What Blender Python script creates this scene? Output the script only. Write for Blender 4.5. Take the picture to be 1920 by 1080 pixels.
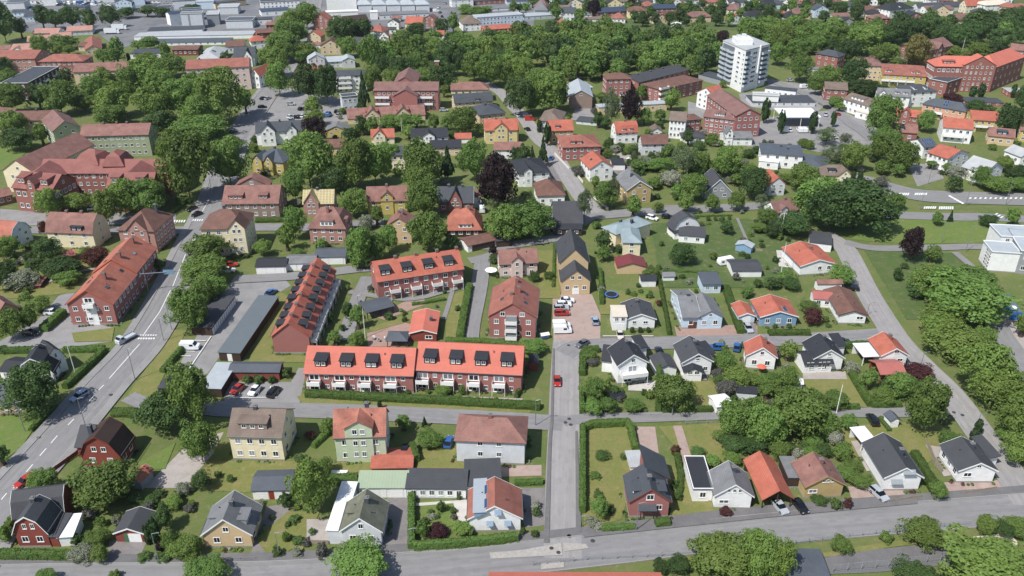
import bpy, bmesh, math, random
import numpy as np
from mathutils import Vector, Matrix
for o in list(bpy.data.objects): bpy.data.objects.remove(o)
S=bpy.context.scene; COL=S.collection
# ------------------------------------------------------------ camera, sky, sun, exposure
cam=bpy.data.objects.new('camera',bpy.data.cameras.new('camera')); COL.objects.link(cam)
cam.location=(0,0,115); cam.rotation_euler=(math.radians(90-28.3),0,0)
cam.data.sensor_width=36; cam.data.lens=36*1550/1920; cam.data.clip_start=1; cam.data.clip_end=6000
S.camera=cam
SUN_EL=math.radians(54); SUN_AZ=math.radians(43)      # sun stands left of and a little behind the camera
W=bpy.data.worlds.new('World'); S.world=W; W.use_nodes=True
nt=W.node_tree; nt.nodes.clear()
sky=nt.nodes.new('ShaderNodeTexSky'); sky.sky_type='NISHITA'; sky.sun_disc=False; sky.sun_elevation=SUN_EL
to_sun=Vector((-math.cos(SUN_AZ)*math.cos(SUN_EL),-math.sin(SUN_AZ)*math.cos(SUN_EL),math.sin(SUN_EL)))
sky.sun_rotation=math.atan2(to_sun.x,to_sun.y)
bg=nt.nodes.new('ShaderNodeBackground'); bg.inputs[1].default_value=.11
wo=nt.nodes.new('ShaderNodeOutputWorld'); nt.links.new(sky.outputs[0],bg.inputs[0]); nt.links.new(bg.outputs[0],wo.inputs[0])
sl=bpy.data.lights.new('sun','SUN'); sl.energy=4.3; sl.angle=math.radians(.53); sl.color=(1,.97,.92)
so=bpy.data.objects.new('sun',sl); COL.objects.link(so); so.rotation_euler=to_sun.to_track_quat('Z','Y').to_euler()
S.view_settings.view_transform='Standard'; S.view_settings.look='None'; S.view_settings.gamma=1; S.view_settings.exposure=0.36
S.view_settings.use_curve_mapping=False
HAZE_DENSITY=.000045
S.render.engine='CYCLES'
S.cycles.max_bounces=5; S.cycles.diffuse_bounces=3; S.cycles.glossy_bounces=2; S.cycles.transmission_bounces=2; S.cycles.transparent_max_bounces=4
# ------------------------------------------------------------ data (metres; x right, y away from the camera)
E_=[
(403.0,706.1,-0.36,5,4,10.5,8.4,4.6,2.8,1,0),
(128.6,672.1,-0.21,2,2,9.0,9.2,5.6,2.9,1,0),
(324.2,614.1,0.23,3,1,12.7,9.5,3.6,3.0,0,0),
(374.1,649.9,-0.45,6,2,9.8,8.4,6,2.8,2,0),
(198.2,707.1,-0.05,5,6,9.6,9.6,4.6,3.3,2,0),
(235.0,679.7,0.33,4,5,13.2,8.2,5.6,3.7,1,0),
(218.0,663.5,0.3,0,1,9.8,9.6,6,2.8,0,0),
(301.1,687.0,-0.01,4,1,9.9,9.5,6,2.8,1,0),
(21.5,656.7,-0.39,2,1,10.1,7.6,5.6,3.8,2,0),
(243.9,713.7,0.19,0,3,13.1,8.5,5.6,3.1,1,0),
(48.8,667.7,0.04,1,3,12.1,7.9,6,3.0,1,0),
(276.5,714.0,-0.38,1,0,10.2,7.6,6,2.4,1,0),
(104.7,657.0,0.22,3,2,9.2,8.7,5.6,2.8,2,0),
(257.4,687.1,0.08,4,2,9.1,8.4,4.6,2.5,1,0),
(370.8,715.4,-0.04,5,5,11.7,8.6,3.6,2.5,1,0),
(141.6,651.8,-0.09,3,3,9.3,8.5,3.6,3.6,1,0),
(80.7,695.4,-0.03,0,6,9.3,8.0,6,3.4,1,0),
(291.9,619.2,0.27,4,6,12.2,8.8,4.6,2.8,1,0),
(170.2,663.7,-0.41,0,0,9.4,8.3,4.6,3.2,1,0),
(33.9,691.6,-0.5,5,1,10.9,9.4,5.6,3.3,1,0),
(345.4,686.6,-0.35,4,4,9.5,8.8,4.6,3.0,2,0),
(194.4,652.3,0.3,1,6,11.2,9.4,6,3.8,0,0),
(164.8,638.6,-0.17,1,1,9.1,8.3,6,3.2,2,0),
(334.8,710.6,-0.09,0,5,12.0,8.9,3.6,3.7,1,0),
(107.0,613.2,0.18,6,1,10.5,9.5,3.6,3.7,1,0),
(350.4,656.6,0.16,1,5,9.1,7.9,6,3.6,0,0),
(92.8,635.9,-0.03,3,4,13.5,9.7,5.6,2.6,2,0),
(77.2,617.6,-0.02,0,2,9.3,9.3,3.6,3.0,2,0),
(282.3,677.6,-0.15,0,4,9.1,8.5,6,3.3,1,0),
(161.3,614.9,0.2,2,5,10.5,8.6,3.6,2.7,1,0),
(177.8,699.6,0.12,2,0,12.4,8.3,5.6,3.4,0,0),
(201.7,615.5,0.22,2,6,10.0,9.9,4.6,3.3,2,0),
(41.1,627.3,-0.24,2,3,9.0,8.6,6,2.9,0,0),
(224.3,699.9,0.01,5,0,10.8,7.7,5.6,3.5,1,0),
(79.4,665.2,0.13,3,6,12.5,9.9,6,3.7,1,0),
(345.3,633.2,-0.4,4,3,12.2,8.3,4.6,2.4,1,0),
(264.7,629.4,-0.31,6,6,10.2,9.3,4.6,2.5,2,0),
(318.2,635.8,-0.04,6,3,12.6,7.8,5.6,3.8,1,0),
(379.7,687.6,-0.04,3,0,11.5,9.0,4.6,3.4,0,0),
(230.5,639.6,0.19,5,3,11.3,7.9,6,3.0,1,0),
(-112.5,570.8,-0.23,6,5,9.7,9.8,5.6,3.4,1,1),
(-111.4,517.0,0.09,6,4,12.3,7.8,5.6,3.4,1,1),
(-94.4,529.9,-0.16,6,0,10.2,8.8,3.6,3.4,0,1),
(-67.7,585.5,-0.18,3,5,11.7,9.7,6,3.7,0,1),
(-66.8,562.9,-0.32,4,0,9.5,8.1,3.6,3.5,2,1),
(-90.3,561.5,-0.45,5,2,10.4,8.5,5.6,3.3,2,1)]
HD_=[
'green tree',
'large green tree',
'right hand small dark green tree',
'small dark green tree',
'smaller columnar cypress',
'larger columnar cypress',
'bright green tree',
'small green tree',
'white flowering bush',
'small bright green tree',
'small leafy bush',
'green shrub',
'dark copper beech',
'left hand small dark green tree',
'large dark green tree',
'dark green tree',
'left hand green tree',
'first from left green shrub',
'rightmost green shrub',
'right hand green tree',
'large bright green tree',
'left hand large green tree',
'right hand large green tree',
'larger dark green tree',
'reddish leaved tree',
'smaller dark green tree',
'left hand green shrub',
'right hand green shrub',
'left hand large dark green tree',
'right hand large dark green tree',
'columnar cypress',
'left hand columnar cypress',
'right hand columnar cypress',
'pointed conifer',
'first from left green tree',
'second from left green tree',
'second from left large dark green tree',
'first from left large dark green tree',
'first from left large green tree',
'second from left large green tree',
'rightmost large green tree',
'rightmost large dark green tree',
'rightmost green tree',
'pale airy birch',
'larger green shrub',
'second from left green shrub',
'smaller green shrub',
'lilac tinted bush',
'purple leaved shrub',
'left hand white flowering bush',
'right hand white flowering bush',
'left hand bright green tree',
'left hand small bright green tree',
'larger bright green tree',
'smaller bright green tree',
'larger green tree',
'right hand small bright green tree',
'first from left small dark green tree',
'second from left small dark green tree',
'rightmost small dark green tree',
'left hand large bright green tree',
'right hand large bright green tree',
'right hand bright green tree',
'smaller green tree',
'olive brown leaved tree',
'right hand small green tree',
'left hand small green tree',
'first from left small green tree',
'second from left small green tree',
'rightmost small green tree',
'first from left large bright green tree',
'yellowish brown leaved tree',
'rightmost large bright green tree',
'third from left large dark green tree',
'third from left large green tree',
'second from left large bright green tree',
'bright green garden shrub',
'green garden shrub',
'second from left green garden shrub',
'right hand white flowering garden shrub',
'fourth from left green garden shrub',
'larger green garden shrub',
'first from left green garden shrub',
'white flowering garden shrub',
'third from left green garden shrub',
'fifth from left green garden shrub',
'rightmost bright green garden shrub',
'dark garden shrub',
'rightmost green garden shrub',
'larger white flowering garden shrub',
'lilac tinted garden shrub',
'rightmost white flowering garden shrub',
'left hand green garden shrub',
'left hand lilac tinted garden shrub',
'smaller green garden shrub',
'left hand white flowering garden shrub',
'right hand dark garden shrub',
'right hand bright green garden shrub',
'sixth from left green garden shrub',
'second from left bright green garden shrub',
'left hand dark garden shrub',
'smaller white flowering garden shrub',
'second from left white flowering garden shrub',
'first from left white flowering garden shrub',
'left hand bright green garden shrub',
'larger bright green garden shrub',
'smaller bright green garden shrub',
'first from left bright green garden shrub',
'right hand lilac tinted garden shrub',
'right hand green garden shrub',
'second from left dark garden shrub',
'first from left dark garden shrub',
'rightmost dark garden shrub',
'smaller dark garden shrub',
'larger dark garden shrub',
'first from left lilac tinted garden shrub',
'second from left lilac tinted garden shrub',
'rightmost lilac tinted garden shrub',
'larger lilac tinted garden shrub',
'smaller lilac tinted garden shrub']
H_=[
('red gambrel house with white trim and porch at road corner','house',-88.3,112.2,0.017,[(5.8,5.3,4.2,3.4,'my','red','dkgrey',{'fc':2,'gw':2,'tr':'white','ch':[(-0.1,0.75)]}),(1.5,5.0,2.5,0.7,'mono','red','dkgrey',{'nw':1,'o':(3.82,0.08),'a':-0.061}),(2.4,5.0,2.3,0.6,'mono','white','white',{'o':(5.85,0.21),'a':0.095}),(8.6,6.0,3.8,3.2,'mx','red','dkgrey',{'nw':1,'tr':'white','o':(-1.07,5.1),'a':0.179})]),
('red gambrel house with dark brown roof by main road','house',-85.3,134.4,-0.041,[(8.1,6.2,3.7,4.4,'my','red','dkbrown',{'fc':2,'gw':2,'tr':'brickred','ch':[(-0.6,0.45)]}),(2.9,7.0,3.2,2.6,'gx','red','dkgrey',{'nw':1,'o':(-5.23,2.92),'a':-0.032})]),
('small shed with orange sheet roof on gravel drive','shed',-75.8,127.9,-0.242,[(2.6,3.7,2.2,0.9,'gy','grey','orange',{'fc':0,'nw':1,'tr':'grey'})]),
('garage with dark roof, green door and red front','garage',-71.0,113.5,-0.018,[(5.5,5.2,2.3,1.2,'gy','red','dkgrey',{'fc':0,'nw':1,'gd':[(0.3,2.4,'white'),(-0.25,1.0,'green')],'tr':'white'})]),
('tan villa with wide grey roof and timber deck','house',-52.4,112.2,0.015,[(8.7,7.1,3.4,3.6,'gy','tan','grey',{'fc':2,'gw':1,'tr':'white','ch':[(0.1,0.55)],'dm':[('l',0.0,3.2,1.3,'grey'),('r',-0.2,3,1.3,'grey')]})]),
('white gambrel house with black roof behind roadside hedge','house',-114.0,164.4,0.151,[(7.4,6.3,3.6,3.9,'my','white','black',{'fc':2,'gw':1,'tr':'white','ch':[(0,0.75)]}),(5.4,6.0,2.7,1,'gx','white','black',{'o':(-6.87,2.61),'a':-0.309}),(3.8,5.5,4.2,3,'my','white','black',{'o':(3.58,4.65),'a':0.734})]),
('low tan bungalow with blue-grey roof at left edge','house',-116.4,152.9,0.064,[(10.2,8.9,2.7,1.6,'gx','tan','bluegrey',{'fc':4})]),
('mustard villa with weathered red roof at left edge','house',-135.6,192.6,0.901,[(5.4,10.0,4.2,2.6,'gy','mustard','redold',{'fc':2,'gw':1})]),
('long three storey brick block with orange roof beside main road','apartment block',-112.9,192.6,0.029,[(12.0,17.28,6.6,4.1,'gy','brick','orange',{'fc':4,'nf':2,'sc':6,'tr':'orange','ch':[(0.25,0.48)],'strip':('white',-0.02,2.9),'sky':[('r',-0.42),('r',0.73),('l',-0.04)]}),(12.0,15.95,7.15,4.1,'gy','brick','orange',{'nf':2,'sc':6,'tr':'orange','ch':[(0.2,0.17),(0.2,0.79)],'sky':[('r',-0.04),('l',-0.67)],'o':(0,17.28),'fc':0,'nw':1})]),
('dark garage row with white doors beside roadside trees','garage row',-82.0,187.1,-0.06,[(5.6,17.1,2.5,0.15,'flat','dkbrown','dkgrey',{'fc':0,'sdoors':('r',12,'white'),'nw':1})]),
('long dark carport with teal grey roof','carport',-70.9,174.7,-0.078,[(5.5,29.5,2.5,0.15,'flat','dkbrown','teal',{'fc':0,'nw':1,'gd':[(0.0,1.2,'white')]})]),
('carport with pale blue metal roof by car park','carport',-70.6,159.3,-0.054,[(4.9,10.7,2.5,0.1,'flat','dkbrown','ltmetal',{'fc':0,'nw':1})]),
('low red storage shed with blue-grey roof by car park','shed',-62.4,166.3,-0.009,[(12.0,4.2,2.4,0.8,'gx','brickred','bluegrey',{'fc':0,'nw':1})]),
('small dark flat shed at end of parking bays','shed',-81.0,159.8,-0.025,[(4.3,5.3,2.2,0.1,'flat','dkbrown','dkgrey',{'fc':0,'nw':1})]),
('large red brick school with stepped wings and gables','school',-167.1,269.8,-0.215,[(15.7,12.4,9,3.6,'gx','schoolbrick','schoolroof',{'fc':6,'nf':2,'sc':5,'tr':'brickred','big':1,'dm':[('f',-0.62,3,2.6,'schoolbrick'),('f',0.55,3,2.6,'schoolbrick')],'fg':[(0.0,3.4,11,2.2,0.5)]}),(12.7,11.0,9,3.8,'gy','schoolbrick','schoolroof',{'sc':4,'o':(-2.86,6.54),'a':0.267}),(46.8,10.0,9,3.4,'gx','schoolbrick','schoolroof',{'tr':'brickred','o':(14.35,19.28),'a':0.212}),(9.7,9.0,11.2,4.2,'mh','schoolbrick','schoolroof',{'fc':4,'nf':3,'sc':4,'o':(6.25,21.33),'a':-0.009}),(7.2,9.0,11.2,4.2,'mh','schoolbrick','schoolroof',{'fc':3,'nf':3,'sc':3,'o':(16.97,21.81),'a':0.254}),(15.8,10.0,9,3.6,'gx','schoolbrick','schoolroof',{'fc':6,'nf':2,'sc':4,'tr':'brickred','dm':[('f',-0.6,3,2.6,'schoolbrick'),('f',0.5,3,2.6,'schoolbrick')],'o':(32.27,8.32),'a':0.215}),(13.1,11.0,9,3.8,'gy','schoolbrick','schoolroof',{'sc':4,'o':(29.76,13.53),'a':0.245})]),
('long cream gabled hall with weathered red roof behind school','hall',-181.8,288.4,-0.212,[(13.3,33.6,8.5,4.3,'gy','cream','redold',{'fc':2,'nf':2,'sc':10,'nch':1})]),
('low red brick annex beside the school yard','annex',-183.3,276.4,0.738,[(7.4,6.0,3.34,1.67,'gx','schoolbrick','redold',{'fc':3})]),
('sage green apartment block with weathered red roof','apartment block',-163.5,328.9,0.091,[(27.0,11.1,9.3,3,'gx','sage','redold',{'fc':10,'nf':3,'sc':3,'ch':[(-0.4,0.5),(0.3,0.5),(0,0.5)]})]),
('sage green gabled apartment wing with brown and red roof','apartment block',-187.5,338.0,0.658,[(10.5,20.5,9,3.4,'gy','sage','redbrown',{'fc':2,'nf':3,'sc':8})]),
('beige two storey house with brown roof at wood edge','house',-215.0,360.5,0.083,[(19.4,11.3,6,2.6,'gx','beige','brown',{'fc':5,'nf':2,'ch':[(0.1,0.5)]})]),
('brown roofed brick house cut by left edge','house',-232.9,362.8,-0.303,[(13.6,15,6,3,'gx','pinkbrick','brown',{'fc':3,'nf':2})]),
('pale yellow house with black balcony in gambrel roof','house',-141.4,240.9,-0.091,[(15.4,9.4,5.9,4.3,'mx','cream','redold',{'fc':3,'nf':2,'sc':1,'ch':[(-0.3,0.5),(0.35,0.5)],'dm':[('f',0.35,4.0,1.5,'black')]})]),
('pink brick corner house with brown cross gabled roof','house',-118.6,238.0,-0.088,[(11.6,13.3,7.6,4.2,'hip','pinkbrick','brown',{'fc':3,'nf':3,'sc':5,'ch':[(0.5,0.7)],'fg':[(0.1,6.5,7.8,3.4,0.4)]})]),
('tall cream corner villa with maroon roof','house',-89.8,234.9,0.064,[(13.5,11.6,9.6,4,'hip','cream','brown',{'fc':4,'nf':3,'sc':3,'ch':[(-0.1,0.6)],'fg':[(0.62,5,9.8,2.8,0.7)]})]),
('grey-brown plaster house with red tiled roof by cross street','house',-90.1,264.5,0.037,[(18.9,12.8,5.8,4,'gx','greybrown','redold',{'fc':6,'nf':2,'dm':[('f',-0.55,5,1.6,'redold'),('f',0.45,3,1.6,'redold')]})]),
('brown roofed house half hidden behind grey-brown house','house',-94.0,280.7,0.0,[(11.6,5.0,6,3,'gy','greybrown','redold',{'fc':3,'nf':2})]),
('pale blue gambrel house with orange roof at left edge','house',-165.7,240.3,-0.23,[(13.1,8.5,4.6,3.6,'mx','ltblue','orange',{'fc':3,'sc':2,'nf':2,'tr':'ltblue'})]),
('small garden shed with red sheet roof','shed',-138.2,230.0,0.495,[(4.9,4.5,2.2,0.9,'gx','brickred','redmetal',{'fc':0,'nw':1})]),
('tiny red roofed shed in the leafy left garden','shed',-140.1,213.0,0.1,[(4.1,6.0,1.05,0.3,'gx','brickred','redold',{'fc':0,'nw':1})]),
('yellow villa with blue-black hipped roofs','house',-95.5,308.4,-0.237,[(12.7,12.7,5.4,3,'hip','yellow','bluegrey',{'fc':4,'nf':2,'sc':2,'fg':[(-0.7,4,5.6,2,0.8),(0.1,3.5,5.6,2.4,1.2)],'ch':[(0,0.5)]})]),
('house with bare pale timber battens on stripped roof','house',-67.5,267.6,0.057,[(10.4,7.8,4.58,3.35,'gx','pinkbrick','battens',{'fc':3,'nf':2,'fg':[(-0.45,5,5.2,3.4,0.8)],'ch':[(-0.1,0.5)]})]),
('pink brick villa with steep mansard roof','house',-59.8,244.4,-0.035,[(11.7,10.5,5.6,5,'mh','pinkbrick','redold',{'fc':4,'nf':2,'sc':3,'tr':'cream','ch':[(0,0.3)],'dm':[('f',0.0,4.2,2.2,'white'),('r',-0.2,2.5,1.6,'redold')]})]),
('yellow house with white windows and pinkish red roof','house',-43.6,268.3,0.087,[(13.6,6.5,5.4,3.8,'gx','yellow','redold',{'fc':4,'nf':2,'sc':2,'fg':[(0.0,4.2,6.6,1.8,0.3)],'ch':[(0.0,0.5)]})]),
('tan brick house with red gable and cross roof','house',-36.5,244.7,-0.08,[(7.7,7.1,6.2,2.6,'gy','tan','redold',{'fc':2,'nf':2,'sc':3,'ch':[(0.1,0.55),(-0.2,0.6)]})]),
('dark red brick house with blue slate roof and central gable','house',-19.9,270.1,0.0,[(12.3,9,3.86,4.03,'gx','schoolbrick','slate',{'fc':4,'fg':[(0.0,4.6,4.4,4.4,0.6)],'ch':[(-0.4,0.5),(0.4,0.5)],'tr':'white'}),(2.7,6.0,4,0.2,'flat','ltblue','redold',{'o':(7.6,4.19),'a':0.232})]),
('dark villa with steep orange mansard roof and chimneys','house',-15.7,249.1,0.029,[(11.0,11.0,2.9,5.2,'mh','dkbrown','orange',{'fc':4,'ch':[(-0.25,0.5),(0.25,0.5)],'dm':[('f',0.05,4.4,1.7,'white')]})]),
('long white carport with brown roof beside orange villa','carport',-9.6,239.6,0.466,[(9.9,6.4,2.3,0.7,'gx','white','brown',{'fc':0,'nw':1,'gd':[(0.1,8,'dkbrown')]})]),
('dark flat garages at the street bend','garage row',-2.7,241.2,0.175,[(4.6,5.0,2.3,0.1,'flat','dkbrown','dkgrey',{'fc':0,'nw':1})]),
('white garage row with black roof','garage row',-72.8,222.6,0.05,[(8.9,6.0,2.5,0.9,'gx','white','black',{'fc':0,'nw':1,'gd':[(-0.62,2.4,'white'),(-0.0,2.4,'white'),(0.62,2.4,'white')]})]),
('white garage row with grey roof in the middle','garage row',-64.3,224.7,0.042,[(8.6,6.0,2.5,0.9,'gx','white','grey',{'fc':0,'nw':1,'gd':[(-0.5,2.3,'white'),(-0.05,2.3,'white'),(0.6,2.3,'white')]})]),
('white garage row with dark blue roof nearest the tan house','garage row',-56.1,228.9,0.051,[(9.1,6.5,2.6,1.0,'gx','white','bluegrey',{'fc':0,'nw':1,'gd':[(-0.35,2.4,'white'),(0.1,2.4,'white'),(0.6,2.4,'white')]})]),
('long terrace of brick row houses with orange roof seen end on','row houses',-56.1,178.3,0.0,[(9.3,16.02,5.2,3.8,'gy','brick','orangered',{'fc':0,'nw':1,'nfr':0,'sc':5,'nf':2,'dm':[('r',-0.62,2.4,1.5,'black'),('r',-0.11,2.4,1.5,'black'),('r',0.42,2.4,1.5,'black'),('l',-0.62,2.4,1.5,'black'),('l',-0.11,2.4,1.5,'black'),('l',0.42,2.4,1.5,'black')],'bal':[('r',-0.67,2.7,3.2,1.6),('r',-0.11,2.7,3.2,1.6),('r',0.42,2.7,3.2,1.6)],'ch':[(0,0.22),(0,0.56),(0,0.89)],'ws':'red'}),(9.3,19.57,5.75,3.8,'gy','brick','orangered',{'nw':1,'nfr':0,'sc':7,'nf':2,'dm':[('r',-1.04,2.4,1.5,'black'),('r',-0.6,2.4,1.5,'black'),('r',-0.16,2.4,1.5,'black'),('r',0.27,2.4,1.5,'black'),('r',0.71,2.4,1.5,'black'),('l',-1.04,2.4,1.5,'black'),('l',-0.6,2.4,1.5,'black'),('l',-0.16,2.4,1.5,'black'),('l',0.27,2.4,1.5,'black'),('l',0.71,2.4,1.5,'black')],'bal':[('r',-1.04,2.7,3.2,1.6),('r',-0.6,2.7,3.2,1.6),('r',-0.16,2.7,3.2,1.6),('r',0.27,2.7,3.2,1.6),('r',0.71,2.7,3.2,1.6)],'ch':[(0,0.18),(0,0.45),(0,0.73)],'ws':'red','o':(0,16.02),'fc':0})]),
('upper terrace of brick row houses with orange roof','row houses',-26.1,210.1,0.329,[(25.1,11.0,6.2,3.6,'gx','brick','orangered',{'fc':8,'nf':2,'sc':0,'dm':[('f',-0.78,2.8,1.9,'black'),('f',-0.28,2.8,1.9,'black'),('f',0.22,2.8,1.9,'black'),('f',0.7,2.8,1.9,'black')],'bal':[('f',-0.62,2.7,3.0,1.8),('f',-0.13,2.7,3.0,1.8),('f',0.36,2.7,3.0,1.8),('f',0.84,2.7,3.0,1.8)],'ch':[(-0.48,0.5),(0,0.5),(0.5,0.5),(0.97,0.5)]})]),
('left half of front row houses with salmon red roof','row houses',-36.1,161.5,-0.042,[(25.6,11.5,5.2,3.7,'gx','brick','salmon',{'fc':0,'nw':1,'rowf':4,'dm':[('f',-0.71,2.8,1.95,'black'),('f',-0.24,2.8,1.95,'black'),('f',0.23,2.8,1.95,'black'),('f',0.7,2.8,1.95,'black')],'bal':[('f',-0.83,2.6,3.1,1.7),('f',-0.36,2.6,3.1,1.7),('f',0.11,2.6,3.1,1.7),('f',0.59,2.6,3.1,1.7)]})]),
('right half of front row houses with salmon red roof','row houses',-10.3,161.8,-0.085,[(25.0,12.3,5.6,3.7,'gx','brick','salmon',{'fc':0,'nw':1,'rowf':4,'dm':[('f',-0.74,2.8,1.95,'black'),('f',-0.25,2.8,1.95,'black'),('f',0.23,2.8,1.95,'black'),('f',0.72,2.8,1.95,'black')],'bal':[('f',-0.87,2.6,3.1,1.7),('f',-0.39,2.6,3.1,1.7),('f',0.1,2.6,3.1,1.7),('f',0.58,2.6,3.1,1.7)]})]),
('small dark red community house with salmon roof','community house',-23.2,184.0,0.0,[(6.9,10.7,2.6,1.0,'gy','red','salmon',{'fc':0,'gw':0,'nw':1,'win':[('f',0.42,0.9,1.9,1.0)],'tr':'white','ch':[(0.5,0.5)]})]),
('open timber pavilion with grey roof','pavilion',-36.1,196.7,0.505,[(7.7,6.1,2.4,0.5,'gx','dkbrown','bluegrey',{'fc':0,'nw':1,'posts':1})]),
('small grey roofed gazebo behind the front row','gazebo',-29.7,180.9,-0.025,[(5.2,4.5,2.2,1.1,'hip','dkbrown','bluegrey',{'fc':0,'nw':1,'posts':1})]),
('three storey brick apartment house with glazed white balconies','apartment block',0.1,185.3,-0.071,[(12.1,15.4,6.9,3.8,'gy','brick','redbrick',{'fc':4,'nf':2,'gw':0,'sc':4,'ch':[(-0.1,0.3),(0.2,0.5),(0.05,0.8)],'sky':[('l',-0.3),('r',-0.5),('r',0.1)],'win':[('f',-0.42,6.9,1.3,1.2),('f',0.42,6.9,1.3,1.2)],'gbal':1})]),
('pale pink villa with cream corner turret','house',2.0,221.0,0.115,[(11.3,6.5,4.5,3.0,'gx','pinkwhite','redold',{'fc':4,'sc':2,'fg':[(-0.1,3.4,5.6,1.4,1.0)],'ch':[(0.0,0.5)]})]),
('white two storey villa with black hipped roof','house',8.4,295.5,0.196,[(11.8,15,5.4,2.6,'hip','white','black',{'fc':3,'nf':2,'sc':2,'ch':[(-0.1,0.5)],'fg':[(-0.4,3,6.4,1.2,0.5)]})]),
('white house with faded brown mansard roof','house',14.0,275.8,0.076,[(9.7,12.2,4.3,3.4,'hip','white','brown',{'fc':3,'nf':1,'ch':[(0,0.55)]})]),
('dark steep roofed house with white gable boards','house',18.8,253.9,0.034,[(9.6,12.5,2.9,5.3,'gx','white','dkgrey',{'fc':3}),(8.9,2.5,2.4,0.7,'mono','dkbrown','black',{'o':(-0.37,-3.9),'a':-0.034}),(3.6,6.0,3.4,0.1,'flat','white','grey',{'o':(-6.8,1.7),'a':-0.034})]),
('long tan brick warehouse with dark grey roof','warehouse',18.2,216.3,0.02,[(8.2,13.8,7.2,4.2,'gy','tan','dkgrey',{'fc':0,'gw':0,'nw':1,'sc':0}),(8.1,7.0,4.4,3.4,'gy','tan','dkgrey',{'gd':[(0.0,2.0,'white')],'gw':2,'o':(0.04,-6.5)})]),
('cream house with pale blue metal roof','house',39.5,245.6,0.619,[(15.1,6.5,4.8,1.5,'hip','cream','ltteal',{'fc':0,'nw':1,'ch':[(-0.3,0.6),(0.1,0.3)]}),(5.4,10.0,4.8,1.6,'hip','cream','ltteal',{'fc':1,'nf':2,'o':(-7.56,-7.43),'a':-0.655})]),
('tan garage building with maroon roof','garage',36.2,222.7,0.03,[(8.7,6.0,2.3,1.3,'gy','tan','maroon',{'fc':0,'nw':1})]),
('white gambrel cottage with dark roof and low front annex','house',57.7,249.9,0.302,[(9.6,4.3,3.4,3.9,'my','white','dkgrey',{'fc':2,'gw':1}),(8.2,5.0,2.5,1.1,'mono','white','dkgrey',{'fc':2,'o':(-0.92,-5.48),'a':-0.49}),(4.4,4.0,2.3,0.8,'mono','white','black',{'o':(-5.08,0.65),'a':-1.578})]),
('small blue-grey shed with pale roof on the lawn','shed',73.6,237.5,-0.532,[(5.0,3.0,2.2,0.8,'gy','blue','ltmetal',{'fc':0,'nw':1})]),
('white garden shed with grey roof beside the caravan','shed',70.5,220.3,0.0,[(8.6,7.4,2.2,0.8,'gx','white','dkgrey',{'fc':0,'nw':1})]),
('white playhouse with black roof on lawn','playhouse',40.1,214.3,0.038,[(4.3,3.5,2.2,0.7,'gx','white','black',{'fc':0,'nw':1})]),
('tiny white playhouse with grey roof by hedge','playhouse',46.7,217.9,0.051,[(3.3,2.6,1.6,0.7,'gx','white','grey',{'fc':0,'nw':1})]),
('white villa with bright orange-red roof beside the side street','house',34.4,300.8,0.239,[(9.1,11.6,5.4,2.8,'gy','white','orangered',{'fc':2,'nf':2,'gw':1,'sc':3,'sky':[('l',0)]})]),
('mustard gabled house with grey roof at street corner','house',45.7,277.9,0.237,[(9.1,12.2,5.8,3.0,'gy','mustard','grey',{'fc':2,'nf':2,'gw':1,'sc':3,'tr':'white','ch':[(-0.2,0.5)]})]),
('white garage with black flat roof behind orange-roofed villa','garage',42.4,312.2,0.0,[(5.0,7.7,2.4,0.2,'flat','white','black',{'fc':0,'nw':1,'gd':[(-0.4,2,'white'),(0.4,2,'white')]})]),
('steep grey gabled house with white boards','house',75.4,282.3,0.038,[(10.1,11.8,2.6,5.0,'gy','grey','dkgrey',{'fc':2,'nf':1,'gw':2,'tr':'white'}),(2.6,7.0,2.3,0.5,'mono','white','dkgrey',{'o':(-4.05,1.58),'a':-0.286})]),
('modern white two storey house with dark flat hip roof','house',107.8,315.3,-0.198,[(15.8,13.0,5.6,0.8,'hip','white','bluegrey',{'fc':4,'nf':2,'sc':3,'ch':[(0.0,0.6),(0.3,0.4)]}),(7.5,4.0,3,0.1,'flat','white','white',{'fc':1,'o':(-5.05,-2.19),'a':-0.116})]),
('low grey house with blue-black hipped roof','house',117.3,307.7,-0.456,[(10.1,15,3,1.6,'hip','greywhite','bluegrey',{'fc':3})]),
('cream villa with grey-brown roof and twin cypresses','house',124.4,299.3,-0.062,[(11.5,7.3,3,2.8,'hip','cream','greybrown',{'fc':2,'fg':[(0.5,4.6,3.2,2.3,1)],'dm':[('f',-0.3,3,1.2,'black')]})]),
('light grey house with orange-red roof behind big trees','house',97.7,285.9,0.09,[(5.9,8.9,4.6,2.4,'gy','greywhite','orangered',{'fc':2,'nf':2,'gw':0})]),
('white house with pinkish brown roof beside big trees','house',94.4,260.3,0.333,[(11.0,6.5,4.9,2.6,'gx','white','redbrown',{'fc':3,'nf':2,'sc':1,'fg':[(-0.4,2.6,5.8,1,0.4)],'ch':[(0,0.5)]})]),
('white bungalow with orange roof and grey terrace','house',92.2,222.2,0.142,[(11.2,12.6,3.3,1.7,'gy','white','orangered',{'fc':0,'nw':1,'win':[('f',0.1,1.5,1.2,1.3),('f',0.62,1.5,1.2,1.3)],'ch':[(0.15,0.6)],'tr':'white'})]),
('white garage with dark flat roof behind orange bungalow','garage',98.4,238.6,-0.302,[(6.6,9.2,2.6,0.15,'flat','white','dkgrey',{'fc':0,'nw':1})]),
('small white garage with faded red roof','garage',92.4,212.0,0.023,[(7.1,2.2,2.3,0.7,'gx','white','redold',{'fc':0,'nw':1})]),
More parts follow.
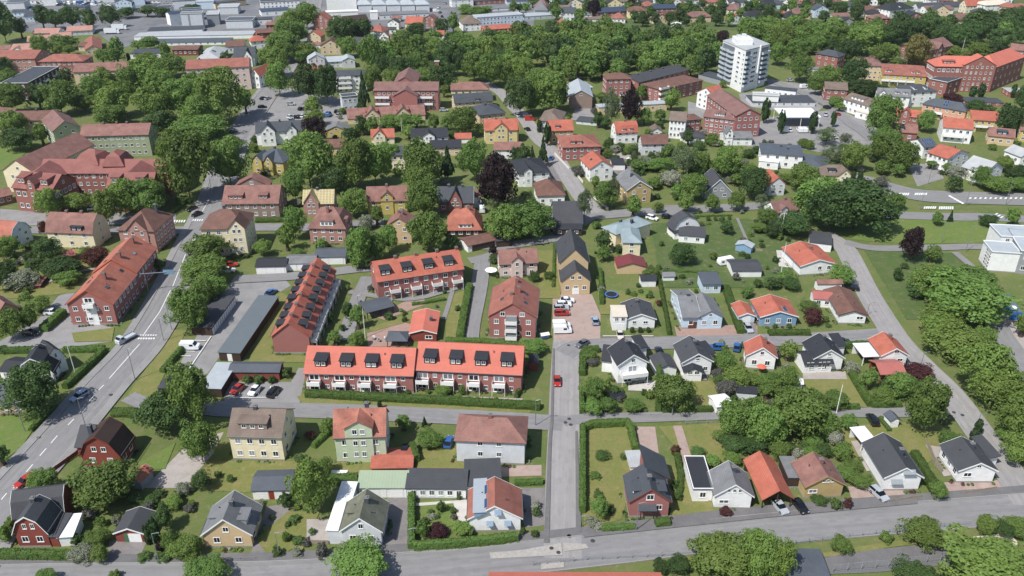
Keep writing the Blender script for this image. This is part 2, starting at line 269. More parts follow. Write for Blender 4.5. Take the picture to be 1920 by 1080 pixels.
('long white bungalow with brown roof at road corner','house',92.1,193.0,-0.04,[(7.0,13.8,2.9,1.2,'gy','white','brown',{'fc':0,'nw':1,'sc':3,'win':[('f',0.55,1.5,1.9,0.9)],'tr':'brown'}),(4.9,5.0,2.6,0.9,'gx','white','redmetal',{'fc':2,'o':(-5.35,8.94),'a':-0.116})]),
('white modern hall with pale metal roof and window grid','hall',148.7,223.8,-0.167,[(8.0,7.8,6.4,0.2,'flat','white','ltmetal',{'fc':0,'nw':1,'wgrid':1}),(10.9,16.0,7.4,0.2,'flat','grey','ltmetal',{'o':(9.35,-0.52),'a':-0.093}),(15.8,9.0,7.6,0.2,'flat','white','ltmetal',{'o':(9.2,9.93),'a':0.047})]),
('white corner villa with red roof on the upper right','house',178.0,314.9,0.531,[(13.7,8.8,5.3,2.2,'gy','white','orangered',{'fc':3,'nf':2,'sc':4,'ch':[(0.2,0.4)]})]),
('white villa with large pale grey roof','house',184.5,299.9,0.54,[(11.9,9.1,4.6,3.2,'gy','white','ltgrey',{'fc':2,'nf':2,'sc':3,'gw':1})]),
('white house with solar panels on dark roof','house',172.3,327.2,0.269,[(6.2,9.0,5,2,'gx','white','bluegrey',{'fc':2,'nf':2,'solar':[('f',8)]})]),
('white house cut by the right edge','house',208.4,318.8,0.316,[(7.6,8.0,4,2,'gy','white','ltgrey',{'fc':2})]),
('white bungalow with dark roof and flat garage wing','house',34.4,190.3,0.036,[(7.6,8.5,3.2,1.5,'gy','white','dkgrey',{'fc':0,'nw':1,'win':[('f',-0.45,1.7,1.0,0.9),('f',0.35,1.7,1.3,0.8)],'ch':[(-0.05,0.75)],'tr':'white'}),(3.7,6.0,4.2,0.15,'flat','white','beige',{'fc':2,'zw':2.9,'gd':[(0.15,2.4,'white')],'o':(-5.73,-0.48),'a':-0.036})]),
('light blue house with grey roof and brown garage','house',47.9,190.6,0.03,[(4.6,15,3.6,2.3,'gx','ltblue','grey',{'fc':1,'wx':2.4,'ch':[(0.2,0.5)],'tr':'white','gd':[(0.3,2.6,'brown')]}),(6.6,10.0,3.6,1.9,'gy','ltblue','grey',{'fc':2,'o':(5.03,-0.19),'a':0.022}),(5.3,6.0,3,0.5,'mono','ltblue','bluegrey',{'o':(10.4,19.51),'a':0.001})]),
('small light blue garage with orange roof','garage',63.6,193.5,0.063,[(4.5,6.4,2.2,0.9,'gy','ltblue','orangered',{'fc':0,'nw':1,'gd':[(0.0,2.4,'white')],'tr':'white'})]),
('blue house with orange roof and solar panel','house',71.7,191.7,0.022,[(9.7,8.9,3.1,1.6,'gy','blue','orangered',{'fc':3,'tr':'white','solar':[('r',1)],'win':[]})]),
('white house with black cross roof and balcony','house',28.9,165.3,0.214,[(7.1,7.4,5.6,2.4,'gy','white','black',{'fc':0,'nw':1,'gw':1,'tr':'white','ch':[(-0.0,0.7)],'bal':[('f',0,3.0,6.4,2.2)],'win':[('f',0.45,0.9,1.4,1.2),('f',-0.3,0.4,2.2,2),('f',0,3.2,2.4,1.7)]}),(4.1,6.5,3.6,2.2,'gx','white','black',{'gd':[(0,2.4,'white')],'o':(-3.74,5.26),'a':-0.432}),(2.2,4.0,4.8,0.7,'mono','white','black',{'o':(5.26,7.41),'a':0.067})]),
('dark roofed garage between two white houses','garage',37.7,168.0,0.15,[(5.0,5.6,2.3,1.0,'gy','white','dkgrey',{'fc':0,'nw':1})]),
('white house with dark roof and small gabled porch','house',45.0,168.1,0.082,[(7.1,7.8,4.3,2.2,'gy','white','dkgrey',{'fc':0,'gw':1,'nw':1,'win':[('f',0.6,1.5,1.1,1.2),('f',0,5.2,1.2,0.8)],'ch':[(0.1,0.6)],'tr':'white'}),(4.1,4.0,2.9,0.9,'gy','white','black',{'win':[('f',-0.4,2.1,1.2,1),('f',0.4,2.1,1.2,1)],'o':(-1.45,-2.28),'a':-0.082}),(1.6,4.0,4.2,0.7,'mono','white','black',{'o':(4.49,3.45),'a':0.307})]),
('white house with orange-red roof and parasol terrace','house',61.4,171.0,-0.14,[(6.8,5.5,4,2.4,'gy','white','orangered',{'fc':2,'gw':1,'ch':[(0.25,0.6)],'tr':'white'})]),
('white shed with pale sheet roof','shed',48.4,153.1,0.223,[(3.6,4.1,2.1,0.5,'gx','white','white',{'fc':0,'nw':1})]),
('small grey shed with black flat roof','shed',54.8,158.0,-0.14,[(4.5,2.7,2.1,0.15,'flat','greywhite','black',{'fc':0,'nw':1})]),
('small red bin store with dark roof by side street','shed',5.3,170.3,-0.056,[(2.1,3.2,2.2,0.8,'gy','brickred','dkgrey',{'fc':0,'nw':1})]),
('white house with black roof and glazed veranda','house',77.8,170.5,0.057,[(7.2,7.3,3.8,2.3,'gy','white','black',{'fc':0,'gw':1,'nw':1,'tr':'white','win':[('f',0.0,4.3,1.2,0.7)],'ch':[(0.1,0.72)]}),(7.0,5.5,2.9,1.3,'gx','white','black',{'win':[('f',-0.75,1.6,0.7,1.6),('f',-0.45,1.6,0.7,1.6),('f',0.1,1.6,0.7,1.6),('f',0.4,1.6,0.7,1.6),('f',0.7,1.6,0.7,1.6)],'o':(-2.77,-0.93),'a':0.026}),(2.2,4.0,3.5,0.7,'mono','white','black',{'o':(5.51,5.79),'a':0.087})]),
('white house with orange roof and red carport at road bend','house',94.7,172.2,0.037,[(6.4,7.4,3.5,1.9,'gy','white','orangered',{'fc':0,'nw':1,'gw':0,'tr':'white','win':[('f',0.1,4.0,1.2,0.8),('f',0.5,1.6,1.4,0.8)],'ch':[(0.2,0.7)]}),(4.6,6.0,2.7,0.1,'flat','white','white',{'posts':1,'o':(-5.11,0.64),'a':0.028}),(6.0,6.0,2.5,1.2,'gx','brickred','redmetal',{'posts':1,'o':(-3.22,-6.74),'a':0.028})]),
('tiny white outhouse below the veranda house','shed',67.9,162.1,-0.075,[(2.2,2.2,1.9,0.5,'gx','white','white',{'fc':0,'nw':1})]),
('small white garage with rounded grey roof','garage',85.1,147.7,0.156,[(2.2,2.3,2.2,0.8,'gy','white','bluegrey',{'fc':0,'nw':1,'gd':[(0,2,'white')]})]),
('small pale metal shed under the park trees','shed',130.9,194.0,0.245,[(3.5,2.4,2.2,0.8,'gy','ltblue','ltmetal',{'fc':0,'nw':1,'gd':[(0.2,2,'dkbrown')]})]),
('cream two storey house with brown roof and flat dormer','house',-53.5,136.8,-0.043,[(11.0,9.4,6.5,3.3,'gx','cream','greybrown',{'fc':4,'nf':2,'sc':2,'ch':[(-0.15,0.5)],'dm':[('f',-0.1,6,1.8,'greybrown')]})]),
('pale green two storey house with patchy orange roof','house',-31.6,136.3,0.049,[(10.4,8.0,6.8,4,'gx','green','redorange',{'fc':3,'nf':2,'sc':3,'ch':[(0.25,0.62)],'fg':[(-0.02,5.6,9.2,1.7,0.4)],'skyl':1})]),
('light grey two storey house with hipped red-brown roof','house',-4.5,135.7,-0.06,[(14.2,8.4,6.1,2.7,'hip','greywhite','redold',{'fc':0,'nf':2,'nw':1,'tr':'white','win':[('f',-0.3,1.9,1.1,1.2),('f',0.25,1.9,1.1,1.2),('f',-0.3,4.6,1.1,1.2),('f',0.25,4.6,1.1,1.2)],'ch':[(-0.05,0.5)]})]),
('white garage building with pale green metal roof','garage',-25.7,125.4,0.0,[(9.4,3.6,2.6,0.9,'mono','white','greenmetal',{'fc':0,'nw':1,'gd':[(0.05,1.0,'white'),(0.6,2.6,'white')]})]),
('long white outbuilding with dark grey roof beside patio','outbuilding',-15.0,125.0,-0.016,[(11.7,4.5,2.7,0.9,'mono','white','dkgrey',{'fc':6}),(6.9,7.0,2.6,0.6,'mono','white','dkgrey',{'o':(9.25,1.2),'a':0.072})]),
('small orange tiled outbuilding with two black roof hatches','outbuilding',-24.9,133.0,0.03,[(8.3,6.2,1.1,0.6,'gx','brickred','orangered',{'fc':0,'nw':1,'dm':[('f',-0.6,2.2,0.8,'black'),('f',0.75,2.2,0.8,'black')]})]),
('white house with red roof, blue metal dormer and striped awnings','house',-3.2,116.2,0.022,[(9.6,7.5,3.5,3,'gy','white','redbrick',{'fc':0,'gw':0,'nw':1,'tr':'white','aw':[('f',-0.2,1.3),('f',0.5,1.3),('f',0.12,4.0)],'dm':[('l',0.05,9.0,1.25,'blue')],'solar':[('l',2)]})]),
('light grey house with mossy grey roof and white flat wing','house',-27.7,112.5,-0.023,[(7.2,7.2,4,3.0,'gy','greywhite','moss',{'fc':2,'nf':1,'gw':1,'tr':'white','ch':[(0.15,0.62)],'dm':[('l',0.1,3,1.2,'moss')]}),(2.8,13.0,3.4,0.15,'flat','greywhite','white',{'o':(-5.08,0.37),'a':-0.025})]),
('white garage with blue-grey roof and red door','garage',-47.7,124.9,0.036,[(7.3,5.7,2.4,0.9,'gx','white','bluegrey',{'fc':0,'nw':1,'gd':[(-0.0,1.0,'red'),(-0.5,2.4,'white')]})]),
('red brick house with blue-black roof and arched porch','house',26.4,120.0,0.014,[(7.5,7.1,4.2,2.9,'gy','brick','slate',{'fc':0,'gw':0,'nw':1,'tr':'brick','win':[('f',0.0,4.4,1.5,1.3),('f',0.5,1.9,1.2,1.2)],'ch':[(0.02,0.4)],'dm':[('l',-0.35,2.8,1.1,'slate'),('r',-0.4,2.8,1.1,'slate')]}),(6.3,4.6,4.2,2.9,'mono','brick','slate',{'o':(4.65,9.48),'a':1.582}),(2.8,5.0,0.9,0.12,'flat','white','ltgrey',{'o':(-0.22,13.57),'a':0.059}),(2.8,2.0,2.6,0.5,'gx','dkbrown','slate',{'posts':1,'o':(-0.43,-0.94),'a':-0.014})]),
('white cottage with grey roof and flat black-roofed wing','house',43.1,122.3,-0.026,[(7.0,6.5,3.5,2.7,'gy','white','grey',{'fc':0,'gw':0,'nw':1,'tr':'white','win':[('f',-0.5,1.4,2.0,0.8),('f',-0.3,4.2,0.6,0.8),('f',0.0,4.2,0.6,0.8),('f',0.3,4.2,0.6,0.8)],'ch':[(0.15,0.65)]}),(3.8,9.5,3.2,0.2,'flat','white','black',{'parapet':1,'fc':1,'o':(-5.53,1.81),'a':0.026})]),
('open black carport with long orange roof','carport',51.7,122.2,0.063,[(5.9,11.4,2.7,2.1,'gy','dkbrown','orangered',{'fc':0,'gw':0,'nw':1,'posts':1})]),
('grey flat roofed link between carport and mustard cottage','garage',57.0,128.2,0.0,[(2.7,6.3,2.7,0.15,'flat','dkbrown','grey',{'fc':0,'nw':1})]),
('mustard cottage with red tiled roof on bottom road','house',61.9,125.4,0.08,[(7.6,6.8,3.3,2.3,'gy','mustard','redold',{'fc':0,'gw':0,'nw':1,'tr':'mustard','win':[('f',-0.6,1.4,1.8,0.9),('f',-0.1,4.0,0.6,0.7),('f',0.12,4.0,0.6,0.7),('f',0.34,4.0,0.6,0.7)],'ch':[(0.1,0.6)]})]),
('white house with charcoal roof and grey striped awnings','house',78.2,127.5,0.021,[(7.3,10.6,3.6,2.3,'gy','white','dkgrey',{'fc':0,'gw':0,'nw':1,'tr':'white','ch':[(0.3,0.45)],'awg':[('f',-0.35,1.5,2.3),('f',0.2,4.0,2.5)]}),(3.1,5.0,2.5,0.1,'flat','white','white',{'posts':1,'o':(-1.76,12.2),'a':0.123})]),
('white bungalow with charcoal roof by the road junction','house',94.3,129.8,0.0,[(7.3,7.9,3.3,1.9,'gy','white','dkgrey',{'fc':0,'gw':0,'nw':1,'tr':'white','win':[('f',-0.5,1.6,1.7,1.0),('f',0.0,3.9,0.9,0.6)],'ch':[(0.2,0.65)],'sc':3}),(2.2,5.0,2.9,1.0,'mono','white','dkgrey',{'o':(5.9,4.81),'a':0.287})]),
('dark roofed pavilion cut by the bottom edge','pavilion',52.2,103.4,-0.048,[(6.3,6.0,2.25,0.15,'hip','greywhite','bluegrey',{'fc':3})]),
('brick building with orange-red roof cut by bottom edge','building',10.6,93.8,-0.004,[(28.6,6.5,6,1.3,'gx','brick','salmon',{'fc':0,'nw':1,'ch':[(-0.5,0.5)]})]),
('pink brick apartment block with red roof at left edge','apartment block',-283.6,463.3,0.069,[(36.9,20.2,9.5,2.6,'gx','pinkbrick','redbrick',{'fc':11,'nf':3})]),
('dark red brick block with hipped roof','apartment block',-248.6,460.4,0.053,[(23.8,12.8,9,2.6,'hip','schoolbrick','redbrick',{'fc':8,'nf':3})]),
('slanting dark apartment block with blue-grey flat roof','apartment block',-242.9,429.8,1.601,[(34.6,13,9,0.3,'flat','dkbrown','slate',{'fc':7,'nf':3,'bal':[('f',-0.5,3,4,1.4),('f',0.0,3,4,1.4),('f',0.6,3,4,1.4),('f',-0.5,6,4,1.4),('f',0.0,6,4,1.4),('f',0.6,6,4,1.4)]})]),
('long beige apartment block with red-brown roof','apartment block',-210.5,437.4,0.191,[(38.2,13,9.6,2.8,'gx','beige','redold',{'fc':14,'nf':3,'ch':[(0.0,0.5)]})]),
('pale pink four storey block with red roof','apartment block',-153.3,433.2,0.196,[(31.3,13.7,12,3,'gx','pinkwhite','redbrick',{'fc':9,'nf':4,'sc':3,'ch':[(-0.6,0.5),(0.3,0.5)]})]),
('white end house with bright orange roof beside pink block','house',-136.0,438.0,-0.299,[(4.8,14.0,7,3,'gy','white','orangered',{'fc':2,'nf':2})]),
('leftmost low terrace house with pale pink roof','house',-312.2,567.9,0.138,[(16.0,11.7,3,2,'gx','greywhite','pinkroof',{'fc':4})]),
('rear low terrace house with pale pink roof','house',-293.1,575.7,0.291,[(15.7,11.7,3,2,'gx','greywhite','pinkroof',{'fc':4})]),
('middle low terrace house with pale pink roof','house',-296.0,556.0,0.352,[(12.3,6.5,3,2,'gx','greywhite','pinkroof',{'fc':4})]),
('front low terrace house with pale pink roof','house',-303.8,543.1,0.36,[(13.9,15,3,2,'gx','greywhite','pinkroof',{'fc':4})]),
('low nursery building with red hipped roof','nursery',-257.0,516.3,0.428,[(9.0,32.5,3.4,2.4,'gy','beige','redbrick',{'fc':3}),(7.9,10.0,3.2,1.4,'gx','beige','brown',{'o':(-5.08,13.74),'a':-0.428})]),
('white gabled house with pale pink roof near left edge','house',-301.6,517.3,0.138,[(13.5,15,3,2,'gx','white','pinkroof',{'fc':2,'fg':[(-0.4,5,3,1.6,0.6)]})]),
('low red roofed house cut by left edge','house',-318.6,517.3,0.104,[(17.9,6.5,3,1.6,'gx','greywhite','redold',{'fc':2})]),
('low white office with dark flat roof','office',-221.3,506.3,0.1,[(17.9,13.1,3,0.2,'flat','white','slate',{'fc':6})]),
('low brown roofed red building by the factory','building',-200.3,514.6,0.073,[(15.2,12.4,3.5,1,'gx','brickred','brown',{'fc':5})]),
('round grey roofed pavilion behind pink block','pavilion',-177.8,489.4,0.112,[(12.1,27.3,4,2.5,'hip','grey','ltgrey',{'fc':2})]),
('white gabled villa with blue-black roof behind pink block','house',-155.8,486.4,0.146,[(11.6,15,5.5,4,'gx','white','slate',{'fc':2,'fg':[(0.35,5,5.5,4,1)]})]),
('grey-brown roofed house next to the factory','house',-171.8,522.0,0.172,[(11.2,15,4,2,'gx','greywhite','brown',{'fc':2})]),
('long white factory hall with dark flat roof','factory',-230.1,580.2,0.203,[(35.5,13,2.54,0.15,'flat','white','slate',{'fc':0,'nw':1})]),
('very long white factory wall with pale roof','factory',-211.0,561.7,0.094,[(76.7,13,2.5,0.15,'flat','white','ltgrey',{'fc':0,'nw':1})]),
('low white loading hall in front of factory','factory',-207.7,543.8,0.081,[(49.5,13,1.75,0.15,'flat','white','bluegrey',{'fc':10})]),
('tall white factory tower block','factory tower',-223.6,597.2,0.202,[(14.1,9,10.1,0.2,'flat','greywhite','grey',{'fc':0,'nw':1,'strip':('grey',-0.25,1.2)})]),
('factory hall with navy blue roof beside tower','factory',-240.3,612.2,0.739,[(8.8,6.6,7.72,1.16,'gx','white','navy',{'fc':0,'nw':1})]),
('factory hall with navy roof behind tower','factory',-233.6,627.9,0.38,[(13.9,9,7.34,0.37,'flat','greywhite','navy',{'fc':0,'nw':1})]),
('blue-grey gabled depot at the yard','depot',-300.7,667.5,0.222,[(13.1,9,4.04,1.44,'gx','ltblue','slate',{'fc':0,'nw':1,'fg':[(0,12,6.8,2.5,0.5)]})]),
('warehouse with dark blue roof at top edge','warehouse',-257.4,677.2,0.295,[(16.4,4.3,6,0.6,'flat','greywhite','slate',{'fc':0,'nw':1})]),
('warehouse with pale metal roof at top edge','warehouse',-240.5,676.0,0.182,[(13.1,9,5.4,0.46,'flat','ltblue','ltmetal',{'fc':0,'nw':1})]),
('low pale shed beside the top field','warehouse',-222.8,683.9,0.764,[(26.2,8.3,4,0.4,'flat','beige','slate',{'fc':0,'nw':1})]),
('low grey depot behind the tree row','depot',-340.8,671.9,0.0,[(14.6,9,2.0,0.2,'flat','grey','slate',{'fc':0,'nw':1})]),
('left blue-grey workshop by the yard','workshop',-369.9,644.5,0.167,[(9.8,7.4,3.3,1.24,'gx','ltblue','slate',{'fc':3})]),
('right blue-grey workshop by the yard','workshop',-350.7,624.0,0.294,[(8.8,21.7,4,1.5,'gx','ltblue','slate',{'fc':3})]),
('pale hall in the far left corner','warehouse',-420.0,694.5,0.118,[(26.4,13,2.83,0.23,'flat','greywhite','ltmetal',{'fc':5,'nw':1})]),
('white hall at the top left yard','warehouse',-349.7,704.0,0.211,[(15.2,9,2.5,0.2,'flat','white','ltgrey',{'fc':5,'nw':1})]),
('small white hall at the top left yard','warehouse',-385.1,699.8,0.123,[(10.3,7.7,2.61,0.21,'flat','white','ltgrey',{'fc':3,'nw':1})]),
('low slate roofed store beside yard trees','store',-278.3,664.6,0.26,[(11.1,8.4,3.48,1.04,'gx','greywhite','slate',{'fc':3})]),
('long pale office at the top with dark roof','office',-182.5,679.3,0.306,[(29.7,17.8,5,0.5,'flat','white','slate',{'fc':9})]),
('white hall with navy roof beside the tree avenue','warehouse',-178.1,647.8,0.397,[(21.3,13,3.54,0.29,'flat','white','navy',{'fc':3})]),
('low factory store beside the tree avenue','warehouse',-179.8,611.4,0.167,[(14.8,9,3.72,0.37,'flat','greywhite','slate',{'fc':3})]),
('red roofed house at the top of the avenue','house',-167.4,594.6,0.292,[(8.1,6.5,3.45,1.65,'hip','brickred','redold',{'fc':2})]),
('brown brick house left of the avenue','house',-164.2,566.6,0.361,[(12.2,9,3.51,1.75,'gx','brickred','brown',{'fc':2})]),
('white house with orange hipped roof left of the avenue','house',-160.4,534.0,0.437,[(9.1,6.8,5,2.5,'hip','white','orangered',{'fc':2})]),
('tall brick gabled building at the avenue top','building',-132.5,592.7,-0.122,[(11.5,8.6,7.45,3.73,'gy','brick','redbrick',{'fc':3,'nf':3})]),
('house with steep red gable under the brick building','house',-128.0,546.8,-0.219,[(9.3,7.0,5.43,2.71,'gy','beige','orangered',{'fc':2,'nf':2})]),
('low house with dull red roof by the avenue','house',-122.9,535.0,-0.197,[(9.9,7.4,2.0,1.0,'gx','greywhite','redold',{'fc':2})]),
('big bright white warehouse at the top','warehouse',-132.6,671.3,0.207,[(22.8,13,9.56,0.48,'flat','white','white',{'fc':0,'nw':1})]),
('lower white loading wing of the warehouse','warehouse',-124.4,627.9,0.225,[(23.2,6.2,6,0.4,'flat','white','white',{'fc':0,'nw':1})]),
('first from left of the pale gabled market halls','hall',-113.0,661.2,0.169,[(10.1,16.0,6,4,'hip','greywhite','ltmetal',{'fc':0,'nw':1})]),
('second from left of the pale gabled market halls','hall',-101.9,661.2,0.168,[(10.2,16.0,6,4,'hip','greywhite','ltmetal',{'fc':0,'nw':1})]),
('third from left of the pale gabled market halls','hall',-90.8,661.2,0.168,[(10.2,16.0,6,4,'hip','greywhite','ltmetal',{'fc':0,'nw':1})]),
('fourth from left of the pale gabled market halls','hall',-79.7,661.2,0.168,[(10.2,16.0,6,4,'hip','greywhite','ltmetal',{'fc':0,'nw':1})]),
('fifth from left of the pale gabled market halls','hall',-68.6,661.2,0.167,[(10.3,16.0,6,4,'hip','greywhite','ltmetal',{'fc':0,'nw':1})]),
('long grey shop building before the market halls','shop',-79.5,634.4,0.218,[(36.5,13,3.28,0.26,'flat','greywhite','grey',{'fc':8})]),
('bright white cube beside the market halls','building',-101.7,632.0,0.204,[(5.2,6.0,5.15,0.29,'flat','white','white',{'fc':0,'nw':1})]),
('dark brown roofed house behind the dark trees','house',-111.8,613.9,0.459,[(16.8,9,3.69,1.84,'gx','brickred','dkbrown',{'fc':3})]),
('white house with dark roof under the market halls','house',-83.0,595.3,-0.12,[(7.8,6.0,4.57,2.11,'gy','white','dkgrey',{'fc':2,'nf':2})]),
('red roofed house behind the dark roofed white house','house',-84.3,622.7,0.0,[(6.3,6.5,2.5,1.25,'gx','beige','redold',{'fc':2})]),
('flat white house beside the park','house',-85.0,577.9,0.076,[(11.7,8.8,3.09,0.31,'flat','white','slate',{'fc':3,'nf':1})]),
('white gabled house with red-brown roof at park edge','house',-79.9,547.8,0.0,[(11.7,8.8,3.41,2.05,'gx','white','redold',{'fc':2,'fg':[(-0.5,6,5,3,0.5)]})]),
('narrow tall brick building with steep gable','building',-58.3,604.1,-0.291,[(8.4,6.3,6.0,2.0,'gy','schoolbrick','brown',{'fc':2,'nf':3})]),
('small white house with red roof at park edge','house',-49.0,560.2,0.0,[(8.0,6.5,3.4,2.04,'gx','white','orangered',{'fc':2})]),
('white house with big grey-brown hipped roof','house',-27.5,590.4,0.256,[(12.8,15,5,4,'hip','white','greybrown',{'fc':3})]),
('long pale blue office with window band','office',-8.5,611.5,0.364,[(34.6,9.6,6,0.4,'flat','ltblue','ltmetal',{'fc':12,'nf':2})]),
('low building with orange-red hipped roof by the park','building',-8.7,585.4,0.342,[(20.4,13,2.27,1.7,'hip','brickred','orangered',{'fc':3})]),
('white hall with pale blue roof at the top middle','warehouse',-39.3,686.8,0.35,[(17.8,6.9,5,0.4,'flat','white','ltmetal',{'fc':3})]),
('flat dark shop with red wall at the top','shop',-16.1,697.7,0.326,[(29.4,13,2.95,0.24,'flat','schoolbrick','slate',{'fc':6})]),
('low white shed behind the top hedge','shed',-1.4,671.9,0.37,[(32.4,13,1.75,0.15,'flat','white','grey',{'fc':3,'nw':1})]),
('pale blue metal roofed school with cross gables','school',-105.3,482.8,0.264,[(24.8,13,3.54,1.53,'gx','greywhite','ltmetal',{'fc':8,'nf':2,'fg':[(-0.6,9,6,2.4,2),(0.85,7,4.5,1.5,3)]})]),
('low building with red roof below metal roofed school','building',-111.3,468.7,0.271,[(11.5,8.6,2.34,1.17,'gx','pinkwhite','redbrick',{'fc':2})]),
('white apartment block with stacked balconies','apartment block',-83.5,429.0,0.17,[(15.5,9,9.07,1.65,'gx','white','slate',{'fc':5,'nf':4,'bal':[('f',-0.5,2.6,8,1.6),('f',-0.5,5.2,8,1.6),('f',-0.5,7.8,8,1.6)]})]),
('light grey flat roofed house with small windows','house',-78.4,395.1,0.371,[(7.5,5.4,7,0.4,'flat','greywhite','slate',{'fc':3,'nf':2})]),
('large stepped brick apartment complex','apartment block',-51.2,396.0,0.0,[(30.9,11.7,10,2.6,'gx','brick','redbrown',{'fc':12,'nf':3,'bal':[('f',-0.75,3.2,7,1.2),('f',-0.75,6.4,7,1.2),('f',0.6,3.2,7,1.2),('f',0.6,6.4,7,1.2)]}),(11.3,14.0,8.5,3,'gy','brick','redbrown',{'nw':1,'o':(0.18,-4.52)}),(10.9,20.0,11,3,'gy','brick','redbrown',{'nw':1,'o':(-1.37,9.31)}),(2.1,2.0,16,0.3,'flat','schoolbrick','brown',{'o':(12.62,31.69)})]),
('long red-brown roofed building with red dormers','building',-58.4,377.2,0.189,[(35.8,13,2.55,2.97,'gx','beige','redold',{'fc':8,'dm':[('f',-0.45,3,2,'redbrick'),('f',-0.3,3,2,'redbrick'),('f',0.35,3,2,'redbrick'),('f',0.5,3,2,'redbrick')],'fg':[(-0.37,7,3.6,3.2,0.6),(0.42,7,3.6,3.2,0.6)]})]),
('pale yellow house with red-brown hipped roof','house',-21.0,410.7,0.065,[(18.6,9.1,6.5,2.6,'hip','yellowcream','redold',{'fc':5,'nf':2})]),
('beige house with dark slate mansard roof','house',-18.6,396.3,0.221,[(18.7,9,4.52,2.89,'mx','beige','slate',{'fc':5,'dm':[('f',0.2,2,1.2,'slate')]})]),
('tan house with grey slate hipped roof','house',-8.9,370.2,0.337,[(12.3,14.4,6,2.4,'hip','tan','slate',{'fc':4,'nf':2,'ch':[(-0.2,0.5)]})]),
('pale yellow villa with bright orange-red roof','house',-4.7,345.8,0.064,[(14.0,10.2,6.2,3.2,'gx','mustardlight','orangered',{'fc':3,'nf':2,'fg':[(0.0,5.5,7,2.2,0.5)],'ch':[(-0.3,0.5),(0.4,0.5)]})]),
('white house with faded red roof below the yellow villa','house',-1.7,326.4,0.0,[(11.0,8.3,3.95,1.83,'gx','white','redold',{'fc':3,'nf':2})]),
('white villa with blue-black multi gabled roof','house',-99.9,345.3,0.182,[(20.0,9,5.73,3.0,'gx','white','slate',{'fc':4,'nf':2,'fg':[(-0.5,6,6.5,3,2),(0.5,4,6.3,2,1)],'ch':[(0,0.5)]})]),
('low yellow house with grey roof beside copper tree','house',-77.7,354.7,0.039,[(9.7,7.3,2.91,2.1,'gy','yellow','grey',{'fc':2})]),
('cream cottage with orange-red roof and front gable','house',-55.8,345.1,0.13,[(9.7,7.3,3.14,2.48,'gx','cream','orangered',{'fc':2,'fg':[(-0.3,5,4,2.6,0.8)],'ch':[(-0.3,0.5)]})]),
('white villa with black roof and bay front','house',-34.9,338.2,0.114,[(15.3,9,5.47,2.37,'gx','white','black',{'fc':5,'nf':2,'fg':[(-0.05,5,6.2,1.6,1)]})]),
('beige house with black roof between the large trees','house',-27.6,330.1,0.065,[(12.8,9,3.58,1.72,'gx','beige','black',{'fc':4,'nf':2})]),
('small outbuilding with orange-red roof','outbuilding',-21.2,346.5,0.078,[(7.0,6.0,2.01,1.55,'gx','white','orangered',{'fc':0,'nw':1})]),
('brown roofed bungalow above the leafy trees','house',-75.6,330.8,0.048,[(10.5,7.9,3.47,2.08,'gx','tan','brown',{'fc':3})]),
('narrow cream house with slate roof between trees','house',-45.3,313.7,0.0,[(5.3,10.2,6,2,'gx','cream','slate',{'fc':2,'nf':2})]),
('beige hall with pale metal cross roof','hall',33.7,399.5,0.0,[(11.1,22.8,6,3,'gy','greybrown','ltmetal',{'fc':0,'gw':1}),(3.1,8.0,5.5,0.8,'mono','greywhite','ltmetal',{'o':(5.8,18.66),'a':0.417})]),
('square brick apartment house with brown hipped roof','apartment block',54.6,421.9,0.101,[(12.6,9.7,9,2,'hip','brick','brown',{'fc':4,'nf':3,'sc':3})]),
('long brick apartment block with dark grey roof','apartment block',81.3,441.5,0.722,[(41.6,13,5.63,1.63,'gx','brick','dkgrey',{'fc':9,'nf':3,'sc':2,'ch':[(-0.7,0.5),(-0.2,0.5),(0.3,0.5)]})]),
('brick apartment block with white corner balconies','apartment block',86.1,418.3,0.641,[(31.4,13,6.96,1.74,'hip','brick','brown',{'fc':6,'nf':3,'bal':[('f',-0.85,2,6,1.5),('f',-0.85,4.6,6,1.5),('f',-0.85,7.2,6,1.5)]})]),
('white house with orange roof beside the tower','house',94.1,398.4,-0.997,[(11.0,8.2,7.46,3.17,'gy','white','orangered',{'fc':3,'nf':3,'sc':3})]),
('pink brick building with two roof dormers','building',91.8,357.4,-0.423,[(14.0,9,7.91,2.11,'gx','brick','redbrown',{'fc':6,'nf':3,'dm':[('f',-0.2,2,1.4,'white'),('f',0.1,2,1.4,'white')]}),(11.6,34.0,10,2.8,'gy','brick','redbrown',{'fc':4,'nf':3,'sc':10,'o':(11.98,2.25),'a':0.587})]),
('tall white gabled house with grey-brown roof','house',72.4,352.7,-0.271,[(7.0,6.5,8.37,2.79,'gx','white','greybrown',{'fc':4,'nf':3}),(7.8,8.0,6,1,'hip','schoolbrick','brown',{'o':(6.12,10.6),'a':0.522})]),
('low white house with dark roof below pink brick building','house',78.5,346.0,-0.056,[(9.8,7.3,2.85,0.78,'hip','white','dkgrey',{'fc':3})]),
('white house with grey roof beside brick building','house',97.5,343.5,0.0,[(11.8,8.9,3.28,1.55,'gx','white','grey',{'fc':3,'nf':2,'fg':[(-0.7,3,5.6,2.4,0.4)]})]),
('white house with orange gambrel roof on green lawn','house',49.6,346.2,0.189,[(9.7,7.2,5.45,3.27,'mx','white','orangered',{'fc':3,'nf':2,'dm':[('f',-0.3,1.5,1.2,'white'),('f',0.35,1.5,1.2,'white')],'ch':[(-0.0,0.5)]})]),
('grey villa with brown-grey hipped roof at street','house',17.0,361.3,-0.208,[(9.4,15,5.5,2.6,'hip','greywhite','greybrown',{'fc':3,'nf':2})]),
('low house with slate roof and white gable','house',34.6,372.8,-0.31,[(10.1,7.6,1.53,1.02,'hip','greywhite','slate',{'fc':2})]),
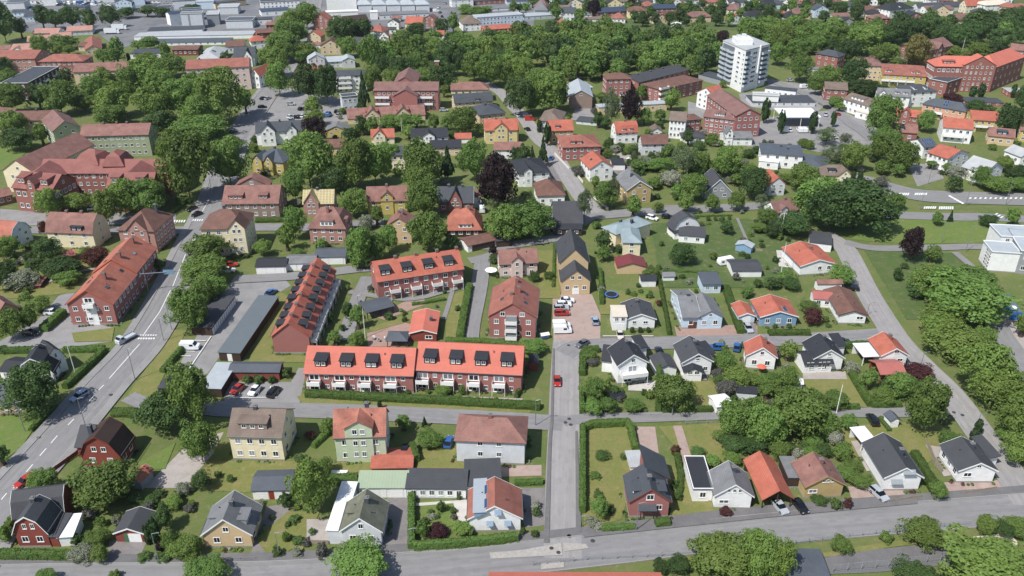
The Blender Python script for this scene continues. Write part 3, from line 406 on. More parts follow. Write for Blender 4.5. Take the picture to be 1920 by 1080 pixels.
('mustard house with bright orange-red roof','house',21.3,345.8,0.089,[(10.2,10.1,6,3,'gx','mustard','orangered',{'fc':3,'nf':2,'dm':[('f',-0.3,2,1.2,'redbrick')]})]),
('red brick house with red hipped roof and dormers','house',28.5,324.0,0.104,[(15.5,15,6,2.6,'hip','brick','redbrick',{'fc':5,'nf':2,'sc':3,'dm':[('f',-0.45,2,1.4,'redbrick'),('f',-0.1,2,1.4,'redbrick')]})]),
('pale yellow house with orange gable roof beside street','house',-0.3,346.7,0.141,[(6.4,6.5,5.78,3.27,'gx','mustardlight','orangered',{'fc':2,'nf':2})]),
('grey house with brown roof and garden canopy','house',59.4,331.0,0.078,[(10.8,6.5,5,2.8,'gx','greywhite','brown',{'fc':3,'nf':2,'ch':[(-0.2,0.5)]})]),
('small grey gabled summer house','house',64.5,357.4,0.0,[(5.1,6.0,1.83,1.52,'gy','greywhite','greybrown',{'fc':1})]),
('long low building with pale flat roof behind copper beech','building',58.5,392.7,0.197,[(34.5,5.2,3.4,0.3,'flat','beige','ltmetal',{'fc':8,'nw':1})]),
('low slate roofed link behind the tower','building',107.4,450.3,-0.943,[(15.9,9,2.85,0.21,'flat','grey','slate',{'fc':0,'nw':1})]),
('white service hall with pale flat roof','hall',125.4,404.1,-0.195,[(12.2,4.8,5,0.4,'flat','white','ltgrey',{'fc':0,'nw':1})]),
('petrol station shop with dark flat roof','shop',134.4,403.0,0.0,[(31.0,13,2.1,0.2,'flat','greywhite','slate',{'fc':7,'nw':1}),(15.3,5.0,4,0.3,'flat','white','slate',{'o':(2.65,16.44),'a':-0.425})]),
('white petrol station canopy on posts','canopy',131.9,368.2,0.0,[(17.1,13.9,4.8,0.35,'flat','white','white',{'fc':0,'nw':1,'posts':1,'z0':1})]),
('red brick house with grey roof on the side street','house',162.9,412.6,-0.234,[(10.6,13.6,6,2,'gx','schoolbrick','greybrown',{'fc':3,'nf':2,'sc':3})]),
('white two storey house with long roof dormer','house',164.6,389.4,-1.067,[(15.2,9.4,6,2.2,'gx','white','greybrown',{'fc':5,'nf':2,'dm':[('f',-0.1,7,1.5,'white')]}),(6.5,4.0,3,0.2,'flat','white','beige',{'fc':1,'o':(6.41,-3.2),'a':0.098})]),
('square red brick house with slate hipped roof','house',182.1,484.5,-0.795,[(13.6,9,7.03,2.2,'hip','schoolbrick','slate',{'fc':3,'nf':2,'sc':3,'ch':[(0.3,0.5)]}),(9.0,5.0,3,0.2,'flat','white','grey',{'o':(4.81,-19.84),'a':0.795})]),
('beige apartment house with worn red-brown roof','house',197.6,454.5,-0.138,[(10.5,15,8,2.5,'hip','beige','redbrown',{'fc':4,'nf':3,'ch':[(-0.2,0.5),(0.2,0.5)]})]),
('yellow terrace with red roof and white balconies','row houses',209.1,441.1,-0.257,[(21.6,25.6,6,2.6,'gx','yellow','redbrick',{'fc':6,'nf':2,'dm':[('f',-0.8,1.5,1.2,'white'),('f',-0.65,1.5,1.2,'white'),('f',0.4,1.5,1.2,'white'),('f',0.65,1.5,1.2,'white')],'bal':[('f',-0.85,2.8,4,1.5),('f',-0.45,2.8,4,1.5),('f',-0.1,2.8,4,1.5),('f',0.3,2.8,4,1.5)]})]),
('large red brick school with orange hipped roof','school',235.0,431.7,-0.088,[(30.0,11.4,13,4,'hip','schoolbrick','salmon',{'fc':12,'nf':3,'sc':8,'big':1,'fg':[(0.45,16,14,4.5,1.2)],'ch':[(0.35,0.5)],'dm':[('f',-0.55,6,1.6,'redbrick')]}),(38.4,14.0,13,4,'hip','schoolbrick','salmon',{'fc':6,'nf':3,'o':(28.46,13.69),'a':0.795})]),
('modern school hall with blue-black flat roof and white edge','hall',233.0,429.8,0.675,[(27.4,9.3,7,0.4,'flat','schoolbrick','slate',{'fc':4,'nf':2})]),
('red brick house with maroon roof in the dark trees','house',252.3,497.9,0.588,[(30.7,15,8,3.4,'gx','schoolbrick','redbrown',{'fc':6,'nf':3,'fg':[(0.1,5,8,3,0.6)]})]),
('brick block with red roof at right edge','apartment block',300.4,492.7,-0.478,[(14.5,9,7.76,2.59,'gx','schoolbrick','redold',{'fc':6,'nf':3})]),
('white house with grey roof and dormers','house',187.1,401.2,-0.239,[(14.8,6.5,6,2.6,'gx','white','grey',{'fc':4,'nf':2,'fg':[(-0.7,5,6,2.4,0.4)],'dm':[('f',0.2,1.8,1.3,'white'),('f',0.7,1.8,1.3,'white')]})]),
('tall white house with slate mansard roof','house',202.0,403.0,0.164,[(14.4,12.0,7.5,2.2,'hip','white','slate',{'fc':3,'nf':3,'sc':3,'dm':[('f',-0.5,1.6,1.3,'white'),('f',0.3,1.6,1.3,'white')]})]),
('salmon pink house with dark roof terrace','house',202.3,380.7,-0.73,[(19.2,8.3,6,2.4,'hip','tanpink','bluegrey',{'fc':6,'nf':2,'bal':[('f',-0.3,2.8,6,1.4)],'solar':[('f',4)]})]),
('dark brick house with orange roof behind big tree','house',179.2,367.7,-0.5,[(10.5,7.9,5.84,2.0,'gx','schoolbrick','orangered',{'fc':4,'nf':2,'fg':[(-0.1,4,7,2,0.4)]})]),
('dark red cottage with red roof and black hatch','house',171.0,349.4,-0.263,[(10.6,8.0,4.1,2.37,'gx','schoolbrick','redold',{'fc':2,'nf':1,'dm':[('f',-0.2,2,1.2,'black')]})]),
('white two storey house with orange roof and dark balcony','house',192.8,347.1,-0.318,[(11.6,12.4,6.5,2.6,'gx','white','orangered',{'fc':4,'nf':2,'sc':3,'bal':[('f',-0.25,2.8,8,1.4)]})]),
('yellow house with orange roof and white balcony','house',212.7,361.7,-0.256,[(11.5,15,5.5,2.2,'gx','yellow','orangered',{'fc':4,'nf':2,'bal':[('f',-0.1,2.6,7,1.4)]})]),
('tan house with red roof and dark dormer at right','house',210.4,343.5,-0.375,[(9.8,8.2,4,2.4,'gx','tan','redold',{'fc':3,'dm':[('f',0.0,4,1.4,'slate')]})]),
('yellow house with red roof cut by right edge','house',223.9,347.6,-0.463,[(6.1,15,5,2.2,'gx','yellow','redold',{'fc':2,'nf':2})]),
('low slate roofed wing behind salmon house','building',234.3,404.1,-0.135,[(17.5,9,1.75,0.1,'flat','schoolbrick','slate',{'fc':4})]),
('low pink building with pale roof at right edge','building',260.8,419.4,-0.102,[(12.4,9,2.63,0.13,'flat','redmetal','ltgrey',{'fc':3})]),
('orange hipped house on the hillside above the park','house',199.0,629.9,0.086,[(12.1,9,3.45,2.3,'hip','greywhite','orangered',{'fc':3})]),
('red-brown hipped villa on the hillside above the park','house',213.3,632.3,0.098,[(16.0,9,4.31,2.93,'hip','beige','redbrown',{'fc':4})]),
('white gabled cottage in the dark hillside trees','house',234.5,651.4,-0.126,[(8.8,6.6,3.95,2.64,'gy','white','greybrown',{'fc':2,'gw':1})]),
('low house with rusty roof on the hillside','house',240.7,625.8,0.079,[(13.1,9,3.37,1.68,'gx','greywhite','redbrown',{'fc':3})]),
('dark house with white framed gable on hillside','house',238.7,605.8,0.115,[(8.5,6.3,3.53,2.12,'gy','grey','black',{'fc':1,'gw':1})]),
('brown roofed white house on the hillside','house',271.9,644.5,0.119,[(13.8,15,4.5,2,'gx','white','brown',{'fc':3})]),
('dark brick house with brown roof above the woods','house',264.2,611.4,0.189,[(13.2,9,4.55,2.28,'hip','brickred','redbrown',{'fc':3})]),
('large white house with wide black hipped roof','house',290.8,641.1,0.456,[(24.4,14.4,6,3.5,'hip','white','black',{'fc':4,'nf':2,'dm':[('f',0,2,1.2,'white')]})]),
('long terrace with dark slate roof on hillside','house',331.1,664.7,0.215,[(40.4,6.5,4,2.4,'gx','greywhite','slate',{'fc':8})]),
('red-brown roofed house in front of slate terrace','house',325.8,653.3,0.131,[(21.3,12.4,3.5,1.8,'gx','white','redbrown',{'fc':3})]),
('small orange roofed house at the top right','house',354.3,703.3,0.161,[(11.9,8.9,2.55,1.27,'hip','white','orangered',{'fc':2})]),
('cream house at the top right edge','house',363.8,697.6,0.316,[(10.1,7.6,3.46,1.38,'gx','yellowcream','greybrown',{'fc':2})]),
('tan house with orange roof at the top right','house',365.4,676.3,0.458,[(20.1,6.5,5,3,'gx','tan','orangered',{'fc':3})]),
('big white house with beige roof at the top right','house',377.9,669.0,0.24,[(24.5,13,4.48,2.45,'hip','white','beige',{'fc':5,'nf':2})]),
('white house with red roof in the top right corner','house',396.2,666.9,0.146,[(11.9,9.0,3.12,1.95,'hip','white','redbrick',{'fc':2})]),
('pale blue roofed house in the right hand woods','house',349.5,604.1,0.189,[(12.8,9,2.64,1.36,'hip','ltblue','ltmetal',{'fc':2})]),
('small pale blue tower house among the woods','house',335.1,564.9,0.172,[(5.0,6.0,6,0.3,'flat','ltblue','ltblue',{'fc':1,'nf':2})]),
('glass roofed hall with grey pyramid lantern','hall',21.0,631.8,0.324,[(24.7,13,2.83,0.19,'flat','ltgreywall','ltmetal',{'fc':5}),(9.5,10.0,5,6,'hip','grey','grey',{'nw':1,'o':(4.56,11.08),'a':-0.324})]),
('house with slate roof and skylights by the hall','house',1.5,626.6,0.174,[(14.9,9,3.41,1.7,'gx','white','slate',{'fc':3})]),
('low red roofed building at north park edge','building',0.7,594.6,0.128,[(18.3,9,1.98,1.02,'gx','brickred','orangered',{'fc':4})]),
('narrow red house sunk among park trees','house',36.0,594.1,0.216,[(6.6,6.0,4.42,2.21,'gy','brickred','redbrick',{'fc':1})]),
('white twin gabled house beside the park','house',41.4,644.5,0.152,[(10.8,8.1,5.09,2.47,'gx','white','greybrown',{'fc':3,'nf':2,'fg':[(0.6,5,7,3,0.5)]})]),
('low grey roofed house beside twin gables','house',54.3,639.2,0.144,[(11.2,8.4,1.94,1.03,'hip','white','grey',{'fc':2})]),
('low brown-grey cottage at the park corner','house',60.4,624.0,0.211,[(12.2,9,1.79,0.95,'gx','white','greybrown',{'fc':2})]),
('long navy roofed house with red brick end','house',75.4,645.1,0.341,[(24.4,13,3.32,2.16,'gx','schoolbrick','navy',{'fc':5})]),
('brick house with navy roof and tall chimneys','house',114.5,645.1,0.154,[(17.7,9,5.82,2.16,'gx','brick','navy',{'fc':4,'nf':2,'ch':[(-0.5,0.5),(0.4,0.5)]})]),
('villa with broad brown hipped roof over the park','house',136.3,621.4,0.147,[(17.4,9,4.08,2.86,'hip','beige','redbrown',{'fc':4,'nf':2})]),
('apartment house with red roof at the top','house',155.2,675.4,0.076,[(15.5,9,5.28,2.11,'gx','beige','redbrick',{'fc':4,'nf':2})]),
('pale blue house with white dormer gable at the top','house',166.6,651.4,0.097,[(11.5,8.6,4.6,2.76,'gx','ltblue','greybrown',{'fc':2,'nf':2,'fg':[(0.4,5,5,3,0.5)]})]),
('white house with black hipped roof above the tower','house',177.4,623.2,0.28,[(14.8,6.5,4.5,3,'hip','white','black',{'fc':3})]),
('white house with dark roof at the very top','house',178.6,682.3,0.192,[(15.8,9,4.41,2.21,'gx','white','dkgrey',{'fc':3})]),
('white house at top beside dark copper tree','house',87.5,684.7,0.206,[(8.9,6.7,4.32,1.8,'gx','white','greybrown',{'fc':3,'nf':2})]),
('second white house at top right of copper tree','house',106.0,682.9,0.158,[(11.5,8.6,4.27,1.78,'gx','white','dkgrey',{'fc':3,'nf':2})]),
('white block cut by the top edge','house',120.9,703.3,0.178,[(10.8,8.1,3.15,1.26,'gx','white','grey',{'fc':3})]),
('small white pavilion in the wooded park','pavilion',111.5,583.1,-0.453,[(5.2,6.0,5.84,0.97,'hip','white','white',{'fc':1})]),
('pale yellow cottage at the top edge','house',57.1,693.6,0.12,[(10.4,7.8,3.28,1.64,'hip','yellowcream','grey',{'fc':2})]),
('long slate roofed shed at the top centre','shed',6.5,694.5,0.144,[(21.7,13,3.26,1.63,'gx','ltblue','slate',{'fc':3})]),
('white house with slate roof at the top edge','house',141.3,697.6,0.174,[(18.1,9,3.37,1.35,'gx','white','slate',{'fc':3})]),
('shaded slate roofed house in the hillside trees','house',208.4,675.4,0.109,[(10.9,6.5,4,2,'gx','ltblue','slate',{'fc':2})]),
('slate roofed house at top of the hillside','house',256.9,699.8,0.087,[(14.5,9,3.85,1.54,'gx','white','slate',{'fc':2})]),
('white house with blue slate roof on the hillside','house',262.3,663.8,0.097,[(11.8,8.9,4.39,2.2,'gx','white','slate',{'fc':2,'nf':2})]),
('white house at the top edge right of centre','house',315.7,707.2,0.191,[(16.9,9,3.04,1.22,'hip','white','dkgrey',{'fc':3})]),
('white house with red hip at the top edge','house',342.4,699.8,0.122,[(10.4,7.8,3.55,1.42,'hip','white','redbrick',{'fc':2})]),
('white depot with pale roof in the far yard','warehouse',-370.0,691.1,0.254,[(9.8,14.0,5,0.4,'flat','white','ltgrey',{'fc':0,'nw':1})]),
('slate roofed hall behind the far yard','warehouse',-333.0,706.8,0.179,[(14.4,14.0,5,0.4,'flat','greywhite','slate',{'fc':0,'nw':1})]),
('grey workshop left of the tree row','warehouse',-387.7,673.1,0.188,[(12.6,14.0,5,0.4,'flat','greywhite','bluegrey',{'fc':0,'nw':1})]),
('small navy roofed depot in the far yard','warehouse',-299.6,694.2,0.316,[(8.0,14.0,6,0.4,'flat','ltblue','navy',{'fc':0,'nw':1})]),
('grey shed beside the silo tower','warehouse',-215.8,653.1,0.152,[(14.7,14.0,5,0.4,'flat','greywhite','ltgrey',{'fc':0,'nw':1})]),
('cluster of grey process buildings right of the factory tower','warehouse',-213.6,611.2,0.242,[(8.2,14.0,7,0.4,'flat','grey','ltgrey',{'fc':0,'nw':1})]),
('factory store with blue grey roof at yard centre','warehouse',-191.5,599.1,0.104,[(18.3,14.0,5,0.4,'flat','greywhite','bluegrey',{'fc':0,'nw':1})]),
('low white store left of the factory tower','warehouse',-262.5,647.5,0.21,[(10.5,14.0,5,0.4,'flat','white','slate',{'fc':0,'nw':1})])]
T_=[
('0~b0',-93.2,126.2,2.8,2.4,'b'),
('1~f2',-80.4,123.8,5.3,3.8,'b'),
('0~l95',-65.2,136.2,3.4,4.2,'b'),
('2~r2',-62.3,127.7,1.9,1.7,'d'),
('3~r3',-65.7,116.6,1.8,2.3,'d'),
('4~r3',-67.5,113.0,0.8,2.5,'t'),
('5~r3',-66.4,113.5,1.1,2.9,'t'),
('6~l4',-59.5,109.7,2.8,1.8,'l'),
('7~l4',-62.3,110.7,1.6,2.2,'b'),
('8~l3',-78.4,109.5,2.3,1.2,'w'),
('9~f3',-74.5,108.6,1.6,1.4,'l'),
('0~l3',-76.9,113.0,2.2,1.1,'b'),
('8~r2',-65.6,126.6,1.6,1.3,'w'),
('9~b3',-66.3,122.6,1.8,0.9,'l'),
('10~l0',-94.0,113.3,1.4,2.1,'b*'),
('0~f4',-53.7,104.0,3.4,1.7,'b'),
('7~f0',-81.9,103.4,2.0,1.0,'b'),
('10~f3',-70.4,104.5,1.3,0.8,'b*'),
('11~f2',-74.8,124.2,1.5,1.0,'s'),
('11~b3',-71.3,123.3,1.6,0.8,'s'),
('11~f3',-66.9,109.3,1.3,0.7,'s'),
('11~r3',-63.2,109.2,1.5,0.7,'s'),
('9~f4',-58.3,109.1,1.7,0.9,'l'),
('11~r0',-81.0,113.1,1.1,1.1,'s'),
('11~l3',-79.2,113.5,1.4,0.7,'s'),
('12~r3',-64.7,111.3,0.9,1.1,'c'),
('13~r2',-70.4,125.8,1.2,0.6,'d*'),
('11~f95',-60.4,131.3,0.8,0.8,'s'),
('11~l103',-57.5,130.1,0.8,0.8,'s'),
('14~r6',-108.1,152.3,5.3,5.3,'d'),
('15~b1',-76.1,146.7,4.9,4.3,'d'),
('0~f11',-71.1,149.4,4.7,6.4,'b'),
('0~f9',-85.6,189.2,4.5,5.3,'b'),
('16~b9',-86.1,201.6,3.6,3.8,'b'),
('6~f7',-131.2,185.2,3.2,3.4,'l'),
('7~r7',-128.2,188.8,2.1,3.3,'b'),
('17~f12',-64.0,165.2,1.1,1.0,'s'),
('18~f12',-61.1,165.2,1.1,1.0,'s'),
('3~f7',-130.3,178.8,1.4,0.9,'d*'),
('0~r7',-131.2,199.0,3.0,2.0,'b'),
('3~l6',-122.2,162.7,1.4,0.7,'d*'),
('1~f23',-94.0,229.0,5.8,4.0,'b'),
('1~r8',-90.6,215.6,6.1,3.5,'b'),
('19~b9',-85.9,207.0,4.2,2.7,'b'),
('6~f14',-159.8,264.1,3.7,4.6,'l'),
('6~r14',-154.3,271.3,4.5,2.7,'l'),
('6~b21',-136.8,257.9,3.6,5.6,'l'),
('20~b21',-135.1,267.2,5.1,5.5,'l'),
('1~b22',-127.5,268.8,6.1,5.3,'b'),
('21~l25',-117.1,280.3,8.0,11.6,'b'),
('22~l25',-106.6,294.8,6.8,8.0,'b'),
('0~r17',-139.6,320.6,3.8,4.7,'b'),
('0~f26',-157.6,233.3,3.6,3.1,'b'),
('15~l27',-143.2,230.0,3.7,3.4,'d'),
('23~r28',-135.0,220.1,4.8,2.4,'d'),
('24~r27',-127.9,227.8,3.7,2.4,'r'),
('24~r26',-154.7,249.3,1.5,2.4,'r'),
('8~l28',-143.9,214.1,4.5,2.3,'w'),
('23~l28',-150.6,218.7,3.6,2.6,'d'),
('25~l28',-148.0,211.6,2.3,2.6,'d'),
('25~r28',-132.3,222.1,2.6,2.1,'d'),
('0~r28',-130.8,215.5,3.2,1.6,'b'),
('15~b8',-107.6,224.0,2.4,1.7,'d'),
('26~f23',-87.3,233.5,1.5,0.7,'s'),
('27~f23',-84.0,234.0,1.5,0.7,'s'),
('11~l25',-119.0,278.7,2.7,1.3,'s'),
('14~l122',-330.4,551.9,8.7,11.4,'d'),
('28~b120',-307.9,597.0,7.7,6.8,'d'),
('29~b120',-282.7,601.7,6.1,6.6,'d'),
('1~r124',-288.1,514.4,5.1,5.3,'b'),
('1~l123',-282.5,530.0,7.6,3.8,'b'),
('1~b126',-227.6,529.6,5.5,3.4,'b'),
('1~l115',-260.2,426.8,5.9,5.3,'b'),
('1~b20',-240.2,390.4,6.7,6.1,'b'),
('1~b19',-215.1,387.6,7.3,7.5,'b'),
('20~f116',-208.8,421.8,7.6,5.9,'l'),
('21~f116',-207.6,406.5,6.0,6.0,'b'),
('20~b19',-207.1,393.8,5.2,3.4,'l'),
('20~r19',-188.0,383.8,7.9,6.7,'l'),
('22~f116',-192.6,415.5,5.4,7.4,'b'),
('21~r116',-185.7,420.7,8.6,8.4,'b'),
('22~r116',-188.5,460.8,7.4,5.3,'b'),
('21~f117',-170.2,400.7,6.6,8.5,'b'),
('21~b17',-163.6,374.4,7.4,8.4,'b'),
('22~b17',-155.1,385.6,8.3,7.7,'b'),
('1~l190',-134.8,373.6,9.6,11.3,'b'),
('22~f117',-160.3,416.2,5.8,6.1,'b'),
('22~r17',-137.3,355.0,8.0,8.0,'b'),
('21~r17',-133.4,337.7,11.4,5.8,'b'),
('14~b17',-154.9,355.9,5.9,5.0,'d'),
('1~b18',-184.2,370.4,7.1,4.2,'b'),
('1~f19',-219.6,353.7,5.9,5.3,'b'),
('14~l18',-208.3,336.6,6.2,3.9,'d'),
('0~l190',-118.4,333.3,4.8,3.2,'b'),
('15~b17',-162.9,364.5,4.5,2.3,'d'),
('20~f126',-215.9,492.8,5.5,2.8,'l'),
('15~f113',-281.8,460.2,4.4,4.8,'d'),
('30~f128',-177.8,499.5,2.0,2.8,'t'),
('30~l128',-184.9,499.2,1.6,3.2,'t'),
('31~f126',-227.8,497.0,1.2,2.8,'t'),
('32~f126',-222.3,497.0,1.2,2.8,'t'),
('14~l290',-285.8,637.0,6.0,3.4,'d'),
('0~b129',-156.2,496.2,4.8,3.5,'b'),
('14~b136',-241.9,648.0,6.6,3.4,'d'),
('1~l154',-143.0,596.2,7.0,8.0,'b'),
('1~r152',-145.1,568.9,7.6,8.1,'b'),
('21~l155',-142.9,540.4,8.1,7.2,'b'),
('21~r129',-139.0,507.1,8.5,6.8,'b'),
('1~b118',-131.1,459.5,7.0,7.2,'b'),
('22~r129',-133.3,493.5,5.5,5.5,'b'),
('1~f118',-119.2,420.6,5.5,7.5,'b'),
('22~l155',-137.4,546.7,5.6,6.1,'b'),
('14~l179',-132.2,505.7,5.6,5.2,'d'),
('20~l179',-122.7,502.9,6.0,4.3,'l'),
('14~r156',-108.2,537.8,8.1,8.3,'d'),
('14~l170',-98.3,550.8,7.4,6.7,'d'),
('28~l182',-101.4,408.0,6.7,8.3,'d'),
('29~l182',-91.6,405.3,5.6,8.5,'d'),
('6~l191',-90.9,370.6,4.6,2.9,'l'),
('12~b196',-84.8,344.5,4.6,5.1,'c'),
('0~r190',-89.3,338.8,4.6,2.6,'b'),
('33~l184',-71.4,393.2,3.4,8.9,'y'),
('6~r181',-71.7,426.1,4.5,6.5,'l'),
('20~r181',-64.1,445.5,5.0,3.5,'l'),
('1~r179',-79.9,473.8,6.5,8.9,'b'),
('34~f184',-55.7,364.4,4.2,2.9,'b'),
('35~f184',-49.0,364.3,4.2,3.1,'b'),
('1~b195',-21.3,355.7,5.9,5.8,'b'),
('14~r170',-63.1,555.5,5.7,5.2,'d'),
('1~b174',-25.9,639.1,7.0,3.5,'b'),
('1~b179',-99.8,509.3,5.7,5.3,'b'),
('21~f170',-68.2,523.7,6.2,5.8,'b'),
('22~f170',-59.6,520.9,6.2,4.5,'b'),
('15~b181',-71.6,463.2,4.8,5.2,'d'),
('14~r181',-61.2,451.3,5.5,5.9,'d'),
('1~b181',-52.1,469.4,5.3,5.3,'b'),
('15~r181',-55.6,460.4,4.5,4.8,'d'),
('20~r179',-43.0,498.9,6.8,5.5,'l'),
('36~b185',-38.0,462.3,5.6,7.2,'d'),
('15~b185',-26.8,462.3,4.8,7.5,'d'),
('20~b185',-20.4,450.5,5.8,7.4,'l'),
('1~b185',-11.4,438.9,6.4,8.3,'b'),
('6~b185',-2.8,439.6,5.0,6.5,'l'),
('37~b185',-36.4,431.6,7.0,7.0,'d'),
('20~b183',-47.2,441.2,6.1,4.1,'l'),
('38~f172',-29.0,505.7,7.3,6.0,'b'),
('39~f172',-17.7,506.1,7.7,5.5,'b'),
('40~f172',-5.7,509.2,7.3,6.0,'b'),
('41~b185',-4.6,482.5,6.2,5.0,'d'),
('14~f172',-37.6,540.2,5.1,3.8,'d'),
('1~l178',-35.6,654.6,5.6,2.8,'b'),
('1~r25',-76.1,293.2,8.3,9.7,'b'),
('1~b30',-58.1,290.6,5.8,8.9,'b'),
('1~f197',-51.9,296.1,5.1,7.4,'b'),
('15~b30',-66.0,287.6,4.5,4.5,'d'),
('0~b30',-61.5,292.8,4.5,4.8,'b'),
('1~b34',-33.5,290.5,6.5,8.5,'b'),
('0~b32',-33.5,284.7,4.9,5.5,'b'),
('0~r32',-30.6,264.8,4.9,6.0,'b'),
('33~b34',-24.7,300.4,3.3,6.2,'y'),
('0~l50',-14.4,299.3,4.9,7.6,'b'),
('12~r34',-5.2,269.9,6.8,9.4,'c'),
('0~r24',-78.4,279.1,3.6,5.5,'b'),
('0~l32',-54.8,265.2,4.4,4.5,'b'),
('8~l30',-77.2,275.7,2.6,1.3,'w'),
('0~l31',-71.2,247.5,3.3,5.1,'b'),
('6~b38',-78.4,234.9,2.7,2.4,'l'),
('0~b39',-67.1,233.4,2.5,1.3,'b'),
('8~r31',-49.1,255.3,2.5,2.7,'w'),
('0~f33',-39.1,237.3,3.0,4.0,'b'),
('35~r40',-46.4,227.5,3.7,5.7,'b'),
('42~r40',-42.4,230.9,3.5,3.8,'b'),
('1~f33',-26.8,237.4,5.3,5.8,'b'),
('43~r34',-5.6,267.6,3.0,3.3,'bi'),
('1~b37',-2.6,245.9,5.7,5.1,'b'),
('8~f34',-27.5,266.4,2.1,1.8,'w'),
('8~b34',-25.3,294.3,2.3,1.7,'w'),
('12~f36',-5.9,234.8,1.5,1.5,'c'),
('11~l49',-5.8,229.9,1.5,1.5,'s'),
('15~l36',-19.3,240.1,2.6,1.8,'d'),
('0~l197',-49.9,316.2,4.0,4.3,'b'),
('0~r29',-73.6,308.0,4.5,2.9,'b'),
('11~b31',-58.2,258.4,2.0,1.8,'s'),
('7~b43',-40.0,181.0,2.1,1.8,'b'),
('3~f46',-33.6,195.3,1.3,1.2,'d*'),
('11~b45',-15.1,200.3,1.0,0.8,'s'),
('2~r41',-45.2,196.8,1.5,2.3,'d*'),
('10~l96',-40.7,145.6,1.5,2.1,'b*'),
('33~b100',-19.5,147.8,0.9,1.6,'y'),
('31~f43',-33.9,156.1,0.5,0.9,'t'),
('32~f43',-30.4,154.6,0.6,1.3,'t'),
('7~f44',-16.4,159.8,2.0,1.0,'b'),
('10~f44',-11.8,160.2,0.9,1.4,'b*'),
('3~f43',-30.0,160.6,0.7,1.0,'d*'),
('11~r43',-24.7,160.6,0.7,0.6,'s'),
('44~r12',-55.1,167.5,1.3,1.3,'s'),
('11~l44',-20.1,174.4,1.0,1.0,'s'),
('45~f12',-61.6,166.3,1.1,0.9,'s'),
('46~r12',-58.0,165.1,1.0,1.0,'s'),
('13~r41',-49.3,193.5,1.1,1.7,'d*'),
('11~r41',-45.3,189.1,0.9,1.1,'s'),
('0~r103',-38.6,120.7,3.6,5.6,'b'),
('0~f102',-26.9,105.8,4.6,2.3,'b'),
('11~b103',-44.6,136.2,1.4,0.9,'s'),
('7~r103',-39.1,131.7,2.1,1.8,'b'),
('3~f103',-44.4,122.9,1.4,1.7,'d*'),
('8~l102',-39.3,110.1,0.9,0.9,'w'),
('47~l102',-34.7,109.9,1.2,1.5,'p'),
('17~r4',-42.9,110.2,1.0,1.0,'s'),
('8~f102',-30.6,111.6,1.4,0.7,'w'),
('0~r100',-17.9,141.5,2.9,1.4,'b'),
('10~r102',-16.8,115.0,1.3,1.9,'b*'),
('48~f99',-14.0,115.4,1.9,0.9,'cr'),
('9~l101',-9.3,115.4,1.8,0.9,'l'),
('27~f99',-13.8,121.3,0.9,1.4,'s'),
('11~r99',-10.5,125.0,0.7,0.7,'s'),
('45~r4',-41.8,118.8,1.2,0.6,'s'),
('18~r4',-39.8,113.3,1.1,0.6,'s'),
('10~r4',-42.1,113.7,0.9,1.1,'b*'),
('24~r95',-44.2,144.0,1.2,0.9,'r'),
('26~f99',-16.7,118.1,0.8,0.8,'s'),
('7~l104',16.8,119.8,1.8,2.0,'b'),
('11~l104',17.0,125.4,0.8,1.0,'s'),
('49~l104',15.3,118.0,1.4,0.7,'w'),
('50~l104',16.6,116.9,1.1,0.6,'w'),
('44~b104',19.3,137.5,1.6,0.8,'s'),
('46~b104',23.5,137.2,0.8,0.6,'s'),
('10~l104',17.0,131.3,1.2,0.6,'b*'),
('24~b105',34.9,139.3,1.1,0.8,'r'),
('11~b105',39.5,138.2,1.7,0.9,'s'),
('7~b106',46.0,135.5,2.0,1.0,'b'),
('48~f105',41.5,120.7,1.4,0.7,'cr'),
('20~l111',37.1,106.6,5.1,2.6,'l'),
('0~l111',45.1,111.5,2.7,1.9,'b'),
('51~l111',43.7,104.5,3.2,4.3,'l'),
('2~r112',29.6,106.4,2.2,1.1,'d'),
('13~r112',26.5,106.3,1.6,0.8,'d'),
('7~r112',33.4,106.2,1.7,1.1,'b'),
('8~r101',4.7,122.3,1.0,0.8,'w'),
('18~r101',4.7,120.3,0.9,0.9,'s'),
('17~r101',2.0,115.3,0.6,0.9,'s'),
('45~r101',4.3,114.7,0.8,0.8,'s'),
('3~l104',19.2,121.0,0.8,0.8,'d*'),
('27~r104',32.9,124.6,0.8,1.0,'s'),
('26~r104',32.9,128.2,0.9,0.9,'s'),
('15~b106',47.5,139.5,2.9,1.4,'d'),
('15~b107',51.8,139.5,2.6,1.3,'d'),
('34~f83',18.7,158.0,2.7,2.4,'b'),
('35~f83',18.3,152.7,2.3,1.5,'b'),
('7~f83',22.0,152.8,2.0,1.7,'b'),
('42~f83',27.9,154.0,2.3,1.1,'b'),
('52~f83',22.6,162.3,1.0,1.6,'l*'),
('0~l87',36.9,154.3,4.3,3.7,'b'),
('0~r85',52.4,170.2,2.6,2.2,'b'),
('53~b88',53.9,163.9,3.2,1.9,'l'),
('47~r85',50.2,167.7,1.6,1.1,'p'),
('47~l88',50.5,160.3,2.4,1.9,'p'),
('54~b88',57.8,164.3,2.4,1.2,'l'),
('16~f87',48.1,144.5,3.2,3.9,'b'),
('19~f87',52.3,145.1,3.5,4.0,'b'),
('55~b107',54.3,141.3,3.5,4.3,'b'),
('33~f88',56.6,156.0,1.1,1.3,'y'),
('11~f83',31.2,160.1,0.8,0.9,'s'),
('56~f83',32.2,158.6,0.9,1.4,'l*'),
('47~l83',20.0,173.3,1.8,0.9,'p'),
('57~f79',32.0,188.4,0.7,0.9,'d*'),
('58~f79',34.1,188.4,0.7,0.9,'d*'),
('59~f79',36.3,188.4,0.7,0.9,'d*'),
('0~b89',5.1,178.0,3.1,1.5,'b'),
('24~l80',41.3,202.8,0.8,1.0,'r'),
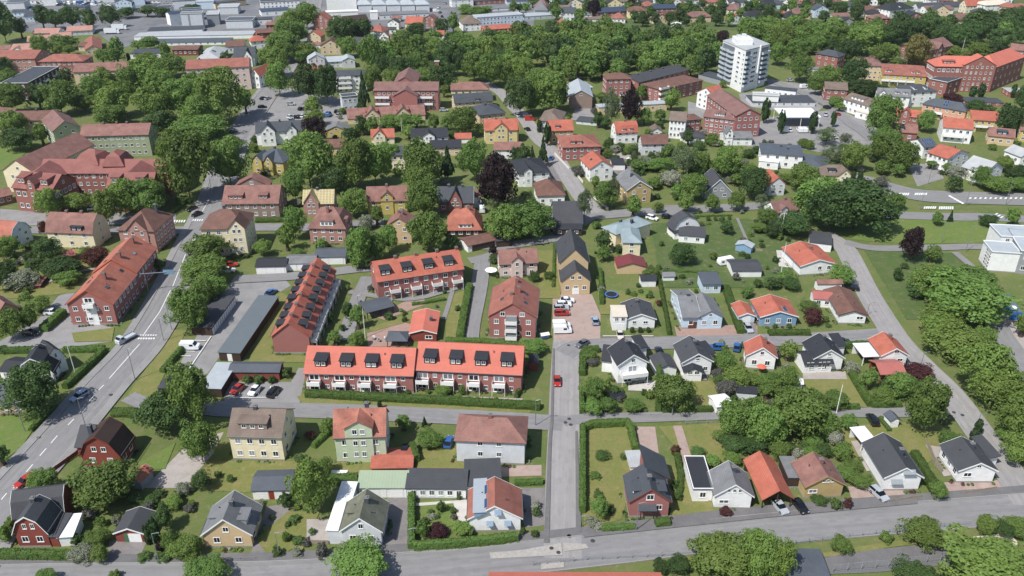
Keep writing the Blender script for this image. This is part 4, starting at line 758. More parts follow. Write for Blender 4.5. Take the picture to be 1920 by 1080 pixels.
('48~r82',81.2,192.4,2.2,2.6,'cr'),
('0~l73',82.1,198.6,2.8,1.5,'b'),
('11~f73',85.3,191.6,0.9,0.4,'s'),
('48~f91',99.0,168.1,3.3,1.6,'cr'),
('16~b93',86.3,157.4,2.8,1.4,'b'),
('19~b93',91.2,159.6,3.1,2.5,'b'),
('0~r93',90.2,146.4,4.1,6.0,'b'),
('20~l94',115.4,191.2,5.1,2.9,'l'),
('1~l94',122.7,196.0,10.3,5.1,'b'),
('6~r91',112.7,184.5,4.9,2.6,'l'),
('60~r91',112.5,176.0,6.8,3.4,'l'),
('61~r91',110.2,160.4,5.7,5.8,'l'),
('0~f94',120.2,179.9,3.4,2.5,'b'),
('20~f91',112.3,155.4,5.4,4.0,'l'),
('51~r110',109.5,143.8,4.0,4.9,'l'),
('0~l92',65.2,162.2,2.7,2.5,'b'),
('0~f92',74.4,155.4,2.9,1.5,'b'),
('7~f92',69.5,155.6,1.9,1.9,'b'),
('1~b107',61.9,145.7,5.9,4.5,'b'),
('0~b109',68.4,143.9,2.6,3.1,'b'),
('7~l93',74.4,146.9,1.8,1.6,'b'),
('32~b110',102.4,145.2,1.0,2.1,'t'),
('8~r90',83.4,169.3,1.6,1.6,'w'),
('8~r93',97.3,150.2,1.4,0.9,'w'),
('9~l92',62.2,160.4,1.4,1.2,'l*'),
('8~r86',68.1,170.9,1.5,0.7,'w'),
('26~f82',70.7,190.8,0.7,0.7,'s'),
('27~f82',74.5,190.8,0.7,0.7,'s'),
('0~r88',61.2,162.4,2.4,1.7,'b'),
('11~l73',85.4,194.0,0.9,0.9,'s'),
('6~f109',76.2,113.5,3.3,1.7,'l'),
('10~f108',69.7,113.5,1.2,1.2,'b*'),
('7~r111',60.3,110.8,1.8,1.4,'b'),
('62~l111',46.7,104.3,2.6,3.9,'l'),
('20~f109',82.0,104.1,6.7,3.4,'l'),
('9~f110',89.0,115.2,1.9,1.8,'l'),
('0~f110',95.1,115.7,2.5,1.3,'b'),
('3~f110',92.6,115.2,2.1,1.1,'d'),
('63~b107',56.6,137.4,2.3,1.5,'b'),
('64~b107',60.4,137.4,1.7,0.8,'r2'),
('65~b108',64.6,141.3,1.9,0.9,'b'),
('66~b108',63.2,137.6,2.0,1.0,'b'),
('67~l109',69.4,136.7,2.1,1.7,'b'),
('68~l109',70.4,133.2,1.9,1.0,'b'),
('7~r108',67.9,130.9,1.9,1.0,'b'),
('69~l109',70.2,128.9,2.0,1.0,'b'),
('3~b108',65.9,138.1,2.0,1.0,'d'),
('46~f108',63.3,122.2,1.2,1.2,'s'),
('44~f108',60.7,123.9,1.6,0.8,'s'),
('7~f109',84.2,124.8,1.7,1.7,'b'),
('7~b110',93.6,140.8,1.9,1.7,'b'),
('31~b110',100.6,142.9,1.1,1.8,'t'),
('62~r110',106.6,135.6,3.6,2.8,'l'),
('7~r110',107.4,143.6,1.8,0.9,'b'),
('10~b110',97.2,143.1,1.5,0.7,'b*'),
('48~f108',65.7,122.4,0.9,1.3,'cr'),
('48~b111',52.2,108.9,0.6,0.3,'cr'),
('10~l109',71.6,129.0,1.1,0.9,'b*'),
('15~r111',70.3,103.1,3.3,1.6,'d'),
('33~b50',12.4,316.8,2.4,5.9,'y'),
('33~r189',8.2,322.5,1.6,3.1,'y'),
('43~r52',24.6,259.3,2.7,6.0,'bi'),
('0~l62',32.9,273.6,4.1,4.1,'b'),
('43~f62',36.3,274.1,2.4,5.2,'bi'),
('43~f51',5.2,271.1,2.8,3.4,'bi'),
('1~r37',5.7,248.8,7.1,4.8,'b'),
('0~l52',11.6,263.5,2.8,1.9,'b'),
('6~f64',70.5,270.0,2.7,2.8,'l'),
('6~l69',79.1,270.5,2.7,3.1,'l'),
('43~b69',88.3,272.3,2.1,2.7,'bi'),
('43~b64',66.4,303.5,4.2,5.9,'bi'),
('8~l64',60.3,294.9,3.8,2.9,'w'),
('16~b64',73.2,309.0,4.5,3.9,'b'),
('19~b64',83.1,303.9,4.9,5.5,'b'),
('19~r63',57.2,311.0,3.4,2.2,'b'),
('42~l64',65.8,281.2,4.4,4.1,'b'),
('15~r64',87.4,282.0,4.9,5.4,'d'),
('8~r63',53.6,315.2,3.7,2.2,'w'),
('47~l61',25.6,305.7,2.3,2.3,'p'),
('11~l54',28.9,255.9,1.4,1.1,'s'),
('15~b60',52.4,228.8,3.7,2.7,'d'),
('10~r52',28.4,255.9,1.4,1.4,'b*'),
('3~f54',33.9,236.9,1.3,1.4,'d*'),
('11~f49',6.7,217.6,1.6,1.6,'s'),
('11~l53',11.2,219.3,1.6,1.1,'s'),
('0~b59',41.5,219.0,2.8,1.4,'b'),
('11~b56',64.0,264.8,0.9,0.6,'s'),
('17~r56',67.7,262.5,0.9,0.9,'s'),
('45~r56',70.2,262.4,0.7,0.8,'s'),
('18~r56',72.9,262.9,0.7,0.8,'s'),
('11~l69',75.3,263.5,0.7,0.7,'s'),
('0~l69',86.5,258.7,3.2,2.6,'b'),
('0~f69',82.6,252.6,2.7,1.3,'b'),
('8~f213',60.8,327.2,1.9,1.3,'w'),
('0~b68',90.9,301.8,3.4,2.8,'b'),
('0~r62',53.3,292.5,3.0,1.8,'b'),
('1~r69',104.8,263.0,7.6,6.5,'b'),
('14~r71',115.4,255.5,10.8,6.7,'d'),
('14~b71',106.3,254.0,7.6,6.8,'d'),
('31~r67',130.4,298.2,1.2,2.5,'t'),
('32~r67',133.0,298.2,1.2,2.5,'t'),
('47~r67',140.1,294.3,2.5,2.2,'p'),
('12~l74',123.8,231.2,3.1,4.8,'c'),
('3~r72',114.6,218.2,1.4,2.1,'d*'),
('3~r71',120.2,226.1,1.2,1.0,'d*'),
('33~b74',150.7,261.5,1.1,2.4,'y'),
('15~b74',161.7,257.9,3.0,1.6,'d'),
('6~r67',135.2,311.3,4.5,5.1,'l'),
('43~r66',129.8,320.4,5.2,3.0,'bi'),
('0~l77',149.4,322.0,4.4,5.6,'b'),
('1~l75',153.8,311.4,5.8,5.5,'b'),
('8~l75',153.0,317.4,1.6,1.6,'w'),
('0~r68',108.5,290.3,4.8,4.5,'b'),
('15~b71',93.1,250.3,4.9,3.5,'d'),
('15~l71',85.8,248.0,2.6,2.1,'d'),
('0~r72',97.3,216.5,3.6,2.3,'b'),
('49~l76',172.1,304.3,2.9,2.3,'w'),
('34~f76',177.1,294.3,3.3,3.3,'b'),
('50~l76',176.7,304.1,2.3,2.3,'w'),
('35~f76',180.4,289.0,5.0,2.5,'b'),
('42~f76',189.1,290.4,4.0,2.0,'b'),
('15~r76',195.4,302.0,3.6,2.2,'d'),
('6~r76',194.7,310.6,3.4,2.6,'l'),
('21~b94',121.7,209.3,6.5,3.3,'b'),
('22~b94',132.8,209.1,6.3,3.2,'b'),
('15~r68',108.7,292.4,3.0,1.8,'d'),
('15~l72',81.5,212.6,2.7,1.4,'d'),
('1~l198',13.4,408.4,6.0,7.4,'b'),
('14~r187',3.8,385.0,6.3,8.4,'d'),
('1~f198',18.7,391.7,7.4,8.8,'b'),
('1~b208',9.6,390.2,5.1,6.2,'b'),
('15~f198',21.3,392.4,4.8,6.2,'d'),
('12~l214',54.1,370.8,4.6,7.1,'c'),
('43~f209',45.0,365.8,3.9,8.2,'bi'),
('30~f208',12.3,361.1,1.2,3.0,'t'),
('30~f210',15.2,342.4,1.7,4.5,'t'),
('30~l219',117.3,374.9,2.2,5.3,'t'),
('20~r185',4.3,439.5,5.7,6.8,'l'),
('12~l200',31.1,485.7,4.3,4.3,'c'),
('12~f274',135.0,543.8,3.9,3.9,'c'),
('12~r262',61.4,646.4,5.0,5.0,'c'),
('12~r264',92.8,664.0,5.2,4.1,'c'),
('21~b220',156.6,450.8,5.8,6.6,'b'),
('14~r222',196.5,491.4,6.3,6.3,'d'),
('22~b220',168.4,440.6,6.1,4.9,'b'),
('14~b220',181.0,439.9,6.8,6.4,'d'),
('0~l220',156.7,424.2,4.1,4.9,'b'),
('70~l227',214.9,515.7,9.8,7.7,'l'),
('71~f227',231.8,480.3,6.9,8.5,'a'),
('72~l227',223.3,495.6,5.5,4.7,'l'),
('1~l233',161.8,352.5,6.2,8.2,'b'),
('0~f232',185.8,361.4,3.6,4.3,'b'),
('8~l227',228.1,486.3,5.1,2.5,'w'),
('14~r220',179.1,419.6,7.5,3.8,'d'),
('15~b230',190.2,425.2,4.2,2.1,'d'),
('31~f219',120.1,359.0,1.8,4.8,'t'),
('32~f219',134.2,359.1,1.9,4.6,'t'),
('30~r219',146.9,369.1,1.4,3.2,'t'),
('32~b238',238.3,416.8,2.0,3.6,'t'),
('31~b238',234.4,417.2,2.0,2.8,'t'),
('30~f239',255.8,418.5,1.4,3.1,'t'),
('43~f219',135.3,343.4,4.3,3.4,'bi'),
('43~l77',142.0,339.6,2.6,2.9,'bi'),
('1~l77',159.1,338.2,5.4,3.8,'b'),
('48~l238',220.1,409.2,4.3,2.5,'cr'),
('15~b235',214.7,377.7,4.1,4.4,'d'),
('20~l228',282.9,510.5,6.5,3.5,'l'),
('20~r227',265.5,506.4,6.5,3.2,'l'),
('37~b228',293.6,542.7,7.3,6.4,'d'),
('41~b227',280.4,551.3,7.4,5.6,'d'),
('14~r227',284.3,539.2,6.8,5.5,'d'),
('73~b227',274.9,558.5,7.9,7.5,'d'),
('36~b227',260.1,554.8,7.0,6.6,'d'),
('37~b227',242.5,543.6,7.3,5.1,'d'),
('41~b228',308.4,531.5,7.2,5.4,'d'),
('14~f255',354.9,599.2,6.1,6.6,'d'),
('15~f256',325.9,542.0,4.7,6.9,'d'),
('14~b255',363.2,625.6,7.8,3.9,'d'),
('14~b256',326.1,590.4,7.4,6.0,'d'),
('36~b228',292.3,509.8,5.3,4.0,'d'),
('14~l237',220.1,357.0,5.1,6.0,'d'),
('15~f238',246.1,391.8,3.9,6.0,'d'),
('15~b237',224.6,359.9,3.6,3.3,'d'),
('20~b222',168.6,522.8,6.2,7.1,'l'),
('39~b222',184.8,543.2,6.4,5.5,'b'),
('40~b222',197.5,542.9,6.4,6.0,'b'),
('1~l227',207.9,542.9,6.9,6.0,'b'),
('1~l222',154.7,488.1,5.1,5.9,'b'),
('38~b222',172.2,509.9,6.1,4.4,'b'),
('74~b222',184.9,516.7,5.8,4.9,'b'),
('14~b222',194.9,517.1,5.3,4.0,'d'),
('1~b227',213.3,543.8,6.5,4.7,'b'),
('1~f244',244.4,573.0,6.8,4.9,'b'),
('20~f269',197.0,577.5,5.4,4.5,'l'),
('75~l227',215.6,492.1,5.1,4.7,'l'),
('76~l213',48.0,332.2,1.5,1.6,'l*'),
('77~r209',44.1,379.8,1.5,1.2,'s'),
('78~b65',102.4,332.5,1.7,1.8,'s'),
('79~f213',76.5,315.9,2.4,2.3,'w'),
('78~r63',49.7,319.9,1.9,2.0,'s'),
('80~l65',97.5,326.9,2.3,1.9,'s'),
('81~f205',79.4,336.9,2.5,2.2,'s'),
('81~b213',63.5,338.8,1.4,1.3,'s'),
('77~r211',41.1,338.5,2.5,2.3,'s'),
('81~b214',67.0,367.0,2.3,1.9,'s'),
('82~l213',45.6,335.8,2.5,1.8,'s'),
('83~l206',87.4,342.2,2.0,1.4,'w'),
('84~b64',72.8,305.6,2.4,2.0,'s'),
('85~b64',79.5,311.3,2.3,2.5,'s'),
('83~r211',43.3,333.9,2.2,1.6,'w'),
('86~f213',69.4,318.7,1.2,1.3,'l*'),
('77~l204',66.6,350.5,2.1,1.7,'s'),
('80~b64',76.8,311.0,1.9,1.7,'s'),
('87~b64',60.9,304.7,2.4,2.6,'d*'),
('81~r213',65.8,329.6,2.5,2.1,'s'),
('82~l65',85.9,325.9,1.5,1.5,'s'),
('88~f213',63.9,327.9,1.6,1.3,'s'),
('76~r205',86.0,342.7,2.5,2.7,'l*'),
('84~b65',103.7,332.1,1.8,1.7,'s'),
('76~f205',72.3,338.9,2.0,1.6,'l*'),
('89~b64',74.2,310.7,2.4,2.2,'w'),
('84~f213',62.8,324.3,1.7,1.3,'s'),
('76~r213',67.6,332.8,1.9,1.7,'l*'),
('90~b64',81.0,310.1,2.2,1.7,'p'),
('82~r63',47.2,317.8,1.4,1.5,'s'),
('76~r211',39.3,326.7,2.5,2.1,'l*'),
('88~l213',50.6,331.0,2.3,2.3,'s'),
('91~l65',96.2,310.7,1.4,1.0,'w'),
('89~r63',49.7,315.6,2.0,1.4,'w'),
('76~r65',126.6,337.9,1.9,2.1,'l*'),
('81~b66',140.4,336.8,2.2,1.5,'s'),
('87~l77',147.4,321.9,1.4,1.4,'d*'),
('76~l77',160.1,341.1,1.8,1.7,'l*'),
('83~r66',137.0,312.4,2.2,2.2,'w'),
('76~b65',124.1,340.2,2.1,2.0,'l*'),
('92~r66',128.4,315.1,1.7,1.4,'s'),
('83~r67',138.2,311.2,1.7,1.3,'w'),
('87~l75',156.2,313.5,2.3,2.5,'d*'),
('93~l77',148.2,334.0,1.2,1.2,'p'),
('87~b66',127.0,322.2,1.9,1.5,'d*'),
('77~l77',159.7,341.2,1.5,1.3,'s'),
('81~f196',-81.3,327.7,1.3,1.4,'s'),
('83~f184',-59.2,363.8,2.0,1.6,'w'),
('87~b190',-95.4,362.0,1.9,1.5,'d*'),
('94~b190',-109.2,358.9,1.4,1.1,'s'),
('76~r191',-67.7,358.3,2.2,1.8,'l*'),
('87~r191',-70.7,355.6,2.5,2.1,'d*'),
('77~b194',-26.0,340.6,1.8,1.9,'s'),
('77~l195',-26.0,350.6,2.1,2.2,'s'),
('83~b192',-64.2,358.7,1.7,1.5,'w'),
('77~f191',-77.5,350.7,1.4,1.2,'s'),
('77~l190',-112.0,347.7,2.0,1.5,'s'),
('95~r194',-19.8,327.2,2.4,1.7,'w'),
('83~b196',-82.3,346.1,2.1,1.8,'w'),
('90~b195',-26.8,355.1,1.8,1.5,'p'),
('76~f190',-108.7,334.4,1.9,1.9,'l*'),
('81~b190',-92.0,367.2,1.9,1.6,'s'),
('76~b188',-4.3,362.8,1.3,1.0,'l*'),
('77~l193',-46.2,333.6,1.4,1.1,'s'),
('79~r194',-14.6,335.5,2.0,1.6,'w'),
('83~b190',-109.7,361.7,1.4,1.3,'w'),
('96~f184',-51.0,366.2,1.2,1.1,'d*'),
('97~f192',-54.3,339.2,1.4,1.4,'l*'),
('90~b57',75.1,243.3,1.3,1.3,'p'),
('87~r57',80.5,241.0,1.0,0.9,'d*'),
('77~f69',91.8,251.5,1.6,1.3,'s'),
('87~l70',81.9,230.1,1.1,1.1,'d*'),
('77~f58',72.1,214.0,1.3,1.3,'s'),
('77~b57',75.7,241.0,1.6,1.4,'s'),
('76~b58',62.9,232.3,1.3,1.3,'l*'),
('83~r60',52.3,215.8,1.0,0.9,'w'),
('90~l215',39.5,391.3,1.8,1.4,'p'),
('83~l213',52.4,339.0,1.4,1.4,'w'),
('76~b214',65.3,372.9,1.1,1.0,'l*'),
('76~l209',26.7,380.3,1.0,0.8,'l*'),
('78~l213',46.7,330.5,0.9,0.9,'s'),
('82~b64',70.3,310.8,1.9,1.8,'s'),
('94~b214',53.8,371.3,0.9,0.7,'s'),
('77~l215',47.9,385.7,1.2,0.9,'s'),
('77~f206',86.8,332.3,0.8,0.7,'s'),
('94~b213',60.4,342.1,1.0,0.8,'s'),
('90~b213',61.6,341.8,1.1,0.9,'p'),
('83~l203',84.7,356.5,1.7,1.5,'w'),
('94~f205',77.4,335.0,1.4,1.0,'s'),
('76~f214',60.6,356.0,1.9,1.7,'l*'),
('87~r205',84.8,345.1,1.2,1.1,'d*'),
('77~l203',78.8,372.4,0.9,0.6,'s'),
('95~f213',68.7,313.8,1.9,1.4,'w'),
('83~b204',76.9,372.7,1.0,0.7,'w'),
('83~f204',68.4,349.1,0.9,0.8,'w'),
('98~b64',80.7,314.0,1.3,1.5,'s'),
('90~l213',50.7,328.5,1.1,1.1,'p'),
('96~f213',71.5,317.4,1.3,1.3,'d*'),
('99~f213',63.9,322.7,1.5,1.1,'l*'),
('77~l209',27.3,384.3,1.1,1.1,'s'),
('77~b211',29.6,343.0,0.9,0.7,'s'),
('76~l206',89.7,341.7,1.4,1.5,'l*'),
('77~l207',42.9,347.7,1.3,1.1,'s'),
('78~b62',43.0,291.4,1.7,1.2,'s'),
('90~r62',58.0,296.4,1.5,1.5,'p'),
('87~r62',54.5,293.1,1.7,1.3,'d*'),
('100~b65',117.2,336.7,1.6,1.5,'d*'),
('77~b68',86.0,303.0,1.4,1.3,'s'),
('76~l65',96.0,327.6,0.9,0.9,'l*'),
('90~b68',90.9,307.9,1.8,1.5,'p'),
('101~b64',83.3,298.0,1.6,1.4,'w'),
('83~b65',109.0,333.1,1.8,1.9,'w'),
('77~f65',104.3,308.6,1.0,0.8,'s'),
('78~l65',85.2,322.9,2.0,1.6,'s'),
('102~l65',92.7,310.6,1.1,1.1,'w'),
('103~l65',93.4,316.5,1.8,1.7,'w'),
('77~r206',109.0,343.7,1.2,1.2,'s'),
('80~b65',108.3,331.4,1.3,1.0,'s'),
('87~l65',86.4,322.1,1.6,1.4,'d*'),
('87~f65',101.2,308.4,1.2,0.9,'d*'),
('90~r206',112.0,344.8,1.4,1.0,'p'),
('88~l65',99.6,328.1,1.4,1.5,'s'),
('82~b65',101.0,333.9,1.0,0.8,'s'),
('88~b65',114.8,330.7,1.0,1.0,'s'),
('104~f197',-50.2,310.0,1.8,1.8,'l*'),
('104~f192',-59.5,333.7,1.7,1.5,'l*'),
('97~f197',-45.0,306.9,1.7,1.6,'l*'),
('77~b29',-101.3,326.9,1.7,1.2,'s'),
('105~f194',-27.9,318.2,1.7,1.7,'l*'),
('77~l189',-9.4,323.8,1.4,1.1,'s'),
('94~f194',-22.7,325.5,0.9,0.8,'s'),
('83~r197',-29.9,308.5,1.6,1.7,'w'),
('106~f194',-23.1,315.9,0.8,0.9,'l*'),
('77~f193',-40.7,334.3,1.3,1.2,'s'),
('87~r197',-35.3,312.9,1.4,1.3,'d*'),
('81~f194',-20.5,314.5,1.5,1.3,'s'),
('83~l189',-13.2,326.3,1.4,1.1,'w'),
('90~f197',-50.9,304.7,0.9,0.7,'p'),
('90~r29',-72.9,311.9,1.7,1.3,'p'),
('94~f196',-64.0,320.4,0.8,0.9,'s'),
('77~r29',-83.8,324.1,1.1,0.8,'s'),
('77~f29',-97.2,306.4,1.3,1.0,'s'),
('81~b195',-29.4,366.2,1.7,1.8,'s'),
('83~f187',-19.0,368.2,1.5,1.3,'w'),
('83~l184',-81.3,381.7,1.2,1.1,'w'),
('83~l187',-24.0,382.6,1.5,1.3,'w'),
('77~f182',-80.4,390.1,1.1,0.8,'s'),
('77~r191',-68.9,363.4,1.4,1.5,'s'),
('77~b193',-34.9,364.9,1.0,1.0,'s'),
('87~b193',-42.8,356.6,1.5,1.0,'d*'),
('77~l187',-26.1,375.8,1.0,0.9,'s'),
('94~b195',-24.6,358.9,1.0,1.0,'s'),
('100~f184',-56.8,364.3,1.3,1.2,'d*'),
('76~f182',-81.4,389.9,1.7,1.7,'l*'),
('87~b53',26.6,236.4,0.5,0.5,'d*'),
('77~b60',44.8,225.3,0.9,0.9,'s'),
('83~b60',47.1,225.3,0.9,0.7,'w'),
('77~r54',48.4,242.2,1.0,0.9,'s'),
('83~f54',31.6,237.5,0.8,0.7,'w'),
('90~r55',42.8,227.3,0.5,0.4,'p'),
('77~b55',33.6,232.4,0.7,0.7,'s'),
('77~f54',34.2,238.5,1.1,1.2,'s'),
('76~l86',54.4,179.6,1.1,0.9,'l*'),
('77~b86',60.0,181.2,1.0,0.8,'s'),
('83~l90',70.4,180.7,0.7,0.6,'w'),
('83~r86',67.7,179.0,0.8,0.8,'w'),
('77~r85',49.9,176.4,1.1,0.9,'s'),
('90~r85',53.0,174.0,0.8,0.8,'p'),
('104~r85',52.9,172.4,1.0,0.8,'l*'),
('90~r86',67.6,176.5,0.7,0.7,'p'),
('77~r86',66.2,174.0,0.9,0.9,'s'),
('83~b86',54.5,182.5,0.8,0.8,'w'),
('88~f59',39.4,207.4,1.1,0.9,'s'),
('107~f59',34.7,209.0,0.7,0.6,'l*'),
('83~f53',26.0,211.3,1.1,0.9,'w'),
('77~r53',26.0,219.4,0.9,0.7,'s'),
('78~f59',37.3,210.5,0.8,0.6,'s'),
('77~f53',25.5,212.7,0.7,0.7,'s'),
('82~f59',33.6,209.6,0.9,0.8,'s'),
('86~f59',40.0,210.3,0.6,0.5,'l*'),
('77~l59',37.1,214.0,0.8,0.7,'s'),
('99~f59',35.1,208.9,1.0,0.7,'l*'),
('83~r58',79.8,223.2,1.0,0.9,'w'),
('87~f57',73.9,233.0,1.0,0.8,'d*'),
('90~f58',66.8,218.2,1.2,1.3,'p'),
('77~f57',72.6,234.8,1.1,0.8,'s'),
('76~l71',87.7,246.9,1.3,1.2,'l*'),
('83~b57',80.5,252.3,0.8,0.8,'w'),
('77~b82',67.2,207.4,1.3,1.2,'s'),
('83~f58',68.6,217.0,0.6,0.5,'w'),
('77~r58',79.5,215.6,0.8,0.8,'s'),
('76~f69',85.0,253.0,1.2,1.2,'l*'),
('77~r57',81.4,245.4,0.9,0.6,'s'),
('76~b57',79.0,249.6,1.1,0.9,'l*'),
('76~r58',77.9,225.2,0.7,0.8,'l*'),
('87~l71',90.4,245.7,0.8,0.6,'d*'),
('88~l64',62.8,294.0,0.9,0.7,'s'),
('82~f213',54.4,324.5,1.0,0.9,'s'),
('82~b62',37.8,292.4,1.6,1.7,'s'),
('78~b64',69.5,298.9,1.0,0.9,'s'),
('77~b63',42.4,322.9,1.8,1.5,'s'),
('107~f213',63.4,326.9,1.7,1.4,'l*'),
('100~f213',57.6,326.5,1.7,1.4,'d*'),
('78~l64',60.5,281.9,2.0,1.8,'s'),
('87~r63',49.8,316.7,1.2,0.9,'d*'),
('90~r61',44.7,300.6,1.2,1.3,'p'),
('82~l64',58.5,301.1,1.4,1.3,'s'),
('88~r63',55.8,317.8,1.4,1.1,'s'),
('94~r213',79.9,320.7,0.9,0.8,'s'),
('76~r63',48.9,314.6,1.4,1.5,'l*'),
('87~f63',48.5,305.9,1.4,1.4,'d*'),
('84~l65',85.9,311.4,2.0,1.5,'s'),
('101~r63',48.4,311.6,1.1,0.8,'w'),
('78~f213',57.2,321.6,1.6,1.4,'s'),
('77~f63',51.1,307.1,1.3,1.1,'s'),
('84~r63',51.8,313.9,1.0,1.1,'s'),
('90~b62',53.8,300.0,0.8,0.7,'p'),
('84~b62',54.1,294.2,1.5,1.2,'s'),
('88~b64',82.1,312.6,1.1,1.2,'s'),
('77~r61',40.1,301.2,1.2,1.2,'s'),
('88~b62',54.7,296.4,1.2,1.0,'s'),
('77~r62',53.2,282.5,1.3,1.1,'s'),
('93~f83',25.1,157.3,0.8,0.8,'p'),
('76~f83',25.8,161.2,0.8,0.7,'l*'),
('87~f83',21.5,153.8,1.1,0.9,'d*'),
('108~f83',34.2,161.3,0.8,0.8,'p'),
('84~f83',24.4,160.7,1.1,1.1,'s'),
('88~f83',29.0,153.9,0.9,0.8,'s'),
('87~l83',20.1,163.3,0.6,0.7,'d*'),
('78~f83',21.8,159.5,0.9,0.8,'s'),
('82~f83',18.2,153.5,1.0,0.8,'s'),
('77~l83',18.2,159.1,1.2,1.0,'s'),
('97~r85',52.6,168.7,1.2,1.0,'l*'),
('76~b88',51.5,164.6,1.4,1.2,'l*'),
('77~l92',64.0,160.8,1.0,1.0,'s'),
('77~r88',59.2,161.5,1.0,1.1,'s'),
('90~r88',60.1,156.6,0.8,0.6,'p'),
('90~l88',50.0,161.4,0.8,0.8,'p'),
('101~b88',57.4,166.0,0.8,0.7,'w'),
('88~b88',56.5,166.0,1.3,1.1,'s'),
('90~f92',65.5,160.4,0.9,0.7,'p'),
('90~b88',54.8,166.1,1.3,1.5,'p'),
('82~b88',49.9,164.7,1.6,1.2,'s'),
('106~f92',66.1,156.6,0.8,0.7,'l*'),
('89~b88',56.0,165.7,1.4,1.1,'w'),
('78~b88',53.5,164.6,1.0,1.0,'s'),
('105~f92',64.3,156.2,1.5,1.2,'l*'),
('77~f88',57.2,156.8,1.1,1.0,'s'),
('77~f86',63.2,166.9,1.2,0.9,'s'),
('77~l88',51.9,157.1,1.1,1.0,'s'),
('95~f88',59.5,146.6,1.2,1.0,'w'),
('79~f88',66.0,147.2,1.3,1.3,'w'),
('80~b107',59.6,139.3,1.2,1.2,'s'),
('109~l109',67.8,142.9,1.2,1.2,'s'),
('77~b108',63.5,135.2,1.0,0.7,'s'),
('76~b107',64.6,142.8,1.4,1.4,'l*'),
('92~l109',66.1,144.0,1.1,1.2,'s'),
('110~b107',57.2,138.5,1.1,0.9,'d*'),
('111~b107',55.4,140.7,1.6,1.5,'d*'),
('88~b107',62.1,139.0,1.5,1.5,'s'),
('78~b107',56.3,143.3,1.6,1.8,'s'),
('83~b109',69.8,141.7,1.8,1.8,'w'),
('112~b107',65.5,145.0,0.9,1.0,'d*'),
('83~b107',60.3,137.1,1.5,1.3,'w'),
('82~b107',51.3,143.1,1.4,1.0,'s'),
('84~b107',57.0,139.3,1.0,1.1,'s'),
('84~b93',90.6,158.8,1.5,1.5,'s'),
('78~f91',92.2,162.0,1.3,1.0,'s'),
('88~f91',94.2,162.4,1.4,1.5,'s'),
('88~b93',90.7,159.0,0.7,0.5,'s'),
('82~f91',88.8,163.4,0.9,0.9,'s'),
('76~b93',89.0,161.7,0.9,0.8,'l*'),
('78~b93',88.8,161.5,1.2,1.2,'s'),
('82~b93',87.9,161.1,1.3,0.9,'s'),
('84~f91',92.4,161.1,1.1,0.9,'s'),
('77~r93',94.9,155.9,1.1,0.8,'s'),
('77~f26',-155.9,233.0,0.8,0.7,'s'),
('76~f26',-160.5,234.4,1.5,1.1,'l*'),
('76~f27',-138.1,224.4,1.1,0.8,'l*'),
('83~f21',-141.7,237.1,0.9,0.7,'w'),
('76~l27',-154.3,228.9,1.2,1.1,'l*'),
('90~l28',-144.0,213.7,1.4,1.3,'p'),
('77~r28',-132.6,217.5,0.8,0.7,'s'),
('82~l28',-152.3,220.9,0.7,0.5,'s'),
('78~l28',-147.5,213.2,0.8,0.7,'s'),
('88~l28',-150.3,218.9,0.9,0.7,'s'),
('82~f27',-142.6,227.8,1.1,0.9,'s'),
('108~l27',-148.4,229.4,1.2,1.1,'p'),
('82~l27',-149.8,230.6,1.8,1.7,'s'),
('83~b28',-138.4,223.6,1.1,0.9,'w'),
('90~f26',-161.2,234.6,1.4,1.1,'p'),
('88~l27',-145.0,235.5,1.6,1.8,'s'),
('78~f27',-137.0,227.0,1.6,1.2,'s'),
('88~f27',-135.8,226.5,1.8,1.5,'s'),
('76~f28',-140.3,210.2,1.1,1.1,'l*'),
('87~r28',-131.5,215.8,1.2,1.3,'d*'),
('77~b28',-141.6,222.9,0.9,1.0,'s'),
('87~f27',-144.1,226.1,1.0,0.9,'d*'),
('79~f26',-159.3,236.0,1.1,1.1,'w'),
('78~l27',-146.8,225.3,1.7,1.6,'s'),
('93~l27',-152.2,228.0,1.0,1.0,'p'),
('87~l28',-152.1,222.3,1.3,1.4,'d*'),
('83~l27',-151.7,230.6,1.4,1.2,'w'),
('84~l27',-146.2,229.0,1.5,1.2,'s'),
('77~r26',-155.1,239.7,1.4,1.1,'s'),
('95~f26',-161.1,235.3,1.1,0.9,'w'),
('76~r3',-63.0,123.0,0.8,0.7,'l*'),
('90~r3',-62.9,121.5,1.1,0.8,'p'),
('81~b3',-66.5,125.4,1.1,0.8,'s'),
('91~l2',-80.9,125.8,1.1,1.0,'w'),
('81~f2',-78.4,125.1,1.4,1.1,'s'),
('87~f1',-85.0,128.2,1.2,1.2,'d*'),
('94~f2',-76.9,126.5,0.9,0.8,'s'),
('76~l3',-78.5,117.6,1.1,1.1,'l*'),
('83~l3',-75.6,118.1,0.9,1.0,'w'),
('77~l2',-83.1,124.0,0.9,0.9,'s'),
('103~l2',-80.9,124.4,0.7,0.6,'w'),
('90~b3',-71.0,122.1,1.1,0.9,'p'),
('94~b3',-68.7,122.8,0.7,0.6,'s'),
('77~r0',-81.7,119.8,1.1,0.8,'s'),
('90~r0',-81.6,119.8,1.3,1.0,'p'),
('102~l2',-80.8,125.0,0.8,0.6,'w'),
('93~f99',-11.5,121.2,0.5,0.4,'p'),
('78~f99',-14.6,119.6,0.6,0.5,'s'),
('88~f99',-11.4,121.1,0.7,0.7,'s'),
('108~f99',-11.3,119.4,0.6,0.6,'p'),
('82~f99',-15.8,121.0,0.6,0.5,'s'),
('101~f99',-17.0,118.5,0.5,0.5,'w'),
('89~f99',-15.5,119.5,0.8,0.6,'w'),
('76~f31',-58.8,240.6,0.8,0.7,'l*'),
('90~l33',-45.6,249.1,1.0,1.0,'p'),
